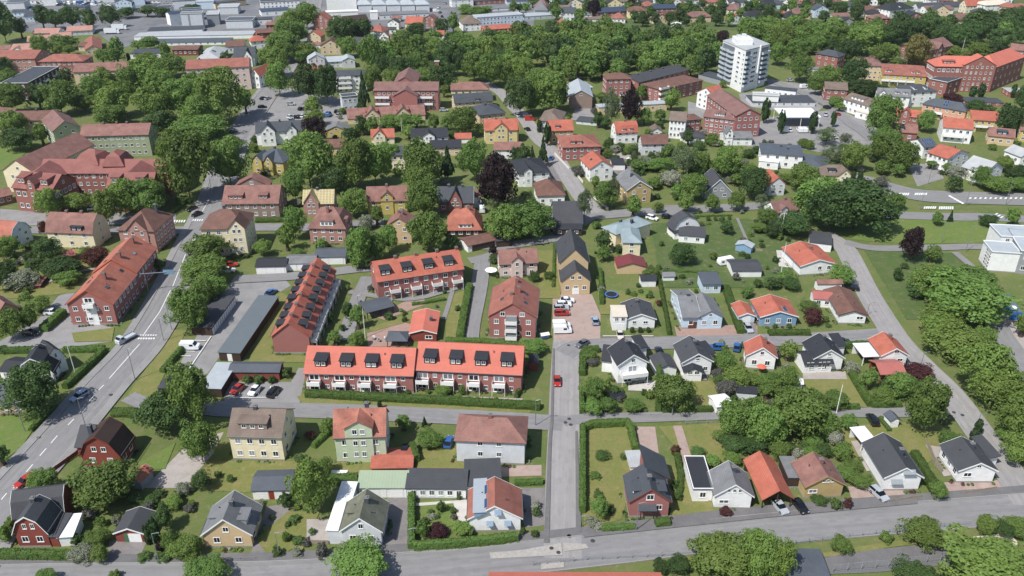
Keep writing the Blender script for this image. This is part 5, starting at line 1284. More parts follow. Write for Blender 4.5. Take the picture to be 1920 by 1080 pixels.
('81~r40',-45.2,238.7,1.3,1.0,'s'),
('76~f33',-38.9,243.2,0.9,0.7,'l*'),
('76~l33',-41.2,250.8,0.7,0.7,'l*'),
('77~r31',-51.2,242.2,0.8,0.7,'s'),
('94~r40',-46.4,238.6,0.9,0.9,'s'),
('87~r31',-50.5,247.8,1.1,1.1,'d*'),
('87~l33',-45.0,246.0,1.1,1.0,'d*'),
('77~f31',-62.2,240.0,1.1,0.9,'s'),
('88~r76',194.6,303.9,1.1,1.2,'s'),
('113~l78',200.5,324.0,0.8,0.6,'d*'),
('84~r76',194.4,307.2,0.9,0.8,'s'),
('77~b76',181.7,311.8,1.0,1.0,'s'),
('83~r75',185.3,316.7,1.4,1.5,'w'),
('78~r76',193.2,305.1,1.2,1.2,'s'),
('87~f75',168.9,307.7,1.2,1.0,'d*'),
('87~r75',190.6,317.6,1.4,1.3,'d*'),
('87~l76',170.9,307.2,0.9,0.8,'d*'),
('77~f75',173.9,311.1,1.2,0.9,'s'),
('114~l78',199.3,321.2,1.3,1.3,'d*'),
('82~r76',188.5,309.0,0.8,0.9,'s'),
('83~l76',171.9,300.5,1.4,1.2,'w'),
('77~f76',187.2,297.9,0.9,0.8,'s'),
('95~l77',154.0,339.3,1.4,1.0,'w'),
('115~r66',137.7,329.7,1.7,1.8,'p'),
('100~r66',129.4,313.1,1.6,1.3,'d*'),
('116~r66',140.3,331.1,1.5,1.4,'p'),
('96~b65',126.3,343.1,1.4,1.5,'d*'),
('108~l77',148.4,325.6,1.6,1.2,'p'),
('109~r66',133.3,317.7,1.8,1.4,'s'),
('76~b66',132.8,329.2,1.3,1.3,'l*'),
('117~r66',137.6,322.6,1.3,1.1,'p'),
('96~r66',130.3,311.7,1.8,1.8,'d*'),
('79~l77',152.2,328.6,1.5,1.4,'w'),
('94~b66',125.9,322.4,0.9,0.8,'s'),
('76~r46',-31.0,199.7,0.7,0.5,'l*'),
('77~r42',-19.6,210.2,0.6,0.6,'s'),
('90~r41',-46.1,202.1,0.7,0.6,'p'),
('83~r41',-43.9,191.3,0.4,0.4,'w'),
('87~r46',-29.9,197.1,0.4,0.4,'d*'),
('76~b41',-48.0,212.6,0.8,0.8,'l*'),
('77~r46',-29.7,198.0,0.7,0.6,'s'),
('90~f42',-21.1,202.0,0.5,0.4,'p'),
('87~l46',-42.4,202.8,0.8,0.8,'d*'),
('83~b45',-22.2,199.3,0.5,0.4,'w'),
('77~l45',-29.3,194.3,0.8,0.8,'s'),
('90~l42',-41.3,212.1,0.9,0.8,'p'),
('77~b56',66.0,269.3,0.7,0.7,'s'),
('77~f64',66.7,269.7,0.5,0.5,'s'),
('76~r56',67.2,259.1,0.8,0.5,'l*'),
('90~b56',61.6,265.9,0.8,0.8,'p'),
('92~r56',64.7,258.2,0.9,0.7,'s'),
('83~l69',80.8,268.7,0.8,0.8,'w'),
('109~r56',72.2,262.3,1.0,0.7,'s'),
('87~l69',83.9,260.7,0.9,0.7,'d*'),
('87~r43',-27.9,159.9,0.5,0.4,'d*'),
('77~l43',-45.3,160.6,0.7,0.6,'s'),
('77~f44',-16.6,159.8,0.5,0.4,'s'),
('88~f43',-39.8,160.1,0.6,0.4,'s'),
('83~f43',-38.1,160.4,0.6,0.6,'w'),
('101~f44',-16.3,158.4,0.3,0.3,'w'),
('118~f43',-32.5,160.3,0.6,0.6,'p'),
('78~f43',-42.1,160.9,0.5,0.5,'s'),
('82~f43',-42.1,160.0,0.7,0.6,'s'),
('89~f44',-14.3,158.5,0.5,0.5,'w'),
('76~f44',-3.7,157.8,0.5,0.6,'l*'),
('119~f43',-40.3,160.0,0.3,0.3,'p'),
('84~f43',-41.4,159.8,0.7,0.6,'s'),
('76~l44',-19.9,160.7,0.6,0.7,'l*'),
('77~l102',-37.7,115.5,0.7,0.7,'s'),
('92~r4',-46.4,119.4,0.6,0.5,'s'),
('76~r103',-42.0,122.3,0.7,0.7,'l*'),
('83~f103',-49.4,123.4,0.7,0.6,'w'),
('90~f103',-42.4,121.9,0.4,0.3,'p'),
('109~r4',-42.8,117.5,0.7,0.5,'s'),
('90~l102',-38.2,112.7,0.8,0.7,'p'),
('76~f236',204.0,337.4,1.7,1.4,'l*'),
('82~f238',227.2,396.3,1.9,1.8,'s'),
('77~f236',216.8,341.4,1.5,1.4,'s'),
('83~b78',211.8,332.6,1.6,1.2,'w'),
('77~b237',224.6,358.7,1.3,1.2,'s'),
('77~r235',230.4,380.9,1.9,1.7,'s'),
('76~f238',241.6,395.8,1.5,1.6,'l*'),
('87~f238',236.0,389.3,1.2,1.2,'d*'),
('88~f238',233.6,388.1,0.8,0.8,'s'),
('83~r235',222.4,363.2,1.2,1.1,'w'),
('78~f238',230.5,402.5,1.4,1.4,'s'),
('76~b237',225.3,362.4,1.4,1.5,'l*'),
('90~b81',57.8,203.1,0.5,0.4,'p'),
('77~b81',61.2,204.7,0.7,0.5,'s'),
('76~r80',56.6,201.4,1.0,1.0,'l*'),
('77~b80',53.3,210.5,0.6,0.7,'s'),
('109~l58',64.6,228.6,0.6,0.4,'s'),
('77~r60',50.9,219.5,1.0,0.7,'s'),
('87~b80',50.4,206.5,0.9,0.7,'d*'),
('92~l58',61.0,227.1,0.6,0.5,'s'),
('87~r80',57.4,205.9,0.5,0.5,'d*')]
WOOD_=[
(-106.5,134.9,1.5,2.1,'d'),
(-136.6,203.1,1.7,1.5,'b'),
(-133.7,234.1,1.9,1.1,'l'),
(-327.0,565.5,4.0,5.6,'d'),
(-326.6,594.2,4.7,7.2,'d'),
(-317.4,592.5,5.1,5.8,'d'),
(-290.8,588.1,4.4,6.8,'d'),
(-278.9,515.7,3.3,2.6,'l'),
(-272.5,516.0,3.7,2.4,'l'),
(-232.0,492.0,4.3,6.7,'b'),
(-240.9,492.4,3.5,3.7,'b'),
(-233.1,488.9,4.3,4.3,'b'),
(-235.3,529.7,3.4,2.4,'b'),
(-206.1,498.5,3.2,4.8,'b'),
(-230.1,397.2,3.6,5.6,'d'),
(-202.1,343.5,2.7,4.2,'b'),
(-127.9,390.5,3.5,5.5,'b'),
(-236.1,437.4,3.2,4.5,'d'),
(-169.4,492.8,2.4,2.8,'d'),
(-272.9,642.1,5.0,3.4,'d'),
(-262.2,642.7,5.5,2.9,'d'),
(-125.3,492.8,3.5,3.1,'b'),
(-93.7,384.1,3.5,4.3,'l'),
(-66.6,357.1,2.4,3.7,'d'),
(-62.0,355.7,2.7,3.8,'b'),
(-43.2,366.2,3.3,2.7,'b'),
(-35.1,363.8,2.4,3.1,'b'),
(-29.5,361.8,2.9,3.2,'b'),
(-45.1,350.8,3.2,2.7,'l'),
(-34.9,419.9,2.1,2.6,'l'),
(-47.0,567.9,4.0,5.4,'d'),
(-40.1,580.4,3.6,5.7,'b'),
(-20.2,648.1,4.5,2.7,'b'),
(-71.2,349.1,2.9,2.3,'d'),
(-14.2,356.1,1.8,2.4,'b'),
(-89.7,502.3,3.6,4.4,'d'),
(-50.5,503.0,4.4,3.6,'d'),
(-20.2,648.2,4.0,2.5,'b'),
(-74.0,517.4,2.9,2.9,'b'),
(-71.7,238.6,2.3,3.6,'b'),
(-60.8,239.4,1.9,1.4,'b'),
(-45.9,258.3,2.0,2.8,'b'),
(-22.6,250.0,1.8,1.5,'l'),
(-44.9,225.8,2.0,1.5,'d'),
(-47.0,226.0,2.2,1.4,'b'),
(-75.8,248.2,2.0,1.1,'d'),
(-41.2,190.4,1.8,2.8,'b'),
(-45.8,182.2,1.7,1.5,'b'),
(-24.0,147.0,1.6,1.4,'b'),
(41.6,134.6,1.5,0.8,'b'),
(45.4,142.8,1.6,0.8,'b'),
(19.5,174.7,1.8,0.9,'b'),
(67.5,208.3,1.7,0.9,'b'),
(59.6,158.8,1.6,1.3,'b'),
(69.3,175.1,1.9,2.1,'l'),
(84.7,162.3,1.8,2.2,'b'),
(134.2,186.1,1.8,2.7,'l'),
(115.0,207.2,2.1,1.6,'d'),
(1.6,314.9,2.4,3.7,'d'),
(4.8,311.3,2.9,4.4,'d'),
(31.1,291.7,1.5,2.1,'b'),
(42.0,265.0,2.3,3.3,'b'),
(51.2,269.1,1.8,1.5,'l'),
(61.2,269.4,2.6,2.9,'l'),
(59.5,302.4,2.6,1.3,'b'),
(60.7,282.7,2.4,2.2,'b'),
(85.1,294.9,2.5,1.9,'b'),
(50.3,311.2,2.9,1.7,'b'),
(28.9,237.4,2.3,3.1,'d'),
(28.7,231.2,2.1,1.8,'b'),
(71.1,251.1,2.0,1.7,'d'),
(62.5,314.1,2.9,1.5,'b'),
(63.7,324.6,2.5,2.5,'b'),
(136.8,272.5,2.6,2.3,'b'),
(164.5,289.1,2.7,2.5,'d'),
(130.0,230.0,2.3,2.3,'l'),
(144.9,258.5,1.8,1.8,'b'),
(169.4,257.0,2.0,2.8,'b'),
(145.4,307.6,2.9,2.3,'b'),
(150.4,304.6,2.3,2.1,'b'),
(104.3,298.0,2.6,1.3,'l'),
(167.6,314.0,2.1,1.2,'b'),
(172.5,310.7,1.6,1.3,'b'),
(123.8,313.8,2.1,1.5,'b'),
(80.9,217.2,2.0,1.2,'b'),
(75.7,212.9,2.0,1.4,'d'),
(77.2,395.1,3.6,4.6,'b'),
(61.0,371.7,2.8,3.4,'b'),
(39.1,368.0,2.1,3.3,'d'),
(44.9,410.5,2.7,2.0,'l'),
(69.1,376.3,2.5,2.5,'b'),
(65.7,414.7,2.4,3.1,'b'),
(75.4,341.6,2.0,3.1,'d'),
(8.7,451.3,4.0,5.2,'l'),
(112.4,438.9,1.8,1.4,'l'),
(42.6,366.4,2.4,1.8,'d'),
(223.0,483.2,3.9,1.9,'l'),
(159.9,403.4,3.0,1.9,'b'),
(158.7,394.1,2.3,1.6,'b'),
(157.7,400.9,2.0,1.6,'b'),
(225.9,387.4,3.5,2.1,'d'),
(173.2,563.6,4.0,5.4,'l'),
(148.0,527.7,5.0,5.1,'b'),
(160.7,530.9,4.1,4.3,'b'),
(170.1,531.5,4.9,5.4,'b'),
(153.2,536.2,5.4,7.2,'b'),
(161.4,538.6,4.5,5.2,'l'),
(160.6,549.1,4.4,4.6,'l'),
(169.7,548.4,4.8,4.8,'b'),
(154.8,559.2,5.2,6.1,'b'),
(166.0,558.8,5.6,6.6,'b'),
(155.7,565.8,5.1,6.0,'b'),
(167.4,566.4,4.6,5.1,'b'),
(177.3,569.5,4.4,5.0,'l'),
(163.1,576.6,4.3,4.5,'b'),
(173.8,575.2,4.8,5.5,'l'),
(32.3,451.9,4.8,5.3,'b'),
(42.7,451.9,6.0,7.4,'b'),
(58.6,452.3,5.0,5.0,'b'),
(25.2,460.6,4.7,5.0,'b'),
(36.5,461.8,5.5,6.4,'b'),
(50.0,459.4,4.8,6.0,'d'),
(59.6,458.3,5.1,6.8,'d'),
(74.1,458.5,4.9,6.6,'b'),
(98.8,458.8,5.0,5.3,'b'),
(29.7,472.0,4.7,6.2,'b'),
(43.8,472.2,5.1,5.3,'d'),
(58.5,470.0,5.2,5.7,'b'),
(65.5,475.9,5.0,5.1,'d'),
(84.2,469.3,6.0,6.5,'b'),
(91.0,469.8,6.1,7.1,'b'),
(108.9,470.1,5.1,6.5,'d'),
(23.3,486.1,5.9,7.3,'d'),
(34.8,480.1,4.5,5.2,'l'),
(48.1,480.3,5.9,6.4,'b'),
(60.1,485.7,5.8,6.7,'d'),
(74.6,481.4,5.5,5.7,'b'),
(89.5,481.3,5.9,6.1,'d'),
(100.0,486.9,4.8,6.0,'b'),
(110.3,484.0,5.4,6.0,'b'),
(21.1,495.3,5.2,5.9,'b'),
(30.3,493.3,5.8,7.5,'d'),
(44.7,492.6,5.1,5.6,'b'),
(56.2,496.5,5.7,6.4,'b'),
(67.8,492.1,4.4,4.9,'l'),
(78.4,491.8,5.3,5.9,'b'),
(93.6,496.0,5.0,6.1,'b'),
(105.9,495.6,4.6,5.6,'d'),
(118.7,491.4,4.6,5.5,'b'),
(26.4,503.2,5.8,7.1,'b'),
(39.4,508.4,5.1,5.2,'b'),
(49.6,508.0,5.0,6.4,'b'),
(63.0,504.6,5.9,6.1,'b'),
(77.8,506.2,4.4,5.3,'d'),
(87.3,507.4,4.7,5.1,'b'),
(100.6,505.3,5.3,5.8,'b'),
(111.8,507.4,5.9,6.7,'b'),
(17.5,514.5,4.9,6.5,'b'),
(33.2,516.3,5.8,6.7,'l'),
(44.9,514.9,5.0,6.5,'b'),
(54.1,517.5,4.5,5.7,'b'),
(67.3,518.9,5.6,7.3,'b'),
(78.4,519.3,4.7,5.3,'b'),
(91.0,516.9,5.8,7.5,'d'),
(107.5,518.7,5.2,6.1,'b'),
(120.3,513.8,4.4,4.7,'d'),
(24.9,528.0,5.5,6.7,'d'),
(38.9,524.9,4.4,4.7,'b'),
(49.8,528.5,5.5,6.7,'b'),
(59.5,525.3,5.0,6.1,'b'),
(72.0,524.4,5.6,5.8,'b'),
(84.0,527.4,4.5,5.8,'b'),
(101.6,530.4,4.8,5.6,'b'),
(111.1,528.4,4.4,4.9,'b'),
(122.1,528.5,4.8,5.5,'b'),
(15.9,541.7,4.7,5.5,'b'),
(33.7,537.4,6.0,7.3,'l'),
(42.3,539.4,5.6,7.6,'b'),
(58.4,541.1,5.9,8.0,'b'),
(65.8,539.2,5.5,6.9,'b'),
(78.5,536.3,4.4,5.9,'d'),
(95.2,541.4,4.9,5.8,'d'),
(105.0,540.2,5.1,6.1,'d'),
(117.8,541.8,5.8,6.4,'b'),
(25.5,551.8,5.3,6.2,'d'),
(36.4,547.5,5.4,6.0,'b'),
(50.0,549.5,4.6,6.0,'b'),
(61.2,547.8,5.0,5.7,'b'),
(-15.0,470.8,4.4,4.8,'b'),
(-0.9,470.4,5.2,5.4,'l'),
(-69.5,477.5,4.6,5.7,'b'),
(-58.1,482.8,5.1,5.3,'b'),
(-37.2,479.2,5.5,7.1,'d'),
(-25.5,482.2,5.7,6.9,'b'),
(9.7,484.2,5.7,6.5,'b'),
(-75.1,492.4,5.7,6.4,'b'),
(-64.6,493.0,5.4,7.1,'b'),
(-35.0,494.3,5.0,6.7,'b'),
(-12.9,497.4,4.9,6.6,'l'),
(0.2,498.5,5.3,6.4,'l'),
(-66.4,504.7,4.3,5.6,'b'),
(-57.2,505.5,4.9,6.5,'b'),
(5.7,507.4,5.4,6.1,'l'),
(-48.8,523.7,5.1,5.9,'b'),
(-33.4,522.8,4.8,5.1,'b'),
(-14.2,520.0,5.6,6.6,'d'),
(-5.2,518.5,5.5,6.2,'l'),
(9.5,524.2,5.5,5.9,'d'),
(5.1,537.8,5.7,6.9,'b'),
(177.5,527.5,4.6,5.3,'b'),
(194.4,526.9,4.4,5.4,'b'),
(171.8,542.5,5.8,6.6,'l'),
(228.3,542.0,5.4,6.1,'b'),
(169.5,552.7,5.8,6.0,'b'),
(180.7,552.2,5.3,7.0,'b'),
(195.7,552.0,5.7,5.9,'b'),
(209.2,551.7,5.8,6.6,'l'),
(222.8,551.5,4.9,5.0,'b'),
(239.5,554.1,4.4,5.3,'b'),
(184.5,561.3,5.8,6.8,'l'),
(201.7,561.0,4.6,4.9,'b'),
(214.1,567.8,4.7,5.8,'l'),
(229.0,564.3,4.5,5.1,'l'),
(272.1,538.6,4.3,5.8,'d'),
(312.2,541.9,4.3,4.9,'d'),
(248.4,550.9,5.1,6.0,'d'),
(304.3,549.1,5.2,5.7,'d'),
(320.5,553.2,5.2,5.6,'b'),
(257.3,567.0,5.7,7.4,'d'),
(269.1,566.3,4.5,5.6,'d'),
(286.4,564.6,5.9,5.9,'b'),
(302.7,562.6,4.6,5.9,'d'),
(317.2,560.8,4.4,5.1,'d'),
(329.3,564.3,5.4,6.8,'d'),
(264.0,575.4,4.5,6.0,'d'),
(280.0,573.8,5.5,7.3,'b'),
(292.1,579.3,4.7,4.7,'b'),
(309.5,577.6,5.6,5.8,'d'),
(322.0,574.0,5.2,5.3,'d'),
(338.1,579.2,4.8,4.8,'b'),
(302.5,587.9,4.6,4.7,'d'),
(315.5,585.1,5.0,5.6,'b'),
(342.2,585.5,5.4,6.7,'d'),
(92.7,604.1,3.5,3.8,'d'),
(101.9,608.3,3.1,3.9,'d'),
(112.3,609.8,3.6,4.0,'d'),
(124.0,605.9,2.6,3.3,'d'),
(134.0,605.1,2.9,3.3,'d'),
(144.6,605.0,3.2,4.1,'d'),
(153.7,604.3,3.5,4.3,'b'),
(175.1,607.2,2.6,3.5,'d'),
(186.3,609.3,2.9,2.9,'d'),
(88.8,617.6,3.2,3.8,'d'),
(94.0,614.6,3.0,3.7,'d'),
(120.4,613.6,3.7,4.8,'d'),
(150.4,615.7,2.5,2.6,'d'),
(190.6,614.2,3.6,3.9,'d'),
(210.8,617.3,3.8,5.2,'b'),
(224.9,618.5,3.0,3.7,'d'),
(101.9,627.9,3.3,3.9,'d'),
(123.7,626.3,3.2,3.7,'d'),
(152.2,627.1,3.8,5.0,'d'),
(185.0,622.6,3.6,4.4,'d'),
(228.6,623.6,2.5,2.9,'d'),
(250.1,623.7,3.8,4.5,'d'),
(127.8,636.2,3.5,4.6,'b'),
(136.6,637.0,4.0,4.2,'d'),
(146.5,634.8,3.4,4.5,'d'),
(168.6,634.7,2.6,3.2,'b'),
(180.7,637.6,2.6,3.2,'d'),
(189.5,632.1,3.8,4.7,'d'),
(255.6,631.8,3.9,4.4,'d'),
(103.2,643.0,2.7,3.4,'b'),
(134.9,643.1,2.6,3.1,'b'),
(145.6,642.5,2.8,3.0,'d'),
(153.0,643.2,2.8,3.3,'b'),
(177.6,645.9,3.4,4.6,'d'),
(184.9,644.8,3.9,4.3,'d'),
(204.4,646.7,2.8,3.6,'d'),
(217.2,646.1,2.8,3.5,'d'),
(248.7,645.0,3.4,3.8,'d'),
(256.8,643.7,3.8,4.8,'d'),
(88.4,654.5,3.4,3.7,'b'),
(95.8,654.5,3.1,3.7,'d'),
(127.7,653.7,3.2,3.6,'d'),
(158.7,651.2,3.9,5.2,'d'),
(182.7,651.9,3.9,4.9,'b'),
(212.6,655.0,3.7,4.7,'b'),
(246.2,654.7,2.9,3.9,'d'),
(251.6,653.4,3.0,3.9,'d'),
(58.0,664.8,3.5,3.9,'d'),
(68.9,664.6,3.9,3.9,'b'),
(113.3,663.6,3.3,4.5,'d'),
(120.1,659.7,4.0,4.2,'b'),
(146.0,664.4,3.4,4.0,'d'),
(187.9,665.2,3.9,4.3,'b'),
(225.8,660.2,3.8,5.0,'d'),
(235.9,665.1,3.3,4.0,'d'),
(251.2,660.2,2.7,3.1,'b'),
(288.9,660.2,3.2,3.4,'d'),
(67.9,672.6,2.8,3.7,'b'),
(99.0,669.8,2.6,2.9,'d'),
(116.0,670.7,3.1,4.0,'d'),
(138.4,673.4,2.8,2.9,'d'),
(188.2,669.0,2.9,3.7,'b'),
(199.7,673.5,3.9,5.2,'d'),
(246.1,671.8,3.2,4.2,'d'),
(275.2,671.0,3.3,4.0,'d'),
(295.9,671.2,2.8,3.8,'d'),
(249.3,682.8,2.6,3.5,'b'),
(270.0,681.8,3.7,4.1,'b'),
(292.5,683.0,3.9,4.0,'d'),
(49.1,619.0,3.6,4.4,'b'),
(32.6,629.1,3.7,4.4,'b'),
(1.0,651.9,3.1,4.1,'b'),
(10.6,652.5,3.0,3.5,'b'),
(31.8,650.3,3.4,4.3,'b'),
(5.8,656.6,2.6,3.0,'d'),
(41.0,660.7,3.6,3.8,'d'),
(21.1,671.4,3.3,3.8,'d'),
(34.8,672.3,3.4,4.2,'d'),
(16.2,680.3,3.2,3.6,'b'),
(27.3,682.8,3.1,3.4,'d'),
(49.1,680.4,3.8,4.3,'b')]
SH_={0:'red gambrel house with white trim and porch',1:'red gambrel house with dark brown roof',5:'white gambrel house with black roof',6:'low tan bungalow with blue-grey roof',7:'mustard villa with weathered red roof',8:'long three storey brick block with orange roof',9:'dark garage row with white doors',11:'carport with pale blue metal roof',12:'low red storage shed with blue-grey roof',13:'small dark flat shed',15:'long cream gabled hall with weathered red roof',16:'low red brick annex',19:'beige two storey house with brown roof',20:'brown roofed brick house cut',24:'grey-brown plaster house with red tiled roof',25:'brown roofed house half hidden',26:'pale blue gambrel house with orange roof',28:'tiny red roofed shed',36:'long white carport with brown roof',37:'dark flat garages',39:'white garage row with grey roof',40:'white garage row with dark blue roof',41:'long terrace of brick row houses with orange roof',47:'small grey roofed gazebo',57:'small blue-grey shed with pale roof',58:'white garden shed with grey roof',60:'tiny white playhouse with grey roof',61:'white villa with bright orange-red roof',62:'mustard gabled house with grey roof',63:'white garage with black flat roof',68:'light grey house with orange-red roof',69:'white house with pinkish brown roof',71:'white garage with dark flat roof',73:'long white bungalow with brown roof',75:'white corner villa with red roof',78:'white house cut',84:'dark roofed garage',89:'small red bin store with dark roof',91:'white house with orange roof and red carport',92:'tiny white outhouse',94:'small pale metal shed',99:'long white outbuilding with dark grey roof',107:'grey flat roofed link',110:'white bungalow with charcoal roof',111:'dark roofed pavilion cut',112:'brick building with orange-red roof cut',113:'pink brick apartment block with red roof',118:'white end house with bright orange roof',124:'white gabled house with pale pink roof',125:'low red roofed house cut',127:'low brown roofed red building',128:'round grey roofed pavilion',129:'white gabled villa with blue-black roof',133:'low white loading hall',135:'factory hall with navy blue roof',136:'factory hall with navy roof',137:'blue-grey gabled depot',138:'warehouse with dark blue roof',139:'warehouse with pale metal roof',140:'low pale shed',141:'low grey depot',142:'left blue-grey workshop',143:'right blue-grey workshop',146:'small white hall',147:'low slate roofed store',148:'long pale office',149:'white hall with navy roof',150:'low factory store',154:'tall brick gabled building',155:'house with steep red gable',156:'low house with dull red roof',157:'big bright white warehouse',165:'bright white cube',166:'dark brown roofed house',169:'flat white house',170:'white gabled house with red-brown roof',172:'small white house with red roof',175:'low building with orange-red hipped roof',176:'white hall with pale blue roof',177:'flat dark shop with red wall',178:'low white shed',180:'low building with red roof',189:'white house with faded red roof',191:'low yellow house with grey roof',194:'beige house with black roof',196:'brown roofed bungalow',197:'narrow cream house with slate roof',202:'white house with orange roof',205:'low white house with dark roof',206:'white house with grey roof',208:'grey villa with brown-grey hipped roof',212:'pale yellow house with orange gable roof',215:'long low building with pale flat roof',216:'low slate roofed link',220:'red brick house with grey roof',227:'red brick house with maroon roof',228:'brick block with red roof',232:'dark brick house with orange roof',236:'tan house with red roof and dark dormer',237:'yellow house with red roof cut',238:'low slate roofed wing',239:'low pink building with pale roof',240:'orange hipped house',241:'red-brown hipped villa',242:'white gabled cottage',243:'low house with rusty roof',245:'brown roofed white house',246:'dark brick house with brown roof',249:'red-brown roofed house',250:'small orange roofed house',252:'tan house with orange roof',253:'big white house with beige roof',254:'white house with red roof',255:'pale blue roofed house',256:'small pale blue tower house',258:'house with slate roof and skylights',259:'low red roofed building',260:'narrow red house sunk',261:'white twin gabled house',262:'low grey roofed house',263:'low brown-grey cottage',266:'villa with broad brown hipped roof',267:'apartment house with red roof',268:'pale blue house with white dormer gable',269:'white house with black hipped roof',271:'white house at top',272:'second white house',273:'white block cut',274:'small white pavilion',275:'pale yellow cottage',276:'long slate roofed shed',277:'white house with slate roof',278:'shaded slate roofed house',279:'slate roofed house',280:'white house with blue slate roof',282:'white house with red hip',283:'white depot with pale roof',284:'slate roofed hall',286:'small navy roofed depot',289:'factory store with blue grey roof'}
G_=[
('long green hedge~f44',[(-48.62,159.68),(-31.9,158.3),(-13.04,156.73),(6.46,154.82)],1.8,1.7),
('short green hedge~f13',[(-91.07,152.55),(-82.59,152.3)],2.2,1.5),
('clipped green hedge~r102',[(-20.13,126.61),(-18.45,111.34)],1.3,1.9),
('clipped green hedge~f101',[(-18.1,111.5),(-10.39,112.26),(-1.99,113.32),(1.12,113.92)],1.3,1.9),
('long green hedge~l104',[(15.67,146.24),(13.71,120.98)],1.2,2.0),
('clipped green hedge~f83',[(15.64,146.61),(17.9,148.14),(25.73,148.72),(26.75,146.24)],1.6,1.6),
('short green hedge~b104',[(26.31,146.24),(26.45,139.4)],1.4,1.6),
('larger short green hedge~f104',[(16.96,116.37),(23.36,116.89)],1.2,1.2),
('smaller short green hedge~f104',[(27.33,117.59),(30.17,118.12)],1.6,1.4),
('clipped green hedge~b83',[(17.22,168.1),(17.99,177.07),(19.16,178.95),(22.26,179.26)],1.6,1.6),
('short green hedge~f83',[(16.55,161.4),(15.96,152.55)],1.0,1.4),
('smaller clipped green hedge~l87',[(34.41,153.45),(45.92,153.65)],1.0,1.5),
('larger clipped green hedge~l87',[(36.11,169.26),(33.51,153.55)],1.2,3.0),
('short green hedge~b5',[(-129.81,178.63),(-122.12,178.95)],1.6,1.5),
('clipped green hedge~b5',[(-114.93,178.95),(-104.6,179.58)],1.6,1.4),
('clipped green hedge~r5',[(-104.33,178.95),(-105.59,170.43),(-106.76,162.49)],1.5,1.5),
('clipped green hedge~r6',[(-105.64,155.59),(-106.16,151.06),(-106.72,146.24)],0.9,1.0),
('clipped green hedge~l79',[(26.29,213.58),(25.31,203.25)],1.2,1.5),
('long green hedge~f80',[(43.76,216.92),(41.73,187.1)],0.9,1.3),
('long green hedge~b81',[(62.6,213.58),(61.62,199.48),(60.99,187.77)],2.2,1.2),
('clipped green hedge~f82',[(67.95,187.3),(78.97,187.44)],1.8,1.4),
('short green hedge~b91',[(84.81,180.85),(92.0,181.17)],1.4,1.8),
('clipped green hedge~b93',[(83.18,168.68),(82.89,160.86),(83.09,155.59)],1.5,1.8),
('smaller short green hedge~b93',[(83.15,155.33),(89.89,155.59)],1.2,1.6),
('larger short green hedge~b93',[(70.98,154.46),(79.97,154.67)],1.0,1.4),
('clipped green hedge~r109',[(85.17,137.65),(85.08,132.59),(84.87,126.61)],1.8,2.2),
('clipped green hedge~f0',[(-93.36,109.72),(-86.21,109.56),(-80.29,109.4)],1.6,1.8),
('short green hedge~l0',[(-95.49,114.32),(-95.93,119.18)],1.3,1.5),
('long green hedge~r45',[(-12.52,213.58),(-13.21,196.55),(-13.66,184.76)],2.0,1.8),
('long green hedge~f48',[(-17.45,183.77),(-6.97,183.31),(0.0,181.5),(8.3,181.5)],1.6,1.2),
('larger short green hedge~r44',[(0.0,155.85),(6.02,155.33)],1.3,1.3),
('short green hedge~l98',[(-37.31,129.83),(-31.49,130.07)],2.4,1.6),
('short green hedge~r100',[(-21.44,140.73),(-20.09,135.94)],1.3,2.0),
('clipped green hedge~r24',[(-88.2,261.54),(-78.69,262.11)],1.8,1.4),
('clipped green hedge~l105',[(35.08,138.09),(34.8,131.77),(33.19,125.08)],1.2,1.0),
('long green hedge~f53',[(13.85,242.79),(12.13,213.58)],0.8,0.9),
('clipped green hedge~b13',[(-84.71,179.58),(-86.02,169.26)],1.3,1.5),
('clipped green hedge~f53',[(26.78,223.85),(26.21,213.58)],1.0,1.6),
('short green hedge~f93',[(83.48,151.06),(83.66,146.24)],0.9,0.8),
('short green hedge~l96',[(-42.88,140.73),(-40.2,146.24)],1.2,1.2),
('clipped green hedge~r76',[(182.57,296.17),(193.77,293.41)],2.5,1.4),
('clipped green hedge~r7',[(-124.03,198.01),(-124.97,188.79)],2.4,2.0),
('clipped green hedge~l58',[(45.86,223.85),(62.21,222.52)],0.5,0.9),
('clipped green hedge~l69',[(64.23,265.8),(77.01,266.74)],0.4,0.6),
('short green hedge~r97',[(0.54,129.15),(6.25,129.55)],1.2,1.1),
('short green hedge~f101',[(-1.74,113.32),(0.12,113.59)],1.0,1.5),
('clipped green hedge~l25',[(-120.49,264.41),(-118.15,277.66)],1.2,1.0),
('clipped green hedge~f42',[(-28.24,203.25),(-25.3,204.02),(-19.05,206.35)],0.8,0.8),
('smaller short green hedge~r44',[(0.94,158.72),(1.58,160.86)],0.8,1.6)]
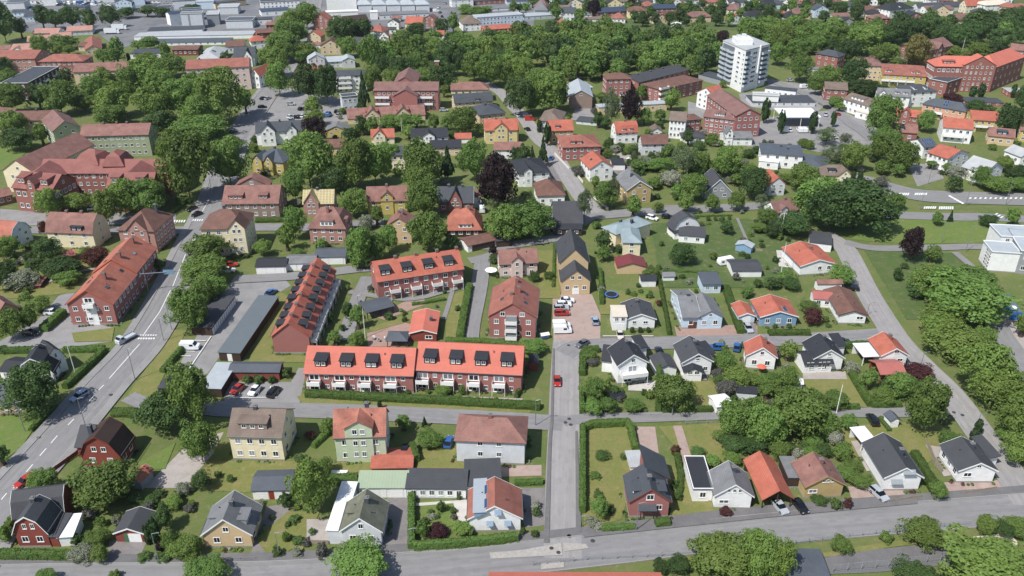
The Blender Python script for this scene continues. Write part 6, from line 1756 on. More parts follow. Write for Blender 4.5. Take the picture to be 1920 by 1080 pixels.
C_=[
('white estate car~l8',-127.09,198.23,0,'white','w',589.25),
('black car~r7',-127.38,187.1,0,'black','h',628.75),
('silver pickup truck~l9',-100.97,184.1,241,'lorry','l',640.0),
('silver blue estate car~r6',-101.52,158.72,241,'silverblue','w',747.5),
('white van~l10',-82.85,180.34,0,'white','v',654.5),
('red car~r11',-65.25,161.67,250,'red','h',733.75),
('white car~f12',-60.98,161.13,255,'white','h',736.25),
('black estate car~f12',-56.4,160.59,75,'black','w',738.75),
('red estate car~l1',-99.05,129.43,241,'red','w',907.0),
('left hand black car~l24',-113.58,271.75,238,'black','h',394.5),
('right hand black car~l24',-110.15,266.74,238,'black','h',405.0),
('black motorcycle with rider~r22',-104.59,248.44,238,'black','m',446.25),
('navy car~l27',-149.62,231.14,10,'navy','h',490.0),
('white car~l38',-86.19,223.67,5,'white','h',510.5),
('red car~f23',-86.56,227.63,5,'red','h',499.5),
('silver car~r14',-148.95,272.11,30,'silver','h',393.75),
('blue car~l41',-69.58,209.51,62,'bluecar','h',552.5),
('white car~f53',15.61,204.94,3,'white','h',567.0),
('white estate car~r48',14.65,202.64,3,'white','w',574.5),
('silver estate car~r48',13.79,200.45,3,'silver','w',581.75),
('red estate car~r48',13.83,197.79,3,'red','w',590.75),
('left hand white van~r48',13.35,190.86,3,'white','v',615.0),
('right hand white van~r48',13.51,188.45,3,'white','v',623.75),
('silver blue car~l79',22.56,193.53,92,'silverblue','h',605.5),
('grey car~b83',18.28,181.82,222,'grey','h',648.75),
('red car~f89',10.89,164.98,270,'red','h',718.75),
('pale grey car~f79',28.47,186.22,270,'pinkish','h',632.0),
('blue estate car~b85',52.65,180.09,175,'bluecar','w',655.5),
('blue car~b86',57.94,180.21,70,'bluecar','h',655.0),
('silver estate car~f81',63.16,189.62,275,'silver','w',619.5),
('black car~b84',37.51,178.19,90,'black','h',663.0),
('white estate car~b56',48.61,263.49,325,'white','w',412.0),
('black car~b56',53.89,264.64,350,'black','h',409.5),
('blue car~l211',16.21,325.11,75,'bluecar','h',299.5),
('black car~r211',39.44,334.79,0,'black','h',285.0),
('white van~r34',-10.63,270.9,95,'white','v',396.25),
('black estate car~r72',98.93,212.35,160,'black','w',543.75),
('black estate car~l93',81.19,149.83,90,'black','w',791.25),
('black car~l91',86.06,182.92,0,'black','h',644.5),
('silver estate car~f109',73.2,125.65,292,'silver','w',931.25),
('silver car~f106',52.39,122.08,288,'silver','h',955.0),
('black car~f106',56.37,122.27,285,'black','h',953.75),
('blue car~l97',-13.69,141.86,80,'bluecar','h',833.75),
('black car~b100',-22.85,139.18,85,'black','h',848.75),
('white car~r187',2.54,385.99,110,'white','h',218.75),
('red van~b208',8.46,379.54,0,'red','v',226.25),
('black car~l208',6.96,364.2,115,'black','h',245.0),
('white estate car~b208',7.51,385.99,0,'white','w',218.75),
('black car~l218',121.06,417.01,20,'black','h',185.5),
('first from left white car~l182',-105.39,383.82,80,'white','h',221.25),
('silver car~l182',-103.5,383.82,80,'silver','h',221.25),
('first from left black car~l182',-101.28,383.82,80,'black','h',221.25),
('second from left white car~l182',-99.5,384.9,80,'white','h',220.0),
('rightmost white car~l182',-97.45,385.99,80,'white','h',218.75),
('silver car~b190',-103.41,378.06,80,'silver','h',228.0),
('second from left black car~l182',-103.34,397.17,80,'black','h',206.25),
('third from left black car~l182',-101.05,397.17,80,'black','h',206.25),
('black car~f118',-126.45,415.52,60,'black','h',187.0),
('silver car~f118',-124.08,415.52,60,'silver','h',187.0),
('silver estate car~l182',-109.82,405.33,0,'silver','w',197.5),
('black estate car~l182',-122.71,400.16,0,'black','w',203.0),
('blue van~f182',-87.59,386.64,85,'bluecar','v',218.0),
('rightmost black car~l182',-84.89,392.63,85,'black','h',211.25),
('silver car~f182',-82.94,386.64,85,'silver','h',218.0),
('silver estate car~l186',-33.08,394.89,0,'silver','w',208.75),
('black car~l221',154.63,399.47,300,'black','h',203.75),
('silver car~l221',149.97,387.08,250,'silver','h',217.5),
('red car~l221',155.07,387.08,190,'red','h',217.5),
('white van~b220',155.43,437.83,20,'white','v',165.5),
('silver car~b220',152.28,452.36,0,'silver','h',152.5),
('first from left white van~f219',123.47,363.21,90,'white','v',246.25),
('white car~f219',125.46,363.21,90,'white','h',246.25),
('second from left white van~f219',129.93,362.62,90,'white','v',247.0),
('rightmost white van~f219',131.92,362.62,90,'white','v',247.0),
('white estate car~f219',141.77,352.3,10,'white','w',260.5),
('silver estate car~f219',128.97,346.23,5,'silver','w',268.75),
('grey car~f219',137.43,349.89,10,'grey','h',263.75),
('left hand white lorry~r120',-272.91,579.73,5,'whitelorry','L',63.75),
('right hand white lorry~r120',-273.63,593.45,5,'whitelorry','L',56.25),
('white car~f199',57.3,421.29,0,'white','h',181.25),
('black car~f151',-169.44,586.52,0,'black','h',60.0),
('black car~l190',-125.31,360.28,60,'black','h',250.0),
('left hand white car~l146',-400.49,710.72,0,'white','h',3.0),
('blue estate car~l146',-395.45,710.72,85,'bluecar','w',3.0),
('grey car~b146',-390.4,710.72,85,'grey','h',3.0),
('black van~b146',-383.82,710.72,85,'black','v',3.0),
('grey van~r146',-377.23,710.72,90,'grey','v',3.0),
('right hand white car~l146',-394.1,700.47,90,'white','h',7.0),
('silver van~l146',-389.12,700.47,5,'silver','v',7.0),
('grey car~f146',-384.14,700.47,85,'grey','h',7.0),
('white car~r146',-380.46,700.47,85,'white','h',7.0),
('white van~l283',-375.48,700.47,85,'white','v',7.0),
('grey van~r283',-368.98,700.47,90,'grey','v',7.0),
('white van~r283',-365.3,700.47,5,'white','v',7.0),
('white van~l145',-358.8,700.47,90,'white','v',7.0),
('white van~f145',-353.82,700.47,90,'white','v',7.0),
('blue van~f145',-350.14,700.47,5,'bluecar','v',7.0),
('black estate car~f145',-343.65,700.47,85,'black','w',7.0),
('blue van~f284',-338.67,700.47,90,'bluecar','v',7.0),
('grey van~f284',-333.69,700.47,90,'grey','v',7.0),
('black car~r283',-363.3,690.49,5,'black','h',11.0),
('grey estate car~r283',-358.38,690.49,85,'grey','w',11.0),
('silver van~f145',-353.47,690.49,90,'silver','v',11.0),
('silver car~b141',-347.05,690.49,5,'silver','h',11.0),
('blue van~b141',-342.14,690.49,90,'bluecar','v',11.0),
('blue car~b141',-338.51,690.49,90,'bluecar','h',11.0),
('white van~b141',-334.87,690.49,0,'white','v',11.0),
('silver van~b141',-328.46,690.49,0,'silver','v',11.0),
('white van~r141',-324.83,690.49,0,'white','v',11.0),
('first from left white car~l286',-321.2,690.49,90,'white','h',11.0),
('blue car~r285',-379.7,680.77,5,'bluecar','h',15.0),
('silver car~r285',-376.11,680.77,90,'silver','h',15.0),
('white car~r285',-372.52,680.77,0,'white','h',15.0),
('second from left white car~l286',-307.99,701.74,0,'white','h',6.5),
('rightmost white car~l286',-303.01,701.74,90,'white','h',6.5),
('grey car~r286',-296.5,701.74,85,'grey','h',6.5),
('white car~r286',-291.51,701.74,0,'white','h',6.5),
('white estate car~r286',-287.82,701.74,0,'white','w',6.5),
('silver estate car~r286',-281.32,701.74,0,'silver','w',6.5),
('silver van~f137',-297.94,642.11,0,'silver','v',32.0),
('silver van~f147',-291.94,642.11,0,'silver','v',32.0),
('black car~f141',-326.44,651.95,85,'black','h',27.5),
('white car~l137',-322.99,651.95,90,'white','h',27.5),
('white car~f137',-319.54,651.95,5,'white','h',27.5),
('black van~f137',-313.46,651.95,5,'black','v',27.5),
('white car~r163',-58.01,680.77,80,'white','h',15.0),
('black car~r164',-52.41,641.03,100,'black','h',32.5),
('silver car~l176',-54.04,699.21,80,'silver','h',7.5),
('white van~r163',-58.7,663.2,10,'white','v',22.5),
('grey car~r163',-55.17,657.53,70,'grey','h',25.0)]
L_=[
('grey street lamp~l13',-91.55,166.28,9),
('grey street lamp~l1',-94.19,146.33,9),
('grey street lamp~l87',36.46,152.05,7),
('grey street lamp~r97',5.26,148.38,7),
('grey street lamp~f104',23.53,116.2,7),
('grey street lamp~f3',-64.02,108.51,7),
('grey street lamp~r4',-42.53,109.72,6),
('right hand grey street lamp~b74',144.63,237.63,9),
('left hand grey street lamp~b74',140.17,244.61,7),
('grey street lamp~f67',145.16,272.11,8),
('left hand grey street lamp~f76',162.76,275.17,9),
('grey street lamp~l76',159.28,297.57,8),
('right hand grey street lamp~f76',177.78,276.41,9),
('grey street lamp~f91',100.13,169.26,6),
('grey street lamp~l9',-91.04,189.48,9),
('grey street lamp~f9',-91.19,184.1,7),
('grey street lamp~f43',-26.88,157.67,4),
('grey street lamp~b112',13.09,117.07,3),
('grey street lamp~r41',-43.06,201.73,4),
('grey street lamp~l25',-110.3,284.05,8),
('grey street lamp~b110',102.46,146.0,5),
('grey street lamp~r102',-18.86,111.66,5),
('grey street lamp~r73',97.91,197.27,4),
('grey street lamp~f6',-107.9,146.24,8)]
P_=[
('slender pale pole~l47',-38.69,185.76,9),
('slender pale pole~r58',81.14,221.65,11),
('slender pale pole~l71',88.96,248.97,9.5),
('right hand slender pale pole~b109',70.81,146.0,13),
('slender pale pole~b64',67.57,301.84,7),
('left hand slender pale pole~b109',69.79,144.14,2),
('slender pale pole~r227',274.12,511.7,11),
('slender pale pole~b192',-49.24,358.36,8),
('slender pale pole~r66',132.31,316.82,8),
('slender pale pole~r5',-107.49,169.26,9)]
R_=[
('road','main',[(-98.34,105.35),(-100.49,125.08),(-100.04,135.51),(-99.01,149.1),(-98.09,164.7),(-96.51,181.5),(-97.82,200.98),(-100.21,220.34),(-102.84,238.8),(-105.27,257.61),(-109.07,284.05),(-117.97,331.4),(-122.65,368.18),(-126.68,412.56),(-129.26,455.25),(-133.97,506.38),(-143.3,568.73),(-148.34,625.28),(-164.05,718.59),(-184.69,841.22)],12.6,'asphalt'),
('road','bottom',[(-117.17,101.78),(-90.43,103.9),(-45.41,104.62),(-22.95,106.45),(-0.49,109.08),(21.78,112.32),(48.69,116.65),(100.42,122.23),(144.1,127.38)],7.6,'asphalt'),
('road','vertical',[(9.24,109.34),(10.39,130.55),(11.47,146.24),(12.37,160.32),(13.4,174.0),(14.25,184.1)],7.0,'asphalt'),
('road','r4',[(-72.08,156.11),(-66.38,154.46),(-49.07,154.06),(-31.75,153.05),(-7.26,151.06),(11.39,149.1)],5.6,'asphalt'),
('road','r6',[(11.42,149.68),(16.92,150.86),(29.06,151.25),(46.23,152.25),(73.27,153.05),(90.45,153.25),(100.6,154.06)],3.6,'asphalt'),
('road','r5',[(13.34,177.69),(17.98,181.5),(33.36,182.79),(61.49,184.1),(84.39,185.69),(102.15,187.84)],6.0,'asphalt'),
('road','r7',[(104.55,251.08),(106.95,240.78),(105.87,229.28),(103.6,213.58),(102.16,199.48),(101.32,184.1),(102.54,171.61),(103.9,160.32),(103.25,141.63),(102.89,129.75),(102.32,122.82)],7.0,'asphalt'),
('road','r8',[(108.9,244.82),(116.77,240.38),(137.56,240.78),(151.72,241.58),(175.95,238.8)],4.2,'asphalt'),
('road','cross',[(-179.76,254.53),(-163.22,254.53),(-133.56,254.53),(-110.55,254.53),(-86.88,256.72),(-68.78,256.72),(-54.76,259.39),(-43.99,260.75)],6.0,'asphalt'),
('road','bend',[(-12.08,241.98),(-5.17,241.58),(0.0,242.79),(15.89,248.97),(21.78,257.61),(28.0,266.74)],5.0,'asphalt'),
('road','street',[(15.0,268.16),(28.0,266.74),(41.37,269.11),(62.59,271.99),(88.53,275.42),(103.78,276.41),(121.22,271.51),(130.69,266.74)],6.5,'asphalt'),
('road','street2',[(-15.98,449.5),(-5.56,427.72),(0.53,402.97),(6.28,380.6),(11.73,351.18),(17.13,334.79),(21.08,309.18),(25.55,284.05),(29.71,269.11)],6.8,'asphalt'),
('road','ring',[(125.47,306.21),(135.84,300.41),(141.4,293.68),(150.27,286.15),(164.84,283.53),(211.67,279.94)],12,'asphalt'),
('road','ringl',[(127.5,268.16),(138.16,266.74),(156.16,265.34),(165.45,265.34),(199.23,259.84)],6.5,'asphalt'),
('road','upr',[(141.01,455.25),(151.16,430.87),(157.03,410.61),(157.63,389.28),(157.84,372.24),(158.77,360.28),(157.31,345.33),(145.48,338.24)],6.5,'asphalt'),
('road','lane',[(-13.32,231.14),(-9.21,233.01),(-1.71,238.8)],4.5,'asphalt'),
('road','lane2',[(-9.18,231.88),(-9.7,213.58),(-10.95,195.1),(-11.24,185.42)],5.0,'asphalt'),
('road','lane3',[(-82.87,218.62),(-64.29,221.04),(-42.58,226.36),(-32.27,222.09)],5.0,'asphalt'),
('path','garden path',[(-43.29,220.34),(-44.02,207.13),(-44.04,192.26),(-44.02,184.1)],4.2,'asphalt'),
('path','court path',[(-47.28,210.96),(-30.5,206.5),(-20.15,210.96),(-13.38,215.24)],2.4,'asphalt'),
('path','court path2',[(-17.36,210.96),(-18.02,202.49),(-18.69,195.1)],1.3,'asphalt'),
('path','p3',[(36.99,148.14),(37.09,138.96),(36.92,133.83)],2.0,'pinkgravel'),
('path','p5',[(141.05,237.24),(141.43,229.28),(141.16,222.09)],2.4,'asphalt'),
('path','p6',[(78.23,264.41),(77.34,251.08),(76.33,238.02)],1.0,'asphalt'),
('path','p7',[(-137.8,216.92),(-135.02,221.04),(-130.19,224.56),(-126.59,225.64)],1.6,'gravel'),
('path','p8',[(137.97,195.1),(131.39,192.26),(128.61,178.95),(126.8,164.7)],6,'asphalt'),
('path','rear',[(-90.46,159.25),(-82.59,155.08),(-77.44,154.46),(-69.03,155.08)],4,'asphalt')]
Z_=[
('parking_yard','asphalt2',[(-69.1,165.6),(-53.6,165.6),(-53.1,171.6),(-51.1,171.6),(-49.9,160.3),(-49.5,156.1),(-66.9,156.1)]),
('parking_yard','asphalt2',[(-83.4,169.3),(-83.5,189.5),(-84.1,207.1),(-83.4,220.3),(-71.4,223.9),(-65.3,215.2),(-68.8,208.4),(-74.4,176.9),(-74.9,169.3),(-79.8,164.7)]),
('parking_yard','asphalt2',[(-134.2,184.1),(-129.9,195.1),(-130.7,208.7),(-127.6,211.9),(-118.3,195.1),(-107.0,190.9),(-104.8,184.1),(-118.3,180.2),(-132.7,181.5)]),
('gravel_yard','pinkgravel',[(11.6,207.1),(14.2,209.7),(23.1,209.7),(24.5,198.0),(23.1,184.1),(16.6,182.0),(10.9,184.1)]),
('driveway','brickpave',[(43.9,191.7),(66.6,192.8),(64.8,186.2),(43.5,185.2)]),
('driveway','drive',[(-25.0,125.1),(-20.8,125.8),(-18.5,109.7),(-23.8,109.1)]),
('driveway','drive',[(-48.3,122.8),(-44.8,123.6),(-42.7,120.6),(-42.6,108.4),(-46.2,106.8),(-48.0,110.4)]),
('driveway','gravel',[(-74.5,128.2),(-70.0,143.4),(-63.9,146.2),(-63.9,139.0),(-65.3,133.0),(-65.9,128.2)]),
('driveway','drive',[(-75.3,113.7),(-68.3,113.7),(-67.9,108.4),(-73.6,108.4)]),
('driveway','pinkgravel',[(68.2,128.6),(79.7,127.7),(76.9,123.6),(67.2,122.8)]),
('driveway','pinkgravel',[(88.2,129.8),(101.1,130.6),(99.8,127.1),(87.3,125.5)]),
('driveway','pinkgravel',[(27.7,148.1),(32.0,148.1),(31.4,139.0),(27.4,139.0)]),
('driveway','pinkgravel',[(-5.6,134.7),(6.2,135.2),(6.1,131.9),(-4.9,131.4)]),
('driveway','drive',[(0.0,128.2),(7.0,128.2),(6.3,117.8),(2.5,117.1)]),
('patio','brickpave',[(-38.6,188.1),(-29.0,193.7),(-24.4,190.9),(-27.0,181.5),(-37.3,181.5)]),
('patio','brickpave',[(-39.9,198.0),(-33.0,202.5),(-26.3,210.3),(-24.2,204.0),(-35.0,195.1)]),
('plaza','asphalt2',[(-134.9,433.0),(-126.4,443.9),(-87.1,417.5),(-75.4,380.6),(-88.0,368.2),(-108.3,352.7),(-120.1,352.7)]),
('plaza','asphalt2',[(141.0,455.3),(163.8,443.9),(159.3,417.5),(146.4,398.3),(129.4,412.6)]),
('plaza','asphalt2',[(121.8,384.9),(159.5,398.3),(167.7,372.2),(159.1,338.2),(134.1,331.4),(119.2,341.8),(100.9,341.8),(108.7,368.2)]),
('plaza','asphalt2',[(161.2,321.6),(172.8,318.4),(168.0,303.3),(154.0,294.8)]),
('plaza','asphalt2',[(118.0,426.7),(134.9,433.0),(148.6,422.6),(154.5,403.0),(147.0,392.0),(125.2,397.4),(114.5,404.9)]),
('plaza','asphalt2',[(88.9,412.6),(100.7,398.3),(95.0,378.1),(84.6,389.3)]),
('plaza','asphalt2',[(171.4,372.2),(179.1,364.2),(172.8,338.2),(160.4,324.8),(159.6,345.3)]),
('driveway','drive',[(11.0,324.8),(19.8,324.8),(20.6,300.4),(14.4,300.4)]),
('driveway','gravel',[(38.3,334.8),(49.6,334.8),(49.6,326.1),(37.3,324.8)]),
('hillside','darklawn',[(0.0,918.2),(579.0,918.2),(372.6,568.7),(249.1,582.9),(177.8,590.2),(0.0,605.3)]),  # darker ground colour here stands for cloud shadow over the slope
('industrial_yard','indasphalt',[(-534.5,918.2),(-178.2,918.2),(-141.2,669.0),(-177.1,646.4),(-169.4,586.5),(-205.0,560.2),(-230.1,551.9),(-251.3,535.9),(-287.3,586.5),(-353.6,586.5)]),
('industrial_yard','indasphalt',[(-178.2,918.2),(-33.4,918.2),(-40.5,586.5),(-71.0,595.8),(-121.3,605.3)]),
('industrial_yard','indasphalt',[(-33.4,918.2),(27.8,918.2),(15.2,605.3),(-33.2,586.5)]),
('plaza','asphalt2',[(31.7,403.0),(44.4,398.3),(39.8,376.4),(27.7,380.6)]),
('school_yard','asphalt2',[(-182.6,273.0),(-158.0,269.1),(-118.5,269.1),(-115.1,259.8),(-174.5,258.1)]),
('lawn','drylawn',[(-154.8,240.8),(-133.3,242.8),(-120.3,220.3),(-121.3,211.9),(-142.1,207.1),(-146.7,207.1),(-161.9,234.9)]),
('lawn','drylawn',[(-90.9,160.3),(-90.9,190.0),(-87.1,189.5),(-85.0,164.7),(-83.0,156.1)]),
('verge','drylawn',[(-50.8,159.3),(-48.7,160.8),(4.9,154.5),(3.7,152.4),(-19.6,153.7),(-48.4,156.5)]),
('lawn','drylawn',[(16.1,148.1),(27.4,148.1),(27.4,139.0),(21.1,119.2),(13.7,117.1)]),
('lawn','drylawn',[(32.8,148.1),(53.0,150.1),(44.5,133.8),(37.8,133.8)]),
('lawn','drylawn',[(31.4,135.5),(36.5,133.0),(46.0,122.1),(45.4,119.6),(31.8,118.8),(30.7,121.3)]),
('lawn','lush',[(106.7,251.1),(140.2,271.5),(176.7,262.1),(167.3,244.8),(128.4,243.6),(112.3,246.9)]),
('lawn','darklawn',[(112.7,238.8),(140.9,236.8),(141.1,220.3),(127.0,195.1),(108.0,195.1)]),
('lawn','drylawn',[(-68.4,211.9),(-62.7,207.1),(-61.3,177.7),(-52.2,176.9),(-51.6,174.0),(-66.3,174.0)]),
('lawn','drylawn',[(-18.4,208.7),(-11.7,213.6),(-12.6,184.1),(-17.5,184.1)]),
('lawn','drylawn',[(-38.8,190.9),(-32.1,195.1),(-25.5,202.5),(-23.4,195.1),(-29.0,193.7),(-37.0,188.9)]),
('lawn','drylawn',[(-64.8,136.4),(-45.1,136.4),(-22.6,137.2),(-21.1,133.8),(-51.4,126.6),(-62.4,127.4)]),
('lawn','drylawn',[(-20.1,139.8),(-11.5,140.7),(-6.1,134.7),(-5.5,132.2),(-20.0,133.8)]),
('lawn','lush',[(-78.5,135.5),(-73.2,142.5),(-72.3,133.8),(-75.6,133.8)]),
('lawn','lush',[(-18.0,124.3),(-11.7,125.1),(-10.7,117.8),(-17.2,115.7)]),
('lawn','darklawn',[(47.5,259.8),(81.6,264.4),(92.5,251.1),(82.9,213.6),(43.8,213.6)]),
('lawn','lush',[(26.4,211.9),(40.4,211.9),(37.3,201.0),(25.5,202.5)]),
('lawn','drylawn',[(42.0,165.8),(49.8,165.8),(47.2,154.1),(39.3,154.1)]),
('lawn','drylawn',[(70.2,167.0),(82.3,168.1),(82.0,155.1),(71.8,156.1)]),
('lawn','drylawn',[(71.6,148.1),(96.3,150.1),(96.4,142.5),(80.9,130.6),(71.9,139.0)]),
('lawn','lush',[(-116.7,152.0),(-107.0,152.0),(-105.9,140.7),(-107.7,135.5)]),
('lawn','lush',[(-222.1,345.3),(-208.2,345.3),(-200.9,318.4),(-204.0,312.2)]),
('lawn','drylawn',[(-48.1,114.3),(-43.7,121.3),(-37.5,121.3),(-38.9,109.1),(-43.6,108.4)]),
('lawn','drylawn',[(-117.2,188.1),(-107.0,190.9),(-104.8,184.1),(-114.4,183.6)]),
('lawn','drylawn',[(8.5,238.8),(15.4,238.8),(13.8,207.1),(7.6,207.1)]),
('lawn','drylawn',[(25.0,213.6),(41.3,207.1),(38.4,198.0),(24.4,198.0)]),
('sand_lot','sand',[(86.2,114.6),(93.8,115.7),(94.4,113.0),(90.0,110.4),(85.8,111.7)]),
('parking_yard','asphaltdark',[(55.4,109.1),(62.9,111.0),(81.6,113.3),(87.8,113.7),(87.8,111.7),(79.1,107.8),(64.8,106.0),(56.1,105.6)]),
('verge','drylawn',[(55.8,110.4),(69.7,113.3),(83.4,115.0),(84.0,114.1),(71.2,112.2),(57.0,109.6)]),
('patio','gravel',[(-48.5,161.4),(2.5,158.6),(3.0,155.7),(-47.9,158.6)]),
('patio','paver',[(-19.5,123.6),(-9.0,124.6),(-8.4,119.2),(-9.7,117.1),(-11.6,123.6),(-18.9,122.8)]),
('patio','paver',[(28.3,166.5),(34.9,165.8),(34.5,161.4),(27.7,161.8)]),
('patio','gravel',[(71.6,169.3),(82.3,170.0),(81.5,166.5),(70.7,166.5)]),
('patio','paver',[(84.6,238.8),(91.5,238.0),(88.2,225.6),(82.2,227.4)]),
('patio','gravel',[(73.9,142.9),(77.6,143.4),(76.7,133.8),(73.6,133.0)]),
('patio','gravel',[(89.6,141.6),(93.2,140.7),(92.6,132.2),(88.9,131.4)]),
('patio','gravel',[(-39.6,119.2),(-35.3,119.2),(-34.1,113.3),(-38.3,113.3)]),
('driveway','drive',[(62.7,193.7),(66.1,193.7),(64.8,186.2),(61.3,186.2)]),
('driveway','drive',[(45.1,171.6),(48.6,169.3),(47.2,165.8),(44.1,166.5)]),
('driveway','drive',[(48.6,122.1),(55.6,122.8),(55.9,120.2),(48.0,119.6)]),
('driveway','gravel',[(134.3,195.1),(140.2,195.1),(127.3,171.6),(129.3,181.5)]),
('driveway','drive',[(54.8,276.4),(60.5,276.4),(63.5,266.7),(52.3,266.7)]),
('driveway','drive',[(36.7,318.4),(51.6,324.8),(48.5,309.2),(39.7,306.2)]),
('sidewalk','asphaltdark',[(5.9,113.0),(7.9,142.5),(8.7,150.1),(10.5,180.2),(11.0,180.2),(9.3,150.1),(8.6,142.5),(6.9,113.0)]),
('sidewalk','asphaltdark',[(12.1,115.7),(14.0,146.2),(14.5,146.2),(13.1,115.7)]),
('sidewalk','asphaltdark',[(13.1,115.7),(49.8,120.6),(67.1,122.7),(80.4,124.3),(79.9,123.3),(49.5,119.5),(13.5,114.3)])]
D_=[
((-101.41,124.62),(-101.34,126.45)),
((-100.79,127.85),(-100.75,130.23)),
((-100.68,132.84),(-100.54,135.17)),
((-100.46,137.91),(-100.32,140.38)),
((-100.17,142.17),(-100.02,144.74)),
((-99.46,148.52),(-99.14,150.66)),
((-99.06,152.85),(-98.86,155.08)),
((-98.78,157.35),(-98.56,159.68)),
((-98.51,161.83),(-98.19,164.03)),
((-98.06,166.73),(-96.92,182.53)),
((-97.68,187.3),(-98.0,199.48)),
((-98.0,199.48),(-99.56,211.94)),
((-99.77,214.24),(-103.46,235.69)),
((-109.44,269.11),(-110.79,281.47))]
TW_=[
(113.18,452.93),
(115.43,432.99),
(119.57,429.08),
(128.08,432.99),
(135.76,443.87)]
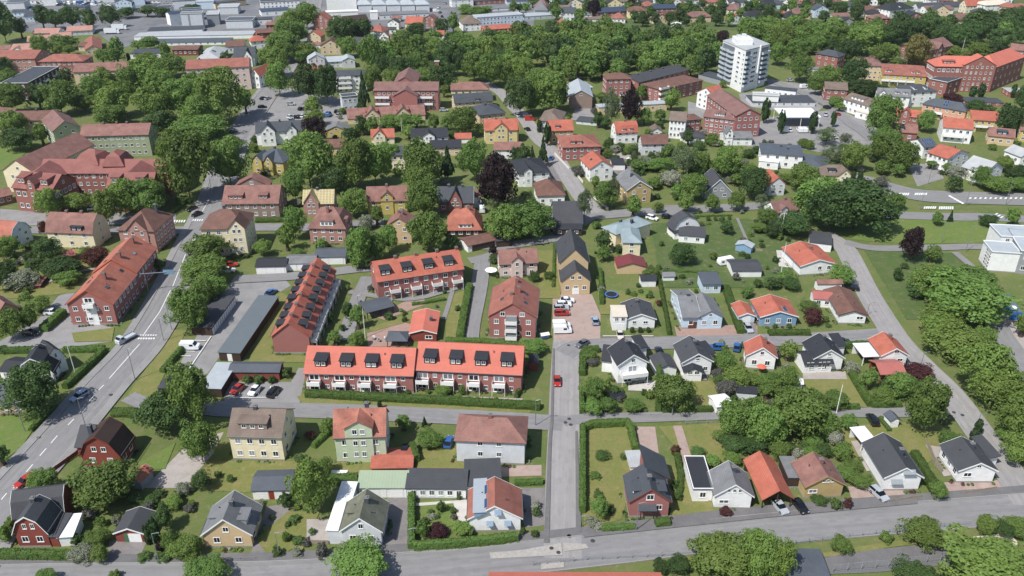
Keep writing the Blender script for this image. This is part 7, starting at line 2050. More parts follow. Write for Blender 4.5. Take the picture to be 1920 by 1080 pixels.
M_=[
[(-116.3,260.5),(-115.8,260.5),(-116.1,262.6),(-116.7,262.6)],
[(-115.5,260.5),(-114.9,260.5),(-115.3,262.6),(-115.8,262.6)],
[(-114.6,260.5),(-114.1,260.5),(-114.4,262.6),(-115.0,262.6)],
[(-113.8,260.5),(-113.2,260.5),(-113.6,262.6),(-114.1,262.6)],
[(-112.9,260.5),(-112.4,260.5),(-112.7,262.6),(-113.3,262.6)],
[(-110.3,261.6),(-109.8,261.6),(-110.0,263.3),(-110.5,263.3)],
[(-109.5,261.6),(-109.0,261.6),(-109.2,263.3),(-109.7,263.3)],
[(-108.7,261.6),(-108.2,261.6),(-108.4,263.3),(-108.9,263.3)],
[(-107.9,261.6),(-107.5,261.6),(-107.6,263.3),(-108.1,263.3)],
[(-107.1,261.6),(-106.7,261.6),(-106.8,263.3),(-107.3,263.3)],
[(-104.9,244.8),(-104.5,244.8),(-104.8,246.9),(-105.2,246.9)],
[(-104.2,244.8),(-103.7,244.8),(-104.1,246.9),(-104.5,246.9)],
[(-103.4,244.8),(-103.0,244.8),(-103.3,246.9),(-103.7,246.9)],
[(-102.7,244.8),(-102.2,244.8),(-102.5,246.9),(-103.0,246.9)],
[(-101.9,244.8),(-101.5,244.8),(-101.8,246.9),(-102.2,246.9)],
[(-105.0,242.6),(-102.2,243.6),(-102.4,244.2),(-105.2,243.2)],
[(-98.4,186.4),(-98.0,186.4),(-98.1,187.0),(-98.5,187.0)],
[(-97.8,186.4),(-97.3,186.4),(-97.4,187.0),(-97.8,187.0)],
[(-97.1,186.4),(-96.7,186.4),(-96.7,187.0),(-97.1,187.0)],
[(-96.4,186.4),(-96.0,186.4),(-96.0,187.0),(-96.5,187.0)],
[(-95.7,186.4),(-95.3,186.4),(-95.4,187.0),(-95.8,187.0)],
[(-95.1,186.4),(-94.6,186.4),(-94.7,187.0),(-95.1,187.0)],
[(-94.4,186.4),(-94.0,186.4),(-94.0,187.0),(-94.4,187.0)],
[(-98.3,184.6),(-97.8,184.6),(-97.9,185.4),(-98.4,185.4)],
[(-97.6,184.6),(-97.2,184.6),(-97.3,185.4),(-97.8,185.4)],
[(-97.0,184.6),(-96.5,184.6),(-96.6,185.4),(-97.1,185.4)],
[(-96.3,184.6),(-95.8,184.6),(-95.9,185.4),(-96.4,185.4)],
[(-95.6,184.6),(-95.1,184.6),(-95.2,185.4),(-95.7,185.4)],
[(-95.0,184.6),(-94.5,184.6),(-94.6,185.4),(-95.0,185.4)],
[(-94.3,184.6),(-93.8,184.6),(-93.9,185.4),(-94.4,185.4)],
[(142.8,285.4),(143.4,285.4),(144.8,287.7),(144.2,287.7)],
[(143.6,285.4),(144.2,285.4),(145.6,287.7),(145.0,287.7)],
[(144.4,285.4),(145.0,285.4),(146.4,287.7),(145.8,287.7)],
[(145.2,285.4),(145.8,285.4),(147.2,287.7),(146.6,287.7)],
[(146.0,285.4),(146.6,285.4),(148.0,287.7),(147.4,287.7)],
[(148.8,285.6),(149.4,285.6),(150.7,287.7),(150.1,287.7)],
[(149.6,285.6),(150.2,285.6),(151.4,287.7),(150.8,287.7)],
[(150.4,285.6),(151.0,285.6),(152.2,287.7),(151.7,287.7)],
[(151.2,285.6),(151.8,285.6),(153.0,287.7),(152.4,287.7)],
[(152.0,285.6),(152.6,285.6),(153.8,287.7),(153.2,287.7)],
[(152.8,285.6),(153.4,285.6),(154.6,287.7),(154.0,287.7)],
[(146.5,272.5),(147.0,272.5),(148.3,274.7),(147.7,274.7)],
[(147.2,272.5),(147.8,272.5),(149.1,274.7),(148.5,274.7)],
[(148.0,272.5),(148.5,272.5),(149.8,274.7),(149.2,274.7)],
[(148.7,272.5),(149.3,272.5),(150.6,274.7),(150.0,274.7)],
[(149.5,272.5),(150.1,272.5),(151.3,274.7),(150.8,274.7)],
[(150.2,272.5),(150.8,272.5),(152.1,274.7),(151.5,274.7)],
[(151.7,272.0),(152.3,272.0),(153.6,274.7),(153.1,274.7)],
[(152.5,272.0),(153.1,272.0),(154.4,274.7),(153.8,274.7)],
[(153.3,272.0),(153.8,272.0),(155.2,274.7),(154.6,274.7)],
[(154.0,272.0),(154.6,272.0),(155.9,274.7),(155.4,274.7)],
[(154.8,272.0),(155.3,272.0),(156.7,274.7),(156.1,274.7)],
[(155.5,272.0),(156.1,272.0),(157.5,274.7),(156.9,274.7)],
[(156.3,272.0),(156.9,272.0),(158.2,274.7),(157.7,274.7)],
[(160.9,284.8),(162.0,285.4),(162.1,284.1),(161.1,283.4)],
[(161.2,283.5),(162.2,284.0),(162.4,282.7),(161.3,282.1)],
[(161.5,282.1),(162.5,282.6),(162.7,281.4),(161.6,280.8)],
[(161.7,280.8),(162.8,281.3),(162.9,280.0),(161.9,279.4)],
[(162.0,279.5),(163.0,280.0),(163.2,278.7),(162.1,278.1)],
[(162.3,278.2),(163.3,278.7),(163.5,277.4),(162.4,276.8)],
[(167.2,281.8),(167.9,281.8),(169.0,283.3),(168.2,283.3)],
[(169.0,281.8),(169.8,281.8),(170.9,283.3),(170.1,283.3)],
[(170.9,281.8),(171.6,281.8),(172.8,283.3),(172.0,283.3)],
[(172.7,281.8),(173.5,281.8),(174.6,283.3),(173.8,283.3)],
[(174.6,281.8),(175.3,281.8),(176.5,283.3),(175.7,283.3)],
[(176.4,281.8),(177.2,281.8),(178.3,283.3),(177.6,283.3)],
[(178.3,281.8),(179.1,281.8),(180.2,283.3),(179.4,283.3)],
[(180.1,281.8),(180.9,281.8),(182.1,283.3),(181.3,283.3)],
[(182.0,281.8),(182.8,281.8),(183.9,283.3),(183.1,283.3)],
[(183.8,281.8),(184.6,281.8),(185.8,283.3),(185.0,283.3)],
[(185.7,281.8),(186.5,281.8),(187.7,283.3),(186.9,283.3)],
[(169.0,267.2),(169.8,267.2),(171.2,268.6),(170.5,268.6)],
[(169.2,265.8),(170.0,265.8),(171.4,267.2),(170.7,267.2)],
[(169.4,264.4),(170.2,264.4),(171.6,265.8),(170.9,265.8)],
[(-66.8,160.1),(-66.7,160.1),(-66.9,163.4),(-67.1,163.4)],
[(-64.6,160.1),(-64.4,160.1),(-64.6,163.4),(-64.8,163.4)],
[(-62.3,160.1),(-62.1,160.1),(-62.3,163.4),(-62.5,163.4)],
[(-60.0,160.1),(-59.9,160.1),(-60.0,163.4),(-60.2,163.4)],
[(-57.8,160.1),(-57.6,160.1),(-57.7,163.4),(-57.9,163.4)],
[(-55.5,160.1),(-55.3,160.1),(-55.4,163.4),(-55.6,163.4)],
[(-66.4,158.6),(-55.2,158.8),(-55.2,159.0),(-66.5,158.8)],
[(-84.4,184.1),(-80.1,183.8),(-80.2,184.1),(-84.5,184.3)],
[(-85.4,178.9),(-81.2,178.7),(-81.3,178.9),(-85.5,179.2)],
[(-85.5,176.7),(-81.4,176.4),(-81.5,176.7),(-85.6,176.9)],
[(-85.7,172.8),(-81.7,172.6),(-81.7,172.8),(-85.8,173.0)],
[(-85.7,170.4),(-81.6,170.2),(-81.7,170.4),(-85.7,170.6)],
[(-80.1,171.1),(-79.6,186.2),(-79.4,186.2),(-79.9,171.1)],
[(-103.7,240.4),(-103.4,240.4),(-102.2,238.0),(-102.6,238.0)],
[(-101.4,227.4),(-101.1,227.4),(-101.7,229.7),(-102.0,229.7)]]
X_={'trampoline':[(28.56,208.4,0)],'trampoline2':[(24.75,159.25,0)],'hot_tub':[(-35.72,132.18,0)],'caravan':[(66.08,228.91,0)],'caravan2':[(49.15,320.92,0)],'gantry':[(-105.44,210.64,0),(-94.81,212.59,0)],'parasol':[(-6.28,221.39,0)],'tent':[(-43.34,231.51,0)],'parasol2':[(61.2,169.26,0)],'bin':[(8.58,185.69,0)],'tanker':[(137.37,194.53,0),(139.02,205.25,0)],'board':[(134.3,193.96,0)],'picnic':[(-34.7,184.36,0)],'goal':[(62.16,232.26,0)],'manholes':[[10.74,114.73],[7.3,111.66],[8.53,110.62],[12.0,149.3],[12.92,150.66],[13.15,148.52],[15.05,113.52],[101.11,153.05],[102.58,152.05],[-103.76,144.0],[-94.75,159.89],[14.67,181.75]],'patches':[[(1.47,111.14),(9.14,112.98),(9.28,109.98),(-3.89,109.08),(-4.12,110.62)],[(5.31,108.07),(9.39,108.57),(9.41,107.07),(5.17,106.58)],[(9.54,112.98),(13.69,112.72),(14.2,111.66),(9.62,110.88)]],'fences':[['white',0.9,[(17.87,331.4,0),(22.81,313.42,0)],'left of the white villa with bright orange-red roof'],['white',0.9,[(25.64,305.03,0),(27.2,298.14,0)],'in front of the white villa with bright orange-red roof'],['white',0.9,[(30.02,283.53,0),(34.14,271.99,0)],'in front of the mustard gabled house with grey roof'],['wood',1.1,[(-38.54,114.32,0),(-37.95,112.98,0),(-34.05,112.85,0)],'left of the light grey house with mossy grey roof and white flat wing'],['wood',1.6,[(89.89,141.99,0),(88.67,135.17,0),(88.91,132.51,0)],'left of the white bungalow with charcoal roof'],['red',1.2,[(-97.18,128.17,0),(-92.43,138.96,0)],'left of the red gambrel house with dark brown roof'],['post',1.3,[(3.85,107.57,0),(13.58,108.83,0),(27.3,109.72,0),(33.27,110.36,0)],'in front of the red brick house with blue-black roof and arched porch'],['post',1.3,[(47.4,111.93,0),(57.85,113.65,0),(73.76,115.96,0),(87.78,117.77,0)],'in front of the white house with charcoal roof and grey striped awnings'],['post',2.2,[(57.22,105.96,0),(65.18,106.82,0),(74.84,108.07,0),(85.8,109.72,0)],'right of the dark roofed pavilion cut'],['wood',0.9,[(74.4,123.87,0),(81.65,125.23,0)],'in front of the white house with charcoal roof and grey striped awnings'],['wood',0.9,[(90.17,126.15,0),(97.8,127.7,0)],'in front of the white bungalow with charcoal roof'],['stone',0.7,[(23.91,185.69,0),(37.27,185.69,0)],'in front of the white bungalow with dark roof and flat garage wing'],['wood',0.9,[(51.82,223.14,0),(62.34,223.14,0)],'left of the white garden shed with grey roof'],['wood',1.1,[(13.95,210.96,0),(22.48,210.96,0)],'in front of the long tan brick warehouse with dark grey roof'],['post',1.1,[(38.92,148.91,0),(46.24,149.49,0)],'in front of the white shed with pale sheet roof'],['post',0.9,[(16.41,152.05,0),(34.03,152.05,0)],'left of the white shed with pale sheet roof'],['post',0.8,[(-55.29,108.83,0),(-46.63,109.08,0)],'in front of the tan villa with wide grey roof and timber deck'],['wood',1.0,[(76.51,247.71,0),(77.21,238.8,0),(80.08,238.02,0)],'right of the small blue-grey shed with pale roof']]}
REL={'l':'left of','r':'right of','b':'behind','f':'in front of'}
def lab(l):      # 'large green tree~r12' reads 'large green tree right of the <house 12>'
 if '~' in l:
  a,b=l.rsplit('~',1); i=int(b[1:]); l=(HD_[int(a)] if a.isdigit() else a)+' '+REL[b[0]]+' the '+SH_.get(i,H_[i][0])
 w=l.split()[:16]
 while w[-1] in('with','and','of','the','by','on','in','a','at','beside','two','red','pale'): w.pop()
 return ' '.join(w)
# ------------------------------------------------------------ materials
def srgb(h):
 h=h.lstrip('#'); c=[int(h[i:i+2],16)/255 for i in (0,2,4)]
 return tuple((v/12.92 if v<=.04045 else ((v+.055)/1.055)**2.4) for v in c)+(1,)
MATS={}
def base_mat(name):
 m=bpy.data.materials.new(name); m.use_nodes=True
 n=m.node_tree; b=n.nodes['Principled BSDF']
 return m,n,b
def N(n,t,**k):
 o=n.nodes.new(t)
 for a,v in k.items():
  if a.startswith('i_'): o.inputs[a[2:]].default_value=v
  else: setattr(o,a,v)
 return o
def mixc(n,fac,a,b,mode='MIX'):
 m=n.nodes.new('ShaderNodeMix'); m.data_type='RGBA'; m.blend_type=mode
 for s,v in ((0,fac),(6,a),(7,b)):
  if isinstance(v,(float,int)): m.inputs[s].default_value=v
  elif isinstance(v,tuple): m.inputs[s].default_value=v
  else: n.links.new(v,m.inputs[s])
 return m.outputs[2]
def ramp(n,src,p0,p1):
 r=n.nodes.new('ShaderNodeMapRange'); r.inputs[1].default_value=p0; r.inputs[2].default_value=p1
 n.links.new(src,r.inputs[0]); return r.outputs[0]
def noise(n,co,scale,detail=4,rough=.6):
 t=n.nodes.new('ShaderNodeTexNoise'); t.inputs['Scale'].default_value=scale; t.inputs['Detail'].default_value=detail; t.inputs['Roughness'].default_value=rough
 if co is not None: n.links.new(co,t.inputs['Vector'])
 return t.outputs[0]
def scl(c,f): return (min(1,c[0]*f),min(1,c[1]*f),min(1,c[2]*f),1)
def bumpto(n,b,src,strength,dist):
 u=n.nodes.new('ShaderNodeBump'); u.inputs['Strength'].default_value=strength; u.inputs['Distance'].default_value=dist
 n.links.new(src,u.inputs['Height']); n.links.new(u.outputs[0],b.inputs['Normal'])
def objrand(n):
 return n.nodes.new('ShaderNodeObjectInfo').outputs['Random']
def pmath(n,op,a,b=None):
 m=n.nodes.new('ShaderNodeMath'); m.operation=op
 for i,v in enumerate((a,b)):
  if v is None: continue
  if isinstance(v,(int,float)): m.inputs[i].default_value=v
  else: n.links.new(v,m.inputs[i])
 return m.outputs[0]
ROOF={'orange':('ab6a58','tile',.85),'orangered':('ad6351','tile',.65),'salmon':('bd6d5d','tile',.28),'schoolroof':('8c5b54','tile',.55),'redold':('8b655c','tile',.9),'redbrick':('976154','tile',.8),'redorange':('a66c5c','tile',1.2),
 'redbrown':('80605a','tile',.7),'brown':('725349','tile',.7),'dkbrown':('42332e','tile',.5),'maroon':('74393a','seam',.2),'redmetal':('a5645c','seam',.3),'pinkroof':('b08478','tile',.6),
 'greybrown':('78695f','tile',.7),'dkgrey':('46474b','tile',.35),'black':('313338','tile',.25),'slate':('484c52','tile',.35),'bluegrey':('52575e','seam',.35),'navy':('3c4658','seam',.2),'teal':('636b6f','seam',.15),
 'grey':('77787a','tile',.6),'ltgrey':('a9abac','seam',.35),'ltmetal':('a6adb1','seam',.3),'ltteal':('8c9a9e','seam',.45),'moss':('6f7061','tile',1.0),'greenmetal':('93a189','seam',.1),'white':('dededc','seam',.15),
 'beige':('c9bfae','felt',.2),'battens':('b7a97f','batten',.4),'ltblue':('a9c0d2','seam',.2),'blue':('9aa1a8','seam',.15),'red':('8a2c25','seam',.2)}
def roof_mat(k):
 key='roof_'+k
 if key in MATS: return MATS[key]
 col,kind,var=ROOF[k]; c=srgb(col); m,n,b=base_mat(key+'_cover')
 uv=n.nodes.new('ShaderNodeUVMap').outputs[0]
 geo=n.nodes.new('ShaderNodeNewGeometry').outputs['Position']
 f1=noise(n,geo,.35,5,.65); f2=noise(n,geo,2.6,3,.6)
 base=mixc(n,ramp(n,f1,.35,.68),scl(c,1-.32*var),scl(c,1+.22*var))
 if kind=='tile' and var>.55:   # lichen and faded tiles
  base=mixc(n,pmath(n,'MULTIPLY',ramp(n,noise(n,geo,.9,6,.7),.55,.72),.45),base,(.23,.2,.17,1))
 base=mixc(n,pmath(n,'MULTIPLY',ramp(n,f2,.3,.75),.3*var+.12),base,scl(c,.6))
 sep=n.nodes.new('ShaderNodeSeparateXYZ'); n.links.new(uv,sep.inputs[0])
 if kind=='tile':
  row=pmath(n,'FRACT',pmath(n,'MULTIPLY',sep.outputs[1],2.8)); colm=pmath(n,'SINE',pmath(n,'MULTIPLY',sep.outputs[0],21))
  base=mixc(n,pmath(n,'MULTIPLY',pmath(n,'LESS_THAN',row,.16),.32),base,scl(c,.35))
  bumpto(n,b,pmath(n,'ADD',row,pmath(n,'MULTIPLY',colm,.4)),.5,.05); b.inputs['Roughness'].default_value=.75
 elif kind=='seam':
  st=pmath(n,'LESS_THAN',pmath(n,'FRACT',pmath(n,'MULTIPLY',sep.outputs[0],1.7)),.09)
  base=mixc(n,pmath(n,'MULTIPLY',st,.35),base,scl(c,.5)); bumpto(n,b,st,.4,.03); b.inputs['Roughness'].default_value=.5
 elif kind=='batten':
  st=pmath(n,'LESS_THAN',pmath(n,'FRACT',pmath(n,'MULTIPLY',sep.outputs[1],1.6)),.4)
  st2=pmath(n,'LESS_THAN',pmath(n,'FRACT',pmath(n,'MULTIPLY',sep.outputs[0],.9)),.3)
  base=mixc(n,pmath(n,'MAXIMUM',st,st2),scl(c,.55),base)
 else: b.inputs['Roughness'].default_value=.8
 n.links.new(base,b.inputs['Base Color']); b.inputs['Specular IOR Level'].default_value=.3
 MATS[key]=m; return m
WALL={'white':('e6e6e4','plank'),'greywhite':('c9ccce','plank'),'pinkwhite':('cfb9b2','plaster'),'cream':('dbd0b2','plaster'),'yellowcream':('dccf9f','plaster'),'beige':('cdb898','plaster'),'tan':('c0a884','brick'),'tanpink':('c99a7e','plaster'),
 'mustard':('b39c6e','plank'),'mustardlight':('cdbb88','plaster'),'yellow':('bba866','plank'),'red':('84453b','plank'),'brickred':('80483f','plank'),'brick':('986660','brick'),'pinkbrick':('a67e74','brick'),'schoolbrick':('8f6057','brick'),
 'grey':('8f9296','plank'),'greybrown':('8d7b70','plaster'),'ltblue':('bfd0dc','plank'),'blue':('7c9bb4','plank'),'green':('b9c4a8','plaster'),'sage':('9aa283','plaster'),'dkbrown':('45362f','plank'),'redmetal':('a5645c','plank'),'ltgreywall':('b9c0c4','plaster'),
 'black':('2c2e32','plank'),'brown':('5f4334','plank'),'slate':('454d58','plank'),'moss':('6f7061','plank'),'redold':('8d5a50','plank'),'redbrick':('a2503f','plank'),'orange':('b5563a','plank'),'navy':('3c4658','plank'),'concrete':('9a9893','plaster'),'bluegrey':('4f5a68','plank')}
def wall_mat(k):
 key='wall_'+k
 if key in MATS: return MATS[key]
 col,kind=WALL[k]; c=srgb(col); m,n,b=base_mat(key+'_finish')
 geo=n.nodes.new('ShaderNodeNewGeometry').outputs['Position']
 uv=n.nodes.new('ShaderNodeUVMap').outputs[0]
 f=noise(n,geo,.8,5,.65)
 base=mixc(n,ramp(n,f,.3,.7),scl(c,.86),scl(c,1.05))
 if kind=='brick':
  t=n.nodes.new('ShaderNodeTexBrick'); n.links.new(uv,t.inputs['Vector']); t.inputs['Scale'].default_value=4.2
  t.inputs['Color1'].default_value=scl(c,1.12); t.inputs['Color2'].default_value=scl(c,.78); t.inputs['Mortar'].default_value=scl(c,1.25); t.inputs['Mortar Size'].default_value=.012
  base=mixc(n,.55,base,t.outputs[0])
 elif kind=='plank':
  sep=n.nodes.new('ShaderNodeSeparateXYZ'); n.links.new(uv,sep.inputs[0])
  st=pmath(n,'LESS_THAN',pmath(n,'FRACT',pmath(n,'MULTIPLY',sep.outputs[1],4.5)),.14)
  base=mixc(n,pmath(n,'MULTIPLY',st,.22),base,scl(c,.5)); bumpto(n,b,st,.3,.02)
 n.links.new(base,b.inputs['Base Color']); b.inputs['Roughness'].default_value=.8; b.inputs['Specular IOR Level'].default_value=.25
 MATS[key]=m; return m
def flat_mat(key,col,rough=.6,metal=0,var=.12,sc=3):
 if key in MATS: return MATS[key]
 c=srgb(col); m,n,b=base_mat(key)
 geo=n.nodes.new('ShaderNodeNewGeometry').outputs['Position']
 n.links.new(mixc(n,ramp(n,noise(n,geo,sc),.3,.7),scl(c,1-var),scl(c,1+var)),b.inputs['Base Color'])
 b.inputs['Roughness'].default_value=rough; b.inputs['Metallic'].default_value=metal; MATS[key]=m; return m
def glass_mat():
 if 'glass' in MATS: return MATS['glass']
 m,n,b=base_mat('window_glass'); r=objrand(n)
 pale_pane=pmath(n,'MULTIPLY',ramp(n,r,.62,.9),.8)  # some panes paler: curtains, and bright reflections put into the colour
 n.links.new(mixc(n,pale_pane,(.018,.022,.028,1),(.32,.34,.36,1)),b.inputs['Base Color'])
 b.inputs['Roughness'].default_value=.12; b.inputs['Specular IOR Level'].default_value=.6; MATS['glass']=m; return m
LEAF={'b':((.1,.165,.03),(.15,.222,.042)),'l':((.118,.182,.032),(.168,.228,.042)),'d':((.045,.086,.023),(.075,.122,.03)),'c':((.018,.012,.014),(.034,.018,.02)),'r':((.09,.03,.022),(.13,.05,.03)),
 'y':((.03,.06,.024),(.05,.085,.03)),'t':((.028,.06,.02),(.05,.09,.026)),'s':((.06,.11,.026),(.1,.155,.036)),'w':((.3,.32,.24),(.5,.5,.44)),'bi':((.09,.12,.05),(.13,.16,.075)),'p':((.15,.13,.15),(.22,.2,.2)),'cr':((.05,.016,.022),(.09,.03,.035)),'r2':((.09,.085,.03),(.13,.12,.05)),'a':((.13,.12,.03),(.2,.18,.06)),'hedge':((.062,.115,.02),(.105,.16,.03))}
def leaf_mat(k,wood=False):
 key='leaf_'+k+('_wood' if wood else '')
 if key in MATS: return MATS[key]
 a,c=[tuple(v)+(1,) for v in LEAF[k]]; m,n,b=base_mat({'w':'blossom_leaf','c':'copper_leaf'}.get(k,'leaf_'+k))
 r=objrand(n); tc=n.nodes.new('ShaderNodeTexCoord').outputs['Object']
 if wood: r=N(n,'ShaderNodeAttribute',attribute_name='tint').outputs['Fac']
 f=noise(n,tc,.5 if wood else 2.6 if k!='hedge' else .8,3,.6); g=noise(n,tc,2.6 if wood else 13 if k!='hedge' else 5,2,.6)
 base=mixc(n,ramp(n,pmath(n,'ADD',pmath(n,'MULTIPLY',f,.8),pmath(n,'MULTIPLY',r,.6)),.35,1.0),a,c)
 if k in('w','p'): base=mixc(n,ramp(n,g,.42,.5),(.05,.09,.025,1),base)
 else:
  base=mixc(n,pmath(n,'MULTIPLY',ramp(n,g,.3,.75),.5),base,tuple(min(1,v*1.6) for v in c[:3])+(1,))
  hs=n.nodes.new('ShaderNodeHueSaturation'); n.links.new(base,hs.inputs['Color'])
  n.links.new(pmath(n,'ADD',.496,pmath(n,'MULTIPLY',r,.028)),hs.inputs['Hue']); n.links.new(pmath(n,'ADD',.8,pmath(n,'MULTIPLY',pmath(n,'FRACT',pmath(n,'MULTIPLY',r,7.3)),.42)),hs.inputs['Value']); hs.inputs['Saturation'].default_value=.93; base=hs.outputs[0]
 n.links.new(base,b.inputs['Base Color']); b.inputs['Roughness'].default_value=.55; b.inputs['Specular IOR Level'].default_value=.25
 tr=n.nodes.new('ShaderNodeBsdfTranslucent'); n.links.new(mixc(n,1.0,base,(1.0,1.0,.45,1),'MULTIPLY'),tr.inputs[0])
 mx=n.nodes.new('ShaderNodeMixShader'); mx.inputs[0].default_value=.4; out=n.nodes['Material Output']
 n.links.new(b.outputs[0],mx.inputs[1]); n.links.new(tr.outputs[0],mx.inputs[2]); n.links.new(mx.outputs[0],out.inputs[0])
 MATS[key]=m; return m
def ground_mat(key,cols,scales=(.05,.4,3),rough=.9,bump=.0):
 if key in MATS: return MATS[key]
 m,n,b=base_mat(key); geo=n.nodes.new('ShaderNodeNewGeometry').outputs['Position']
 a,c,d=[tuple(v)+(1,) for v in cols]
 x=mixc(n,ramp(n,noise(n,geo,scales[0],4,.6),.35,.65),a,c)
 x=mixc(n,ramp(n,noise(n,geo,scales[1],5,.65),.45,.7),x,d)
 x=mixc(n,pmath(n,'MULTIPLY',ramp(n,noise(n,geo,scales[2],3,.7),.3,.8),.5),x,tuple(v*.55 for v in a[:3])+(1,))
 if 'lawn' in key or 'grass' in key:   # worn, sun-bleached spots and clover
  x=mixc(n,pmath(n,'MULTIPLY',ramp(n,noise(n,geo,.55,6,.75),.56,.68),.55),x,(.27,.22,.12,1))
  x=mixc(n,pmath(n,'MULTIPLY',ramp(n,noise(n,geo,.9,5,.7),.58,.7),.5),x,(.05,.09,.025,1))
 if key in('asphalt_road','asphalt_worn'):
  uv=n.nodes.new('ShaderNodeUVMap').outputs[0]; mp=n.nodes.new('ShaderNodeMapping'); mp.inputs['Scale'].default_value=(1.1,.03,1); n.links.new(uv,mp.inputs[0])
  x=mixc(n,ramp(n,noise(n,mp.outputs[0],1.0,3,.55),.3,.7),scl(a,.74),x)
  mp2=n.nodes.new('ShaderNodeMapping'); mp2.inputs['Scale'].default_value=(.28,.11,1); n.links.new(uv,mp2.inputs[0])
  v=n.nodes.new('ShaderNodeTexVoronoi'); n.links.new(mp2.outputs[0],v.inputs['Vector']); sp=n.nodes.new('ShaderNodeSeparateColor'); n.links.new(v.outputs['Color'],sp.inputs[0])
  x=mixc(n,pmath(n,'MULTIPLY',pmath(n,'GREATER_THAN',sp.outputs[0],.8),.3),x,scl(a,.62))
 n.links.new(x,b.inputs['Base Color']); b.inputs['Roughness'].default_value=rough; b.inputs['Specular IOR Level'].default_value=.2
 if bump: bumpto(n,b,noise(n,geo,6,3,.7),bump,.1)
 MATS[key]=m; return m
GM={'grass':lambda:ground_mat('ground_grass',((.1,.14,.04),(.135,.165,.05),(.17,.16,.07)),(.04,.25,2.2),.95,.5),
 'lush':lambda:ground_mat('lawn_lush',((.11,.175,.04),(.135,.185,.045),(.16,.18,.06)),(.05,.3,2.5),.95,.4),
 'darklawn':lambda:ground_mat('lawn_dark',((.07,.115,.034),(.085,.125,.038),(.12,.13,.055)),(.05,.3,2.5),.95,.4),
 'drylawn':lambda:ground_mat('lawn_dry',((.155,.175,.05),(.185,.185,.06),(.23,.195,.085)),(.08,.35,2.5),.95,.4),
 'asphalt':lambda:ground_mat('asphalt_road',((.25,.245,.245),(.275,.27,.268),(.22,.216,.218)),(.06,.3,4),.85),
 'street':lambda:ground_mat('asphalt_worn',((.32,.305,.298),(.35,.335,.325),(.28,.268,.262)),(.06,.3,4),.85),
 'asphalt2':lambda:ground_mat('asphalt_yard',((.25,.243,.24),(.285,.275,.27),(.21,.205,.203)),(.05,.25,3),.88),
 'asphaltdark':lambda:ground_mat('asphalt_new',((.15,.145,.146),(.17,.163,.164),(.125,.12,.122)),(.08,.4,4),.85),
 'indasphalt':lambda:ground_mat('asphalt_industrial',((.17,.174,.184),(.205,.203,.205),(.12,.125,.137)),(.02,.06,.6),.85),
 'pinkgravel':lambda:ground_mat('gravel_pink',((.36,.27,.235),(.4,.31,.27),(.3,.22,.195)),(.15,.6,5),.95,.4),
 'gravel':lambda:ground_mat('gravel_pale',((.36,.32,.29),(.4,.36,.33),(.3,.27,.25)),(.15,.6,5),.95,.4),
 'brickpave':lambda:ground_mat('paving_brick',((.33,.225,.185),(.37,.25,.21),(.28,.19,.16)),(.15,.8,6),.9),
 'paver':lambda:ground_mat('paving_pale',((.5,.47,.44),(.55,.52,.49),(.42,.4,.37)),(.2,.8,6),.9),
 'drive':lambda:ground_mat('drive_asphalt',((.2,.185,.18),(.235,.215,.205),(.16,.15,.15)),(.1,.5,4),.88),
 'sand':lambda:ground_mat('sand_pale',((.55,.48,.37),(.6,.53,.42),(.5,.43,.33)),(.1,.5,4),.95),
 'kerb':lambda:flat_mat('kerb_stone','8f8d89',.85)}
# ------------------------------------------------------------ mesh helpers
def mesh(name,verts,faces,mats,mi=None,uv=True,smooth=False):
 me=bpy.data.meshes.new(name); me.from_pydata(verts,[],faces)
 for m in mats: me.materials.append(m)
 if mi is not None: me.polygons.foreach_set('material_index',mi)
 if smooth: me.polygons.foreach_set('use_smooth',[True]*len(faces))
 me.update()
 if uv:
  l=me.uv_layers.new(name='UVMap'); d=np.zeros((len(me.loops),2),'f')
  for p in me.polygons:
   nx,ny,nz=p.normal; h=math.hypot(nx,ny)
   if h<.05: t=(1,0,0); s=(0,1,0)
   else:
    t=(-ny/h,nx/h,0); s=(-nz*nx/h,-nz*ny/h,h)
   for li in p.loop_indices:
    v=verts[me.loops[li].vertex_index]
    d[li]=(v[0]*t[0]+v[1]*t[1],v[0]*s[0]+v[1]*s[1]+v[2]*s[2])
  l.data.foreach_set('uv',d.ravel())
 return me
def link(name,me,parent=None,loc=None,rz=None,scale=None):
 o=bpy.data.objects.new(name,me); COL.objects.link(o)
 if parent is not None: o.parent=parent
 if loc is not None: o.location=loc
 if rz is not None: o.rotation_euler=(0,0,rz)
 if scale is not None: o.scale=scale
 return o
def tag(o,label,cat,group=None):
 o['label']=lab(label); o['category']=cat
 if group: o['group']=group
 return o
def thing(name,label,cat,loc,rz=0,group=None):
 o=bpy.data.objects.new(name,None); o.empty_display_size=.3; COL.objects.link(o); o.location=loc; o.rotation_euler=(0,0,rz)
 return tag(o,label,cat,group)
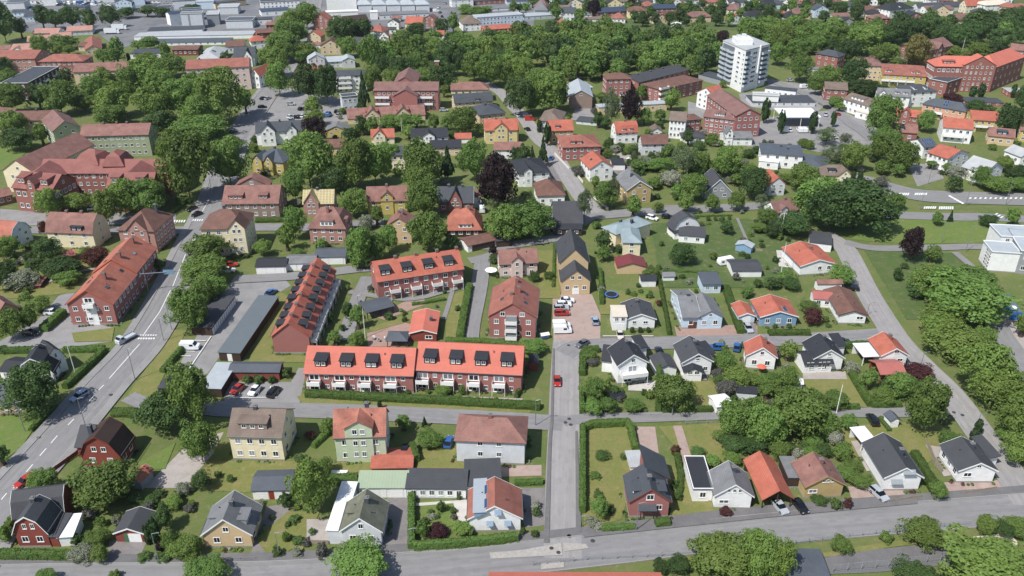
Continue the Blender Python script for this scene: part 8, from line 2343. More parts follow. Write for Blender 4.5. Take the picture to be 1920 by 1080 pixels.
class MB:
 def __init__(s): s.v=[]; s.f=[]; s.m=[]
 def add(s,vs,fs,m=0):
  k=len(s.v); s.v+=[tuple(v) for v in vs]; s.f+=[tuple(i+k for i in f) for f in fs]; s.m+=[m]*len(fs); return s
 def box(s,x0,y0,z0,x1,y1,z1,m=0):
  return s.add([(x0,y0,z0),(x1,y0,z0),(x1,y1,z0),(x0,y1,z0),(x0,y0,z1),(x1,y0,z1),(x1,y1,z1),(x0,y1,z1)],[(0,3,2,1),(4,5,6,7),(0,1,5,4),(1,2,6,5),(2,3,7,6),(3,0,4,7)],m)
 def obox(s,O,T,Nv,a0,a1,b0,b1,z0,z1,m=0):   # box in the frame origin, tangent, outward normal
  P=lambda a,b,z:(O[0]+T[0]*a+Nv[0]*b,O[1]+T[1]*a+Nv[1]*b,z)
  return s.add([P(a0,b1,z0),P(a1,b1,z0),P(a1,b0,z0),P(a0,b0,z0),P(a0,b1,z1),P(a1,b1,z1),P(a1,b0,z1),P(a0,b0,z1)],[(0,3,2,1),(4,5,6,7),(0,1,5,4),(1,2,6,5),(2,3,7,6),(3,0,4,7)],m)
 def tube(s,p,q,r0,r1,n=8,m=0):
  p=Vector(p);q=Vector(q);d=(q-p).normalized(); a=d.orthogonal().normalized(); b=d.cross(a)
  vs=[p+(a*math.cos(t)+b*math.sin(t))*r0 for t in [2*math.pi*i/n for i in range(n)]]+[q+(a*math.cos(t)+b*math.sin(t))*r1 for t in [2*math.pi*i/n for i in range(n)]]
  return s.add(vs,[(i,(i+1)%n,n+(i+1)%n,n+i) for i in range(n)]+[tuple(range(n-1,-1,-1)),tuple(range(n,2*n))],m)
 def prism(s,poly,z0,z1,m=0):
  n=len(poly); return s.add([(x,y,z0) for x,y in poly]+[(x,y,z1) for x,y in poly],[tuple(range(n-1,-1,-1)),tuple(range(n,2*n))]+[(i,(i+1)%n,n+(i+1)%n,n+i) for i in range(n)],m)
 def slab(s,tops,faces,t,m=0):   # solid under a roof surface
  k=len(tops); cnt={}
  for f in faces:
   for i in range(len(f)):
    e=(f[i],f[(i+1)%len(f)]); cnt[e]=1
  fs=[tuple(f) for f in faces]+[tuple(i+k for i in reversed(f)) for f in faces]
  fs+=[(b,a,a+k,b+k) for (a,b) in cnt if (b,a) not in cnt]
  return s.add(list(tops)+[(x,y,z-t) for x,y,z in tops],fs,m)
 def me(s,name,mats,**k): return mesh(name,s.v,s.f,mats,s.m,**k)
# ------------------------------------------------------------ shared pieces
WHITE=lambda:flat_mat('trim_white','e2e2df',.6,var=.06)
TRIM={'white':'e2e2df','brickred':'6d3228','brick':'7d4338','red':'86301f','grey':'8f9296','orange':'b5563a','cream':'dccfa9','ltblue':'bfd0dc','brown':'54392d','mustard':'9d8355','green':'3f6a4a','dkbrown':'3b2f2a','black':'2c2e32'}
def trim_mat(k): return flat_mat('trim_'+k,TRIM[k],.6,var=.06)
def make_window():
 b=MB(); t=.09
 b.box(-.5,-.06,-.0,.5,0,.08).box(-.5,-.06,.92,.5,0,1).box(-.5,-.06,.08,-.5+t,0,.92).box(.5-t,-.06,.08,.5,0,.92).box(-.03,-.05,.08,.03,0,.92)
 b.box(-.54,-.12,-.05,.54,0,-.005)
 fr=b.me('window_frame',[WHITE()]); p=MB().box(-.5+t,-.03,.08,-.03,-.01,.92).box(.03,-.03,.08,.5-t,-.01,.92).me('pane',[glass_mat()])
 c=MB(); c.v,c.f,c.m=list(b.v),list(b.f),list(b.m); c.box(-.5+t,-.03,.08,-.03,-.01,.92,1).box(.03,-.03,.08,.5-t,-.01,.92,1)
 return fr,p,c.me('window_far',[WHITE(),glass_mat()])
WF,WP,WFAR=make_window()
DOORM={}
def door_mesh(col):
 if col not in DOORM:
  b=MB().box(-.5,-.05,0,.5,0,1)
  for i in range(1,4): b.box(-.47,-.065,i*.25-.02,.47,-.05,i*.25+.0)
  DOORM[col]=b.me('door_leaf',[trim_mat(col) if col in TRIM else wall_mat(col)])
 return DOORM[col]
SKYM=MB().box(-.5,-.6,0,.5,.6,.1,0).box(-.42,-.52,.1,.42,.52,.12,1).me('skylight',[flat_mat('skylight_frame','55585c',.4),glass_mat()])
def solar_mesh():
 if 'solar' not in MATS:
  m,n,b=base_mat('solar_cell'); b.inputs['Base Color'].default_value=(.03,.055,.11,1); b.inputs['Roughness'].default_value=.15; MATS['solar']=m
 return MB().box(-.5,-.8,0,.5,.8,.08,0).box(-.46,-.76,.08,.46,.76,.09,1).me('solar_panel',[flat_mat('solar_frame','9aa4ad',.4),MATS['solar']])
SOLM=solar_mesh()
CAMP=Vector((0,0,115))
# ------------------------------------------------------------ buildings
class Block:
 def __init__(s,root,b,far):
  W,D,e,r,k,w,rf,b=b; b['w']=w; b['rf']=rf
  s.root=root; s.b=b; s.far=far; s.W=W; s.D=D; s.e=e; s.r=r; s.k=k
  s.o=b.get('o',(0,0)); s.a=b.get('a',0); s.M=Matrix.Translation((s.o[0],s.o[1],0))@Matrix.Rotation(s.a,4,'Z')
  s.main=(s.a==0 and s.o==(0,0))
 def put(s,name,mb,mats,parent=None):
  if not s.main:
   mb.v=[tuple(s.M@Vector(v)) for v in mb.v]
  return link(name,mb.me(name,mats),parent or s.root)
 def frame(s,side):
  W,D=s.W,s.D
  return {'f':((0,0),(1,0),(0,-1),W,0),'l':((-W/2,D/2),(0,-1),(-1,0),D,-math.pi/2),'r':((W/2,D/2),(0,1),(1,0),D,math.pi/2)}[side]
 def faces_cam(s,side):
  O,T,Nv,L,a=s.frame(side); m=s.root.matrix_basis@s.M
  p=m@Vector((O[0],O[1],0)); nn=(m.to_3x3()@Vector((Nv[0],Nv[1],0)))
  return nn.dot(CAMP-p)>-6
 def prof(s):
  e,r=s.e,s.r; h=(s.W if s.k in('gy','my') else s.D)/2
  if s.k in('gx','gy'): return h,[(-h,e),(0,e+r),(h,e)]
  if s.k in('mx','my'): return h,[(-h,e),(-.64*h,e+.62*r),(0,e+r),(.64*h,e+.62*r),(h,e)]
  if s.k=='mono': return h,[(-h,e),(h,e+r)]
  return h,None
 def zroof(s,x,y):
  h,p=s.prof()
  if p is None:
   if s.k=='flat': return s.e
   d=min(s.W/2-abs(x),y,s.D-y); m=min(s.W,s.D)/2; return s.e+s.r*max(0,min(1,d/m))
  t=x if s.k in('gy','my') else y-s.D/2
  for (a,za),(b,zb) in zip(p,p[1:]):
   if a<=t<=b: return za+(zb-za)*(t-a)/(b-a)
  return s.e
 def shell(s,walls=True):
  b=s.b; W,D,e,r,k=s.W,s.D,s.e,s.r,s.k; wm=wall_mat(b['w']); rm=roof_mat(b['rf']); og=.3; ov=.45 if e>2.7 else .25; th=.16
  h,p=s.prof(); y_ax=k in('gy','my'); L=D if y_ax else W
  mp=(lambda t,l,z:(t,l,z)) if y_ax else (lambda t,l,z:(l-W/2,D/2+t,z))
  wb=MB(); rb=MB(); tb=MB()
  if p:
   n=len(p); prof=[(-h,0)]+p+[(h,0)]
   m=len(prof)
   vs=[mp(t,0,z) for t,z in prof]+[mp(t,L,z) for t,z in prof]
   A=tuple(range(m)); Bf=tuple(range(m,2*m))
   fs=[tuple(reversed(A)) if y_ax else A, Bf if y_ax else tuple(reversed(Bf))]
   for i in range(m):
    j=(i+1)%m
    fs.append((i,j,m+j,m+i) if y_ax else (j,i,m+i,m+j))
   wb.add(vs,fs)
   q=[list(x) for x in p]
   for i0,i1,sg in ((0,1,-1),(-1,-2,1)):
    (t0,z0),(t1,z1)=p[i0],p[i1]; sl=(z1-z0)/abs(t1-t0); q[i0]=[t0+sg*ov,z0-sl*ov]
   up=.17
   tops=[mp(t,-og,z+up) for t,z in q]+[mp(t,L+og,z+up) for t,z in q]; nq=len(q)
   fs=[(i,i+nq,i+1+nq,i+1) if y_ax else (i,i+1,i+1+nq,i+nq) for i in range(nq-1)]
   if y_ax: fs=[tuple(reversed(f)) for f in fs]
   if not y_ax: fs=[tuple(reversed(f)) for f in fs]
   rb.slab(tops,fs,th)
   # barge boards on both gables
   if b.get('tr') and k!='mono':
    for l0,l1 in ((-og-.05,-og-.002),(L+og+.002,L+og+.05)):
     if tb.f: s.put('barge_board',tb,[trim_mat(b.get('tr','white'))]); tb=MB()
     for (t0,z0),(t1,z1) in zip(q,q[1:]):
      vs=[mp(t,l,z+up+dz) for l in (l0,l1) for (t,z) in ((t0,z0),(t1,z1)) for dz in (-.26,.04)]
      tb.add(vs,[(0,1,3,2),(4,6,7,5),(0,4,5,1),(2,3,7,6),(1,5,7,3),(0,2,6,4)])
  elif k=='flat':
   wb.box(-W/2,0,0,W/2,D,e)
   t=max(.15,r); rb.box(-W/2-.2,-.2,e+.003,W/2+.2,D+.2,e+t)
   if b.get('parapet') or e>4.5:
    z=e+t
    for x0,y0,x1,y1 in ((-W/2-.2,-.2,W/2+.2,-.05),(-W/2-.2,D+.05,W/2+.2,D+.2),(-W/2-.2,-.05,-W/2-.05,D+.05),(W/2+.05,-.05,W/2+.2,D+.05)): tb.box(x0,y0,z+.002,x1,y1,z+.2)
  else:
   wb.box(-W/2,0,0,W/2,D,e)
   sl=r/(min(W,D)/2); z0=e-sl*ov*.8+.12; x0,x1,y0,y1=-W/2-ov,W/2+ov,-ov,D+ov
   hw,hd=(x1-x0)/2,(y1-y0)/2; cx,cy=0,D/2
   if k=='hip':
    m=min(hw,hd)
    if W>=D: ra,rb2=(x0+m*.92,cy),(x1-m*.92,cy)
    else: ra,rb2=(cx,y0+m*.92),(cx,y1-m*.92)
    tops=[(x0,y0,z0),(x1,y0,z0),(x1,y1,z0),(x0,y1,z0),(ra[0],ra[1],e+r+.12),(rb2[0],rb2[1],e+r+.12)]
    fs=[(0,1,5,4),(1,2,5),(2,3,4,5),(3,0,4)] if W>=D else [(0,1,4),(1,2,5,4),(2,3,5),(3,0,4,5)]
   else:
    i1=min(hw,hd)*.42; zz=e+r*.68; m=min(hw,hd)-i1
    a0,a1,b0,b1=x0+i1,x1-i1,y0+i1,y1-i1
    if W>=D: ra,rb2=(a0+m*.7,cy),(a1-m*.7,cy)
    else: ra,rb2=(cx,b0+m*.7),(cx,b1-m*.7)
    tops=[(x0,y0,z0),(x1,y0,z0),(x1,y1,z0),(x0,y1,z0),(a0,b0,zz),(a1,b0,zz),(a1,b1,zz),(a0,b1,zz),(ra[0],ra[1],e+r),(rb2[0],rb2[1],e+r)]
    fs=[(0,1,5,4),(1,2,6,5),(2,3,7,6),(3,0,4,7)]+([(4,5,9,8),(5,6,9),(6,7,8,9),(7,4,8)] if W>=D else [(4,5,8),(5,6,9,8),(6,7,9),(7,4,8,9)])
   rb.slab(tops,fs,th)
  if walls: s.put('wall',wb,[wm])
  s.roof=s.put('roof',rb,[rm])
  if tb.f: s.put('barge_board' if p else 'parapet',tb,[trim_mat(b.get('tr','white'))])
 def posts(s):
  W,D=s.W,s.D; i=0
  for x in (-W/2+.15,0,W/2-.15):
   for y in (.15,D-.15):
    if x==0 and W<5: continue
    s.put('post',MB().box(x-.09,y-.09,0,x+.09,y+.09,s.zroof(x,y)-.03),[wall_mat(s.b['w'])])
  if s.e<4: s.put('back_wall',MB().box(-W/2+.05,D-.3,0,W/2-.05,D-.36+.02,s.e-.1),[wall_mat(s.b['w'])])
 def win(s,side,u,z,w,h,d=.0):
  O,T,Nv,L,a=s.frame(side)
  uu=u if side!='l' else -u
  v=s.M@Vector((O[0]+T[0]*uu*L/2+Nv[0]*(d+.004),O[1]+T[1]*uu*L/2+Nv[1]*(d+.004),z))
  if s.far: link('window',WFAR,s.root,v,a+s.a,(w,1,h))
  else:
   o=link('window',WF,s.root,v,a+s.a,(w,1,h)); link('pane',WP,o)
 def piece(s,name,me,side,u,z,w,h):
  O,T,Nv,L,a=s.frame(side); uu=u if side!='l' else -u
  v=s.M@Vector((O[0]+T[0]*uu*L/2+Nv[0]*.005,O[1]+T[1]*uu*L/2+Nv[1]*.005,z))
  return link(name,me,s.root,v,a+s.a,(w,1,h))
 def facade(s,side,cols,nf,z0=None):
  e=s.e; fh=(e-.2)/nf; big=s.b.get('big'); L=s.frame(side)[3]
  taken=[w[1] for w in s.b.get('gd',[])] if side=='f' else []
  for i in range(nf):
   for j in range(cols):
    u=((j+.5)/cols*2-1)*.92
    if i==0 and any(abs(u-g)*L/2<2.0 for g in taken): continue
    hh=min(1.35,fh*.5)*(1.25 if big else 1); ww=min(1.25,L/cols*.55)*(1.15 if big else 1)
    z=(z0 if z0 is not None else .35+fh*.26)+i*fh
    if i==nf-1 and z+hh>e-.15: hh=e-.15-z
    if hh>.35: s.win(side,u,z,ww,hh)
 def windows(s):
  b=s.b; k=s.k; nf=b.get('nf') or max(1,round(s.e/3.0))
  auto=not b.get('nw') and not b.get('posts')
  fc=b.get('fc'); fc=fc if fc is not None else (max(1,round(s.W/2.9)) if auto and (s.main or s.W>5) else 0)
  if fc and s.faces_cam('f'): s.facade('f',fc,nf,b.get('zw'))
  sc=b.get('sc'); sc=sc if sc is not None else (max(1,round(s.D/4)) if auto and s.main else 0)
  if not s.main and b.get('fc') is None and b.get('sc') is None: sc=0
  for side in 'lr':
   if sc and s.faces_cam(side) and not b.get('posts'): s.facade(side,sc,nf)
  gw=b.get('gw'); gw=gw if gw is not None else (1 if auto and s.r>1.8 else 0)
  if k in('gy','my') and gw:
   for i in range(gw):
    s.win('f',(i-(gw-1)/2)*.5,s.e+.12*s.r,min(1.2,s.W*.13),min(1.2,s.r*.42))
  if k in('gx','mx') and s.main and auto and s.r>2.4 and b.get('gw')!=0:
   for side in 'lr':
    if s.faces_cam(side): s.win(side,0,s.e+.1*s.r,1.0,min(1.1,s.r*.38))
  for w in b.get('win',[]): s.win(*w)
  for u,w,c in b.get('gd',[]):
   s.piece('garage_door' if w>=1.7 else 'door',door_mesh(c),'f',u,.05,w,min(2.1,s.e-.25))
  if b.get('sdoors'):
   sd,n,c=b['sdoors']
   for i in range(n): s.piece('garage_door',door_mesh(c),sd,(i+.5)/n*2-1,.05,s.D/n*.82,2.0)
  if b.get('rowf'):
   for bl in b['bal']:
    u=bl[1]; q=2/s.W
    s.win('f',u,3.15,2.5,1.5); s.win('f',u+2.9*q,3.5,1.0,1.0); s.win('f',u+2.9*q,.9,1.0,1.0); s.win('f',u-.3*q,.25,2.2,1.9)
  if b.get('wgrid'):
   for i in range(3):
    for j in range(5): s.win('l',-.75+i*.32,.9+j*1.05,1.7,.9)
 def details(s):
  b=s.b; W,D,e,r,k=s.W,s.D,s.e,s.r,s.k
  h,p=s.prof()
  for (u,v) in b.get('ch',[]):
   x,y=u*W/2,v*D; zt=e+r+.75; zb=s.zroof(x,y)-.4
   c=MB().box(x-.38,y-.38,zb,x+.38,y+.38,zt,0).box(x-.46,y-.46,zt,x+.46,y+.46,zt+.14,1).box(x-.2,y-.2,zt+.14,x+.2,y+.2,zt+.32,1)
   s.put('chimney',c,[wall_mat('schoolbrick' if b['rf'] in('orange','orangered','redold','redbrick','orangered','redbrown') else 'slate'),flat_mat('chimney_cap','6d6a68',.8)],s.roof)
  for (sd,u,w,hh,c) in b.get('dm',[]): s.dormer(sd,u,w,hh,c)
  for (u,w,e2,r2,pj) in b.get('fg',[]): s.front_gable(u,w,e2,r2,pj)
  for (sd,u,z,w,d) in b.get('bal',[]): s.balcony(sd,u,z,w,d)
  for (sd,v) in b.get('sky',[]):
   sg=-1 if sd=='l' else 1; x=sg*W*.26; y=D/2+v*D/2; z=s.zroof(x,y)+.2
   o=link('skylight',SKYM,s.roof,s.M@Vector((x,y,z))); o.rotation_euler=Matrix.Rotation(s.a,3,'Z').to_euler(); o.rotation_euler[1]=sg*math.atan2(r,W/2)
   o.rotation_euler[2]=s.a
  for (sd,n) in b.get('solar',[]):
   for i in range(n):
    if sd=='f':
     cols=max(1,n//2); x=(i%cols-(cols-1)/2)*1.1; y=D*(.14+.2*(i//cols)); pitch=math.atan2(r,D/2); z=s.zroof(x,y)+.22
     o=link('solar_panel',SOLM,s.roof,s.M@Vector((x,y,z))); o.rotation_euler=(pitch,0,s.a)
    else:
     sg=-1 if sd=='l' else 1; x=sg*W*.2; y=D*(.2+.5*i); pitch=math.atan2(r,W/2); z=s.zroof(x,y)+.22
     o=link('solar_panel',SOLM,s.roof,s.M@Vector((x,y,z)),scale=(1.3,1.6,1)); o.rotation_euler=(0,sg*pitch,s.a)
  if b.get('strip'):
   c,u,w=b['strip']; top=s.zroof(u*W/2,.01)-.25
   s.put('facade_strip',MB().box(u*W/2-w/2,-.06,.0,u*W/2+w/2,-.004,min(top,e+1.6)),[wall_mat(c)])
   if c=='white':
    for i in range(3): s.win('f',u-.1 if i<2 else u,1.4+i*2.7,1.2 if i<2 else 2.2,1.0 if i<2 else 1.5,.062)
    s.balcony('f',u,5.9,2.9,1.2)
  for (sd,u,z) in b.get('aw',[]): s.awning(sd,u,z,1.3,'awning_blue','75879a')
  for (sd,u,z,w) in b.get('awg',[]): s.awning(sd,u,z,w,'awning_grey','83898d')
  if b.get('gbal'):
   for i in range(3):
    z=.5+i*2.3; s.balcony('f',-.05,z,3.0,1.3)
   s.put('glazed_bay',MB().box(-1.6,-.9,.2,1.2,-.01,7.2),[glass_mat()])
  if not s.far and s.main and e>2.6 and not b.get('posts'):
   pl=MB().box(-W/2-.04,-.04,0,W/2+.04,D+.04,.38); s.put('plinth',pl,[flat_mat('plinth_concrete','8c8a86',.85)])
   side='r' if s.faces_cam('r') and not s.faces_cam('l') else 'l'
   if s.b.get('fc') and e>2.7 and not b.get('gd'): s.piece('door',door_mesh('brown'),side,-.55,.38,1.0,2.0)
   if p and e>2.7 and k in('gx','gy') and W*D>50:
    for i,(u,v) in enumerate(((.45,.35),(-.5,.6))):
     x,y=u*W/2,v*D; z=s.zroof(x,y); s.put('roof_vent',MB().tube((x,y,z),(x,y,z+.65),.09,.09,8).tube((x,y,z+.65),(x,y,z+.75),.15,.12,8),[flat_mat('vent_metal','4a4c50',.5)],s.roof)
   # gutter along the eaves and a downpipe at the front corner
   if p and k!='mono':
    g=MB()
    for sg in (-1,1):
     if k in('gx','mx'):
      if sg<0: g.tube((-W/2-.3,-.5,e-.12),(W/2+.3,-.5,e-.12),.07,.07,6)
     else: g.tube((sg*(W/2+.5),-.3,e-.12),(sg*(W/2+.5),D+.3,e-.12),.07,.07,6)
    if g.f: s.put('gutter',g,[flat_mat('gutter_metal','5a5c60',.5)])
 def awning(s,sd,u,z,w,key,col):
  O,T,Nv,L,a=s.frame(sd); c=u*L/2; m=MB()
  P=lambda a_,b_,z_:(O[0]+T[0]*a_+Nv[0]*b_,O[1]+T[1]*a_+Nv[1]*b_,z_)
  m.slab([P(c-w/2,.02,z+1.4),P(c+w/2,.02,z+1.4),P(c+w/2,.8,z+.75),P(c-w/2,.8,z+.75)],[(3,2,1,0)],.05)
  s.put('awning',m,[flat_mat(key,col,.8,var=.25,sc=9)])
  s.win(sd,u,z,w*.85,1.2)
 def balcony(s,sd,u,z,w,d):
  O,T,Nv,L,a=s.frame(sd); c=(u if sd!='l' else -u)*L/2
  m=MB().obox(O,T,Nv,c-w/2,c+w/2,.01,d,z-.18,z)
  for x in (c-w/2+.05,c+w/2-.05): m.obox(O,T,Nv,x-.05,x+.05,d-.12,d-.02,0 if z<3.2 else z-.5,z-.18)
  ba=s.put('balcony',m,[WHITE()])
  rl=MB().obox(O,T,Nv,c-w/2,c+w/2,d+.002,d+.06,z-.16,z+.95).obox(O,T,Nv,c-w/2,c-w/2+.05,.02,d-.002,z-.01,z+.95).obox(O,T,Nv,c+w/2-.05,c+w/2,.02,d-.002,z-.01,z+.95)
  s.put('railing',rl,[WHITE()],ba)
  if s.b.get('rowf') or s.far: pass
 def dormer(s,sd,u,w,hh,c):
  b=s.b; e,r=s.e,s.r; W,D=s.W,s.D
  h=(W if s.k in('gy','my') else D)/2; re=r
  if s.k in('mx','my'): h,re=.36*h,.62*r
  if s.k=='mh': h,re=min(W,D)*.21,.68*r
  if s.k=='hip': h=min(W,D)/2
  O,T,Nv,L,a=s.frame(sd); cc=u*L/2 if sd!='l' else -u*L/2
  d0=.2*h if s.k not in('mx','my','mh') else .02*h
  z0=e+re*d0/h; zt=min(z0+hh,e+r-.12); d1=min((zt-e)/re*h if s.k not in('mx','my','mh') else h*1.5,(W if s.k in('gy','my') else D)*.5)
  hh=zt-z0
  if hh<.5: return
  P=lambda a_,dd,z_:(O[0]+T[0]*a_-Nv[0]*dd,O[1]+T[1]*a_-Nv[1]*dd,z_)
  m=MB(); x0,x1=cc-w/2,cc+w/2
  m.add([P(x0,d0,z0-.1),P(x1,d0,z0-.1),P(x1,d0,zt),P(x0,d0,zt),P(x0,d1+.3,zt),P(x1,d1+.3,zt),P(x0,d1+.3,zt-.2),P(x1,d1+.3,zt-.2)],[(0,1,2,3),(3,2,5,4),(1,7,5,2),(0,3,4,6),(0,6,7,1),(4,5,7,6)])
  wm=wall_mat(c) if c in WALL else roof_mat(c)
  do=s.put('dormer',m,[wm])
  rf=MB().slab([P(x0-.2,d0-.3,zt+.1),P(x1+.2,d0-.3,zt+.1),P(x1+.2,d1+.35,zt+.28),P(x0-.2,d1+.35,zt+.28)],[(0,1,2,3)],.12)
  rmk=c if c in ROOF and c not in('white','red','blue') else b['rf']
  s.put('dormer_roof',rf,[roof_mat('black' if c=='black' else ('blue' if c=='blue' else rmk))],do)
  n=2 if w>1.9 else 1
  if w>4: n=3
  fr=.75 if c!='blue' else 0
  for i in range(n if fr else 0):
   au=cc+(i-(n-1)/2)*w/n*.9; v=s.M@Vector(P(au,d0-.004,z0+.3*hh)); aa=s.frame(sd)[4]+s.a
   ww=min(1.0,w/n*.66)
   link('window',WFAR,do,v,aa,(ww,1,hh*.52))
 def front_gable(s,u,w,e2,r2,pj):
  b=s.b; W,D=s.W,s.D; x=u*W/2; top=e2+r2; y1=D*.5
  m=MB(); x0,x1=x-w/2,x+w/2
  prof=[(x0,0),(x0,e2),(x,top),(x1,e2),(x1,0)]
  vs=[(a,-pj,z) for a,z in prof]+[(a,y1,z) for a,z in prof]
  m.add(vs,[(4,3,2,1,0),(5,6,7,8,9)]+[(i,i+1,i+6,i+5) for i in range(4)])
  g=s.put('front_gable',m,[wall_mat(b['w'])])
  o=.3; sl=r2/(w/2); up=.16
  tops=[(x0-o,-pj-.3,e2-sl*o+up),(x,-pj-.3,top+up),(x1+o,-pj-.3,e2-sl*o+up),(x0-o,y1,e2-sl*o+up),(x,y1,top+up),(x1+o,y1,e2-sl*o+up)]
  s.put('gable_roof',MB().slab(tops,[(0,1,4,3),(1,2,5,4)],.14),[roof_mat(b['rf'])],g)
  nn=max(1,round(w/2.8)) if w>4.5 else 1
  sp=min(1.6,w/nn) if w<6 else w/nn*.92; z=e2-1.7; fl=0
  while z>.5 or fl==0:
   for i in range(nn): link('window',WFAR,g,s.M@Vector((x+(i-(nn-1)/2)*sp,-pj-.004,max(z,.9))),s.a,(1.0,1,1.3))
   z-=2.9; fl+=1
  if r2>1.7: link('window',WFAR,g,s.M@Vector((x,-pj-.004,e2+.15)),s.a,(.9,1,min(1,r2*.4)))
def build_house(h):
 h=dict(zip('lcxyab',h)); n=h['c'].replace(' ','_')
 root=thing(n if n!='house' else 'house',h['l'],h['c'],(h['x'],h['y'],0),h['a'])
 far=h['y']>225
 for b in h['b']:
  B=Block(root,b,far)
  B.shell(walls=not B.b.get('posts'))
  if B.b.get('posts'): B.posts()
  B.windows(); B.details()
for h in H_: build_house(h)
WN=(('white','white'),('cream','cream'),('pale grey','greywhite'),('pale yellow','yellowcream'),('brick','brick'),('light blue','ltblue'),('beige','beige'))
RN=(('charcoal','dkgrey'),('red-brown','redbrown'),('brick red','redbrick'),('slate grey','slate'),('brown','brown'),('orange','orangered'),('black','black'))
for x,y,a,w,r,W,D,e,rr,k,p in E_:
 kd=('gx','gy','hip')[k]; form=('side gabled','gable fronted','hip roofed')[k]
 build_house((f"{form} {WN[w][0]} house with {RN[r][0]} roof "+('by the tree avenue' if p else 'among the hillside trees'),'house',x,y,a,[(W,D,e,rr,kd,WN[w][1],RN[r][1],{'fc':3,'ch':[(.2,.5)]})]))
# ------------------------------------------------------------ tower block
def tower():
 L,Wc,F,Nn,R=TW_; top=21.4
 root=thing('tower_block','tall white residential tower with stacked balconies','tower block',(F[0],F[1],0))
 rel=lambda p:(p[0]-F[0],p[1]-F[1]); lp=lambda a,b,t:(a[0]+(b[0]-a[0])*t,a[1]+(b[1]-a[1])*t)
 l,f,r=rel(L),(0,0),rel(R); P=[l,lp(l,f,.56),f,lp(f,r,.6),r]; poly=[l,f,r,(l[0]+r[0],l[1]+r[1])]
 link('wall',MB().prism(poly,0,top).me('wall',[wall_mat('white')]),root)
 cx=sum(p[0] for p in poly)/4; cy=sum(p[1] for p in poly)/4
 big=[(cx+(x-cx)*1.015,cy+(y-cy)*1.015) for x,y in poly]
 link('roof',MB().prism(big,top+.003,top+.5).me('roof',[roof_mat('ltgrey')]),root)
 link('penthouse',MB().box(cx-7,cy-7,top+.5,cx+1.5,cy+3,top+3.2).me('penthouse',[wall_mat('white')]),root)
 for dx,dy in ((-5,-2),(-1.5,1)): link('roof_fan',MB().box(cx+dx-1,cy+dy-1,top+3.21,cx+dx+1,cy+dy+1,top+4.6).me('roof_fan',[wall_mat('greywhite')]),root)
 fh=2.44
 def face(a,b): 
  d=Vector((b[0]-a[0],b[1]-a[1])); Ln=d.length; t=d/Ln; return a,t,Vector((t.y,-t.x)),Ln,math.atan2(t.y,t.x)
 def fwin(fc,s,z,w,hh):
  a,t,n,Ln,an=fc; link('window',WFAR,root,(a[0]+t.x*s+n.x*.01,a[1]+t.y*s+n.y*.01,z),an,(w,1,hh))
 def fbal(fc,s,z,w,d):
  a,t,n,Ln,an=fc; m=MB().obox(a,t,n,s-w/2,s+w/2,.01,d,z-.2,z); ba=link('balcony',m.me('balcony',[WHITE()]),root)
  r=MB().obox(a,t,n,s-w/2,s+w/2,d+.002,d+.06,z-.18,z+1.0).obox(a,t,n,s-w/2,s-w/2+.06,.02,d-.002,z-.01,z+1).obox(a,t,n,s+w/2-.06,s+w/2,.02,d-.002,z-.01,z+1)
  link('railing',r.me('railing',[flat_mat('railing_glass','b4bdc4',.15)]),ba)
 def band(fc,s,w,name,key):
  a,t,n,Ln,an=fc; link(name,MB().obox(a,t,n,s-w/2,s+w/2,.004,.05,3.2,top-.6).me(name,[key]),root)
 f0,f1,f2,f3=face(P[0],P[1]),face(P[1],P[2]),face(P[2],P[3]),face(P[3],P[4])
 band(f0,f0[3]*.5,f0[3]*.92,'balcony_recess',flat_mat('recess_grey','6a6f76',.5)); band(f2,f2[3]*.18,f2[3]*.32,'balcony_recess',flat_mat('recess_grey','6a6f76',.5)); band(f3,f3[3]*.5,f3[3]*.85,'balcony_recess',flat_mat('recess_grey','6a6f76',.5))
 for i in range(7):
  z=3.9+i*fh
  fwin(f1,f1[3]*.42,z,2.6,1.15)
  fwin(f2,f2[3]*.68,z,4.2,1.15)
  for u in (.25,.75): fbal(f0,f0[3]*u,z-.7,f0[3]*.42,1.5)
  fbal(f2,f2[3]*.18,z-.7,f2[3]*.34,1.2); fbal(f3,f3[3]*.5,z-.7,f3[3]*.8,1.7)
  fwin(f1,f1[3]*.85,z,1.2,1.25)
 a,t,n,Ln,an=f2; link('fin',MB().obox(a,t,n,Ln-.9,Ln,.004,.9,0,top+1.2).me('fin',[wall_mat('white')]),root)
tower()
# ------------------------------------------------------------ ground, roads, yards
def structure(name,me,label=None,parent=None):
 o=link(name,me,parent)
 if parent is None: o['kind']='structure'
 return o
gp=[(-1500,-200),(1500,-200),(1500,1900),(-1500,1900)]
structure('ground',mesh('ground',[(x,y,0) for x,y in gp],[(0,1,2,3)],[GM['grass']()],uv=False))
def smooth(pts,n=6):
 out=[]
 for i in range(len(pts)-1):
  p0=pts[max(0,i-1)];p1=pts[i];p2=pts[i+1];p3=pts[min(len(pts)-1,i+2)]
  for k in range(n):
   t=k/n; out.append(tuple(.5*(2*p1[j]+(p2[j]-p0[j])*t+(2*p0[j]-5*p1[j]+4*p2[j]-p3[j])*t*t+(3*p1[j]-p0[j]-3*p2[j]+p3[j])*t**3) for j in (0,1)))
 out.append(tuple(pts[-1])); return out
def offset(pts,d):
 o=[]
 for i,p in enumerate(pts):
  a=pts[max(0,i-1)];b=pts[min(len(pts)-1,i+1)]; L=math.hypot(b[0]-a[0],b[1]-a[1]) or 1
  o.append((p[0]-(b[1]-a[1])/L*d,p[1]+(b[0]-a[0])/L*d))
 return o
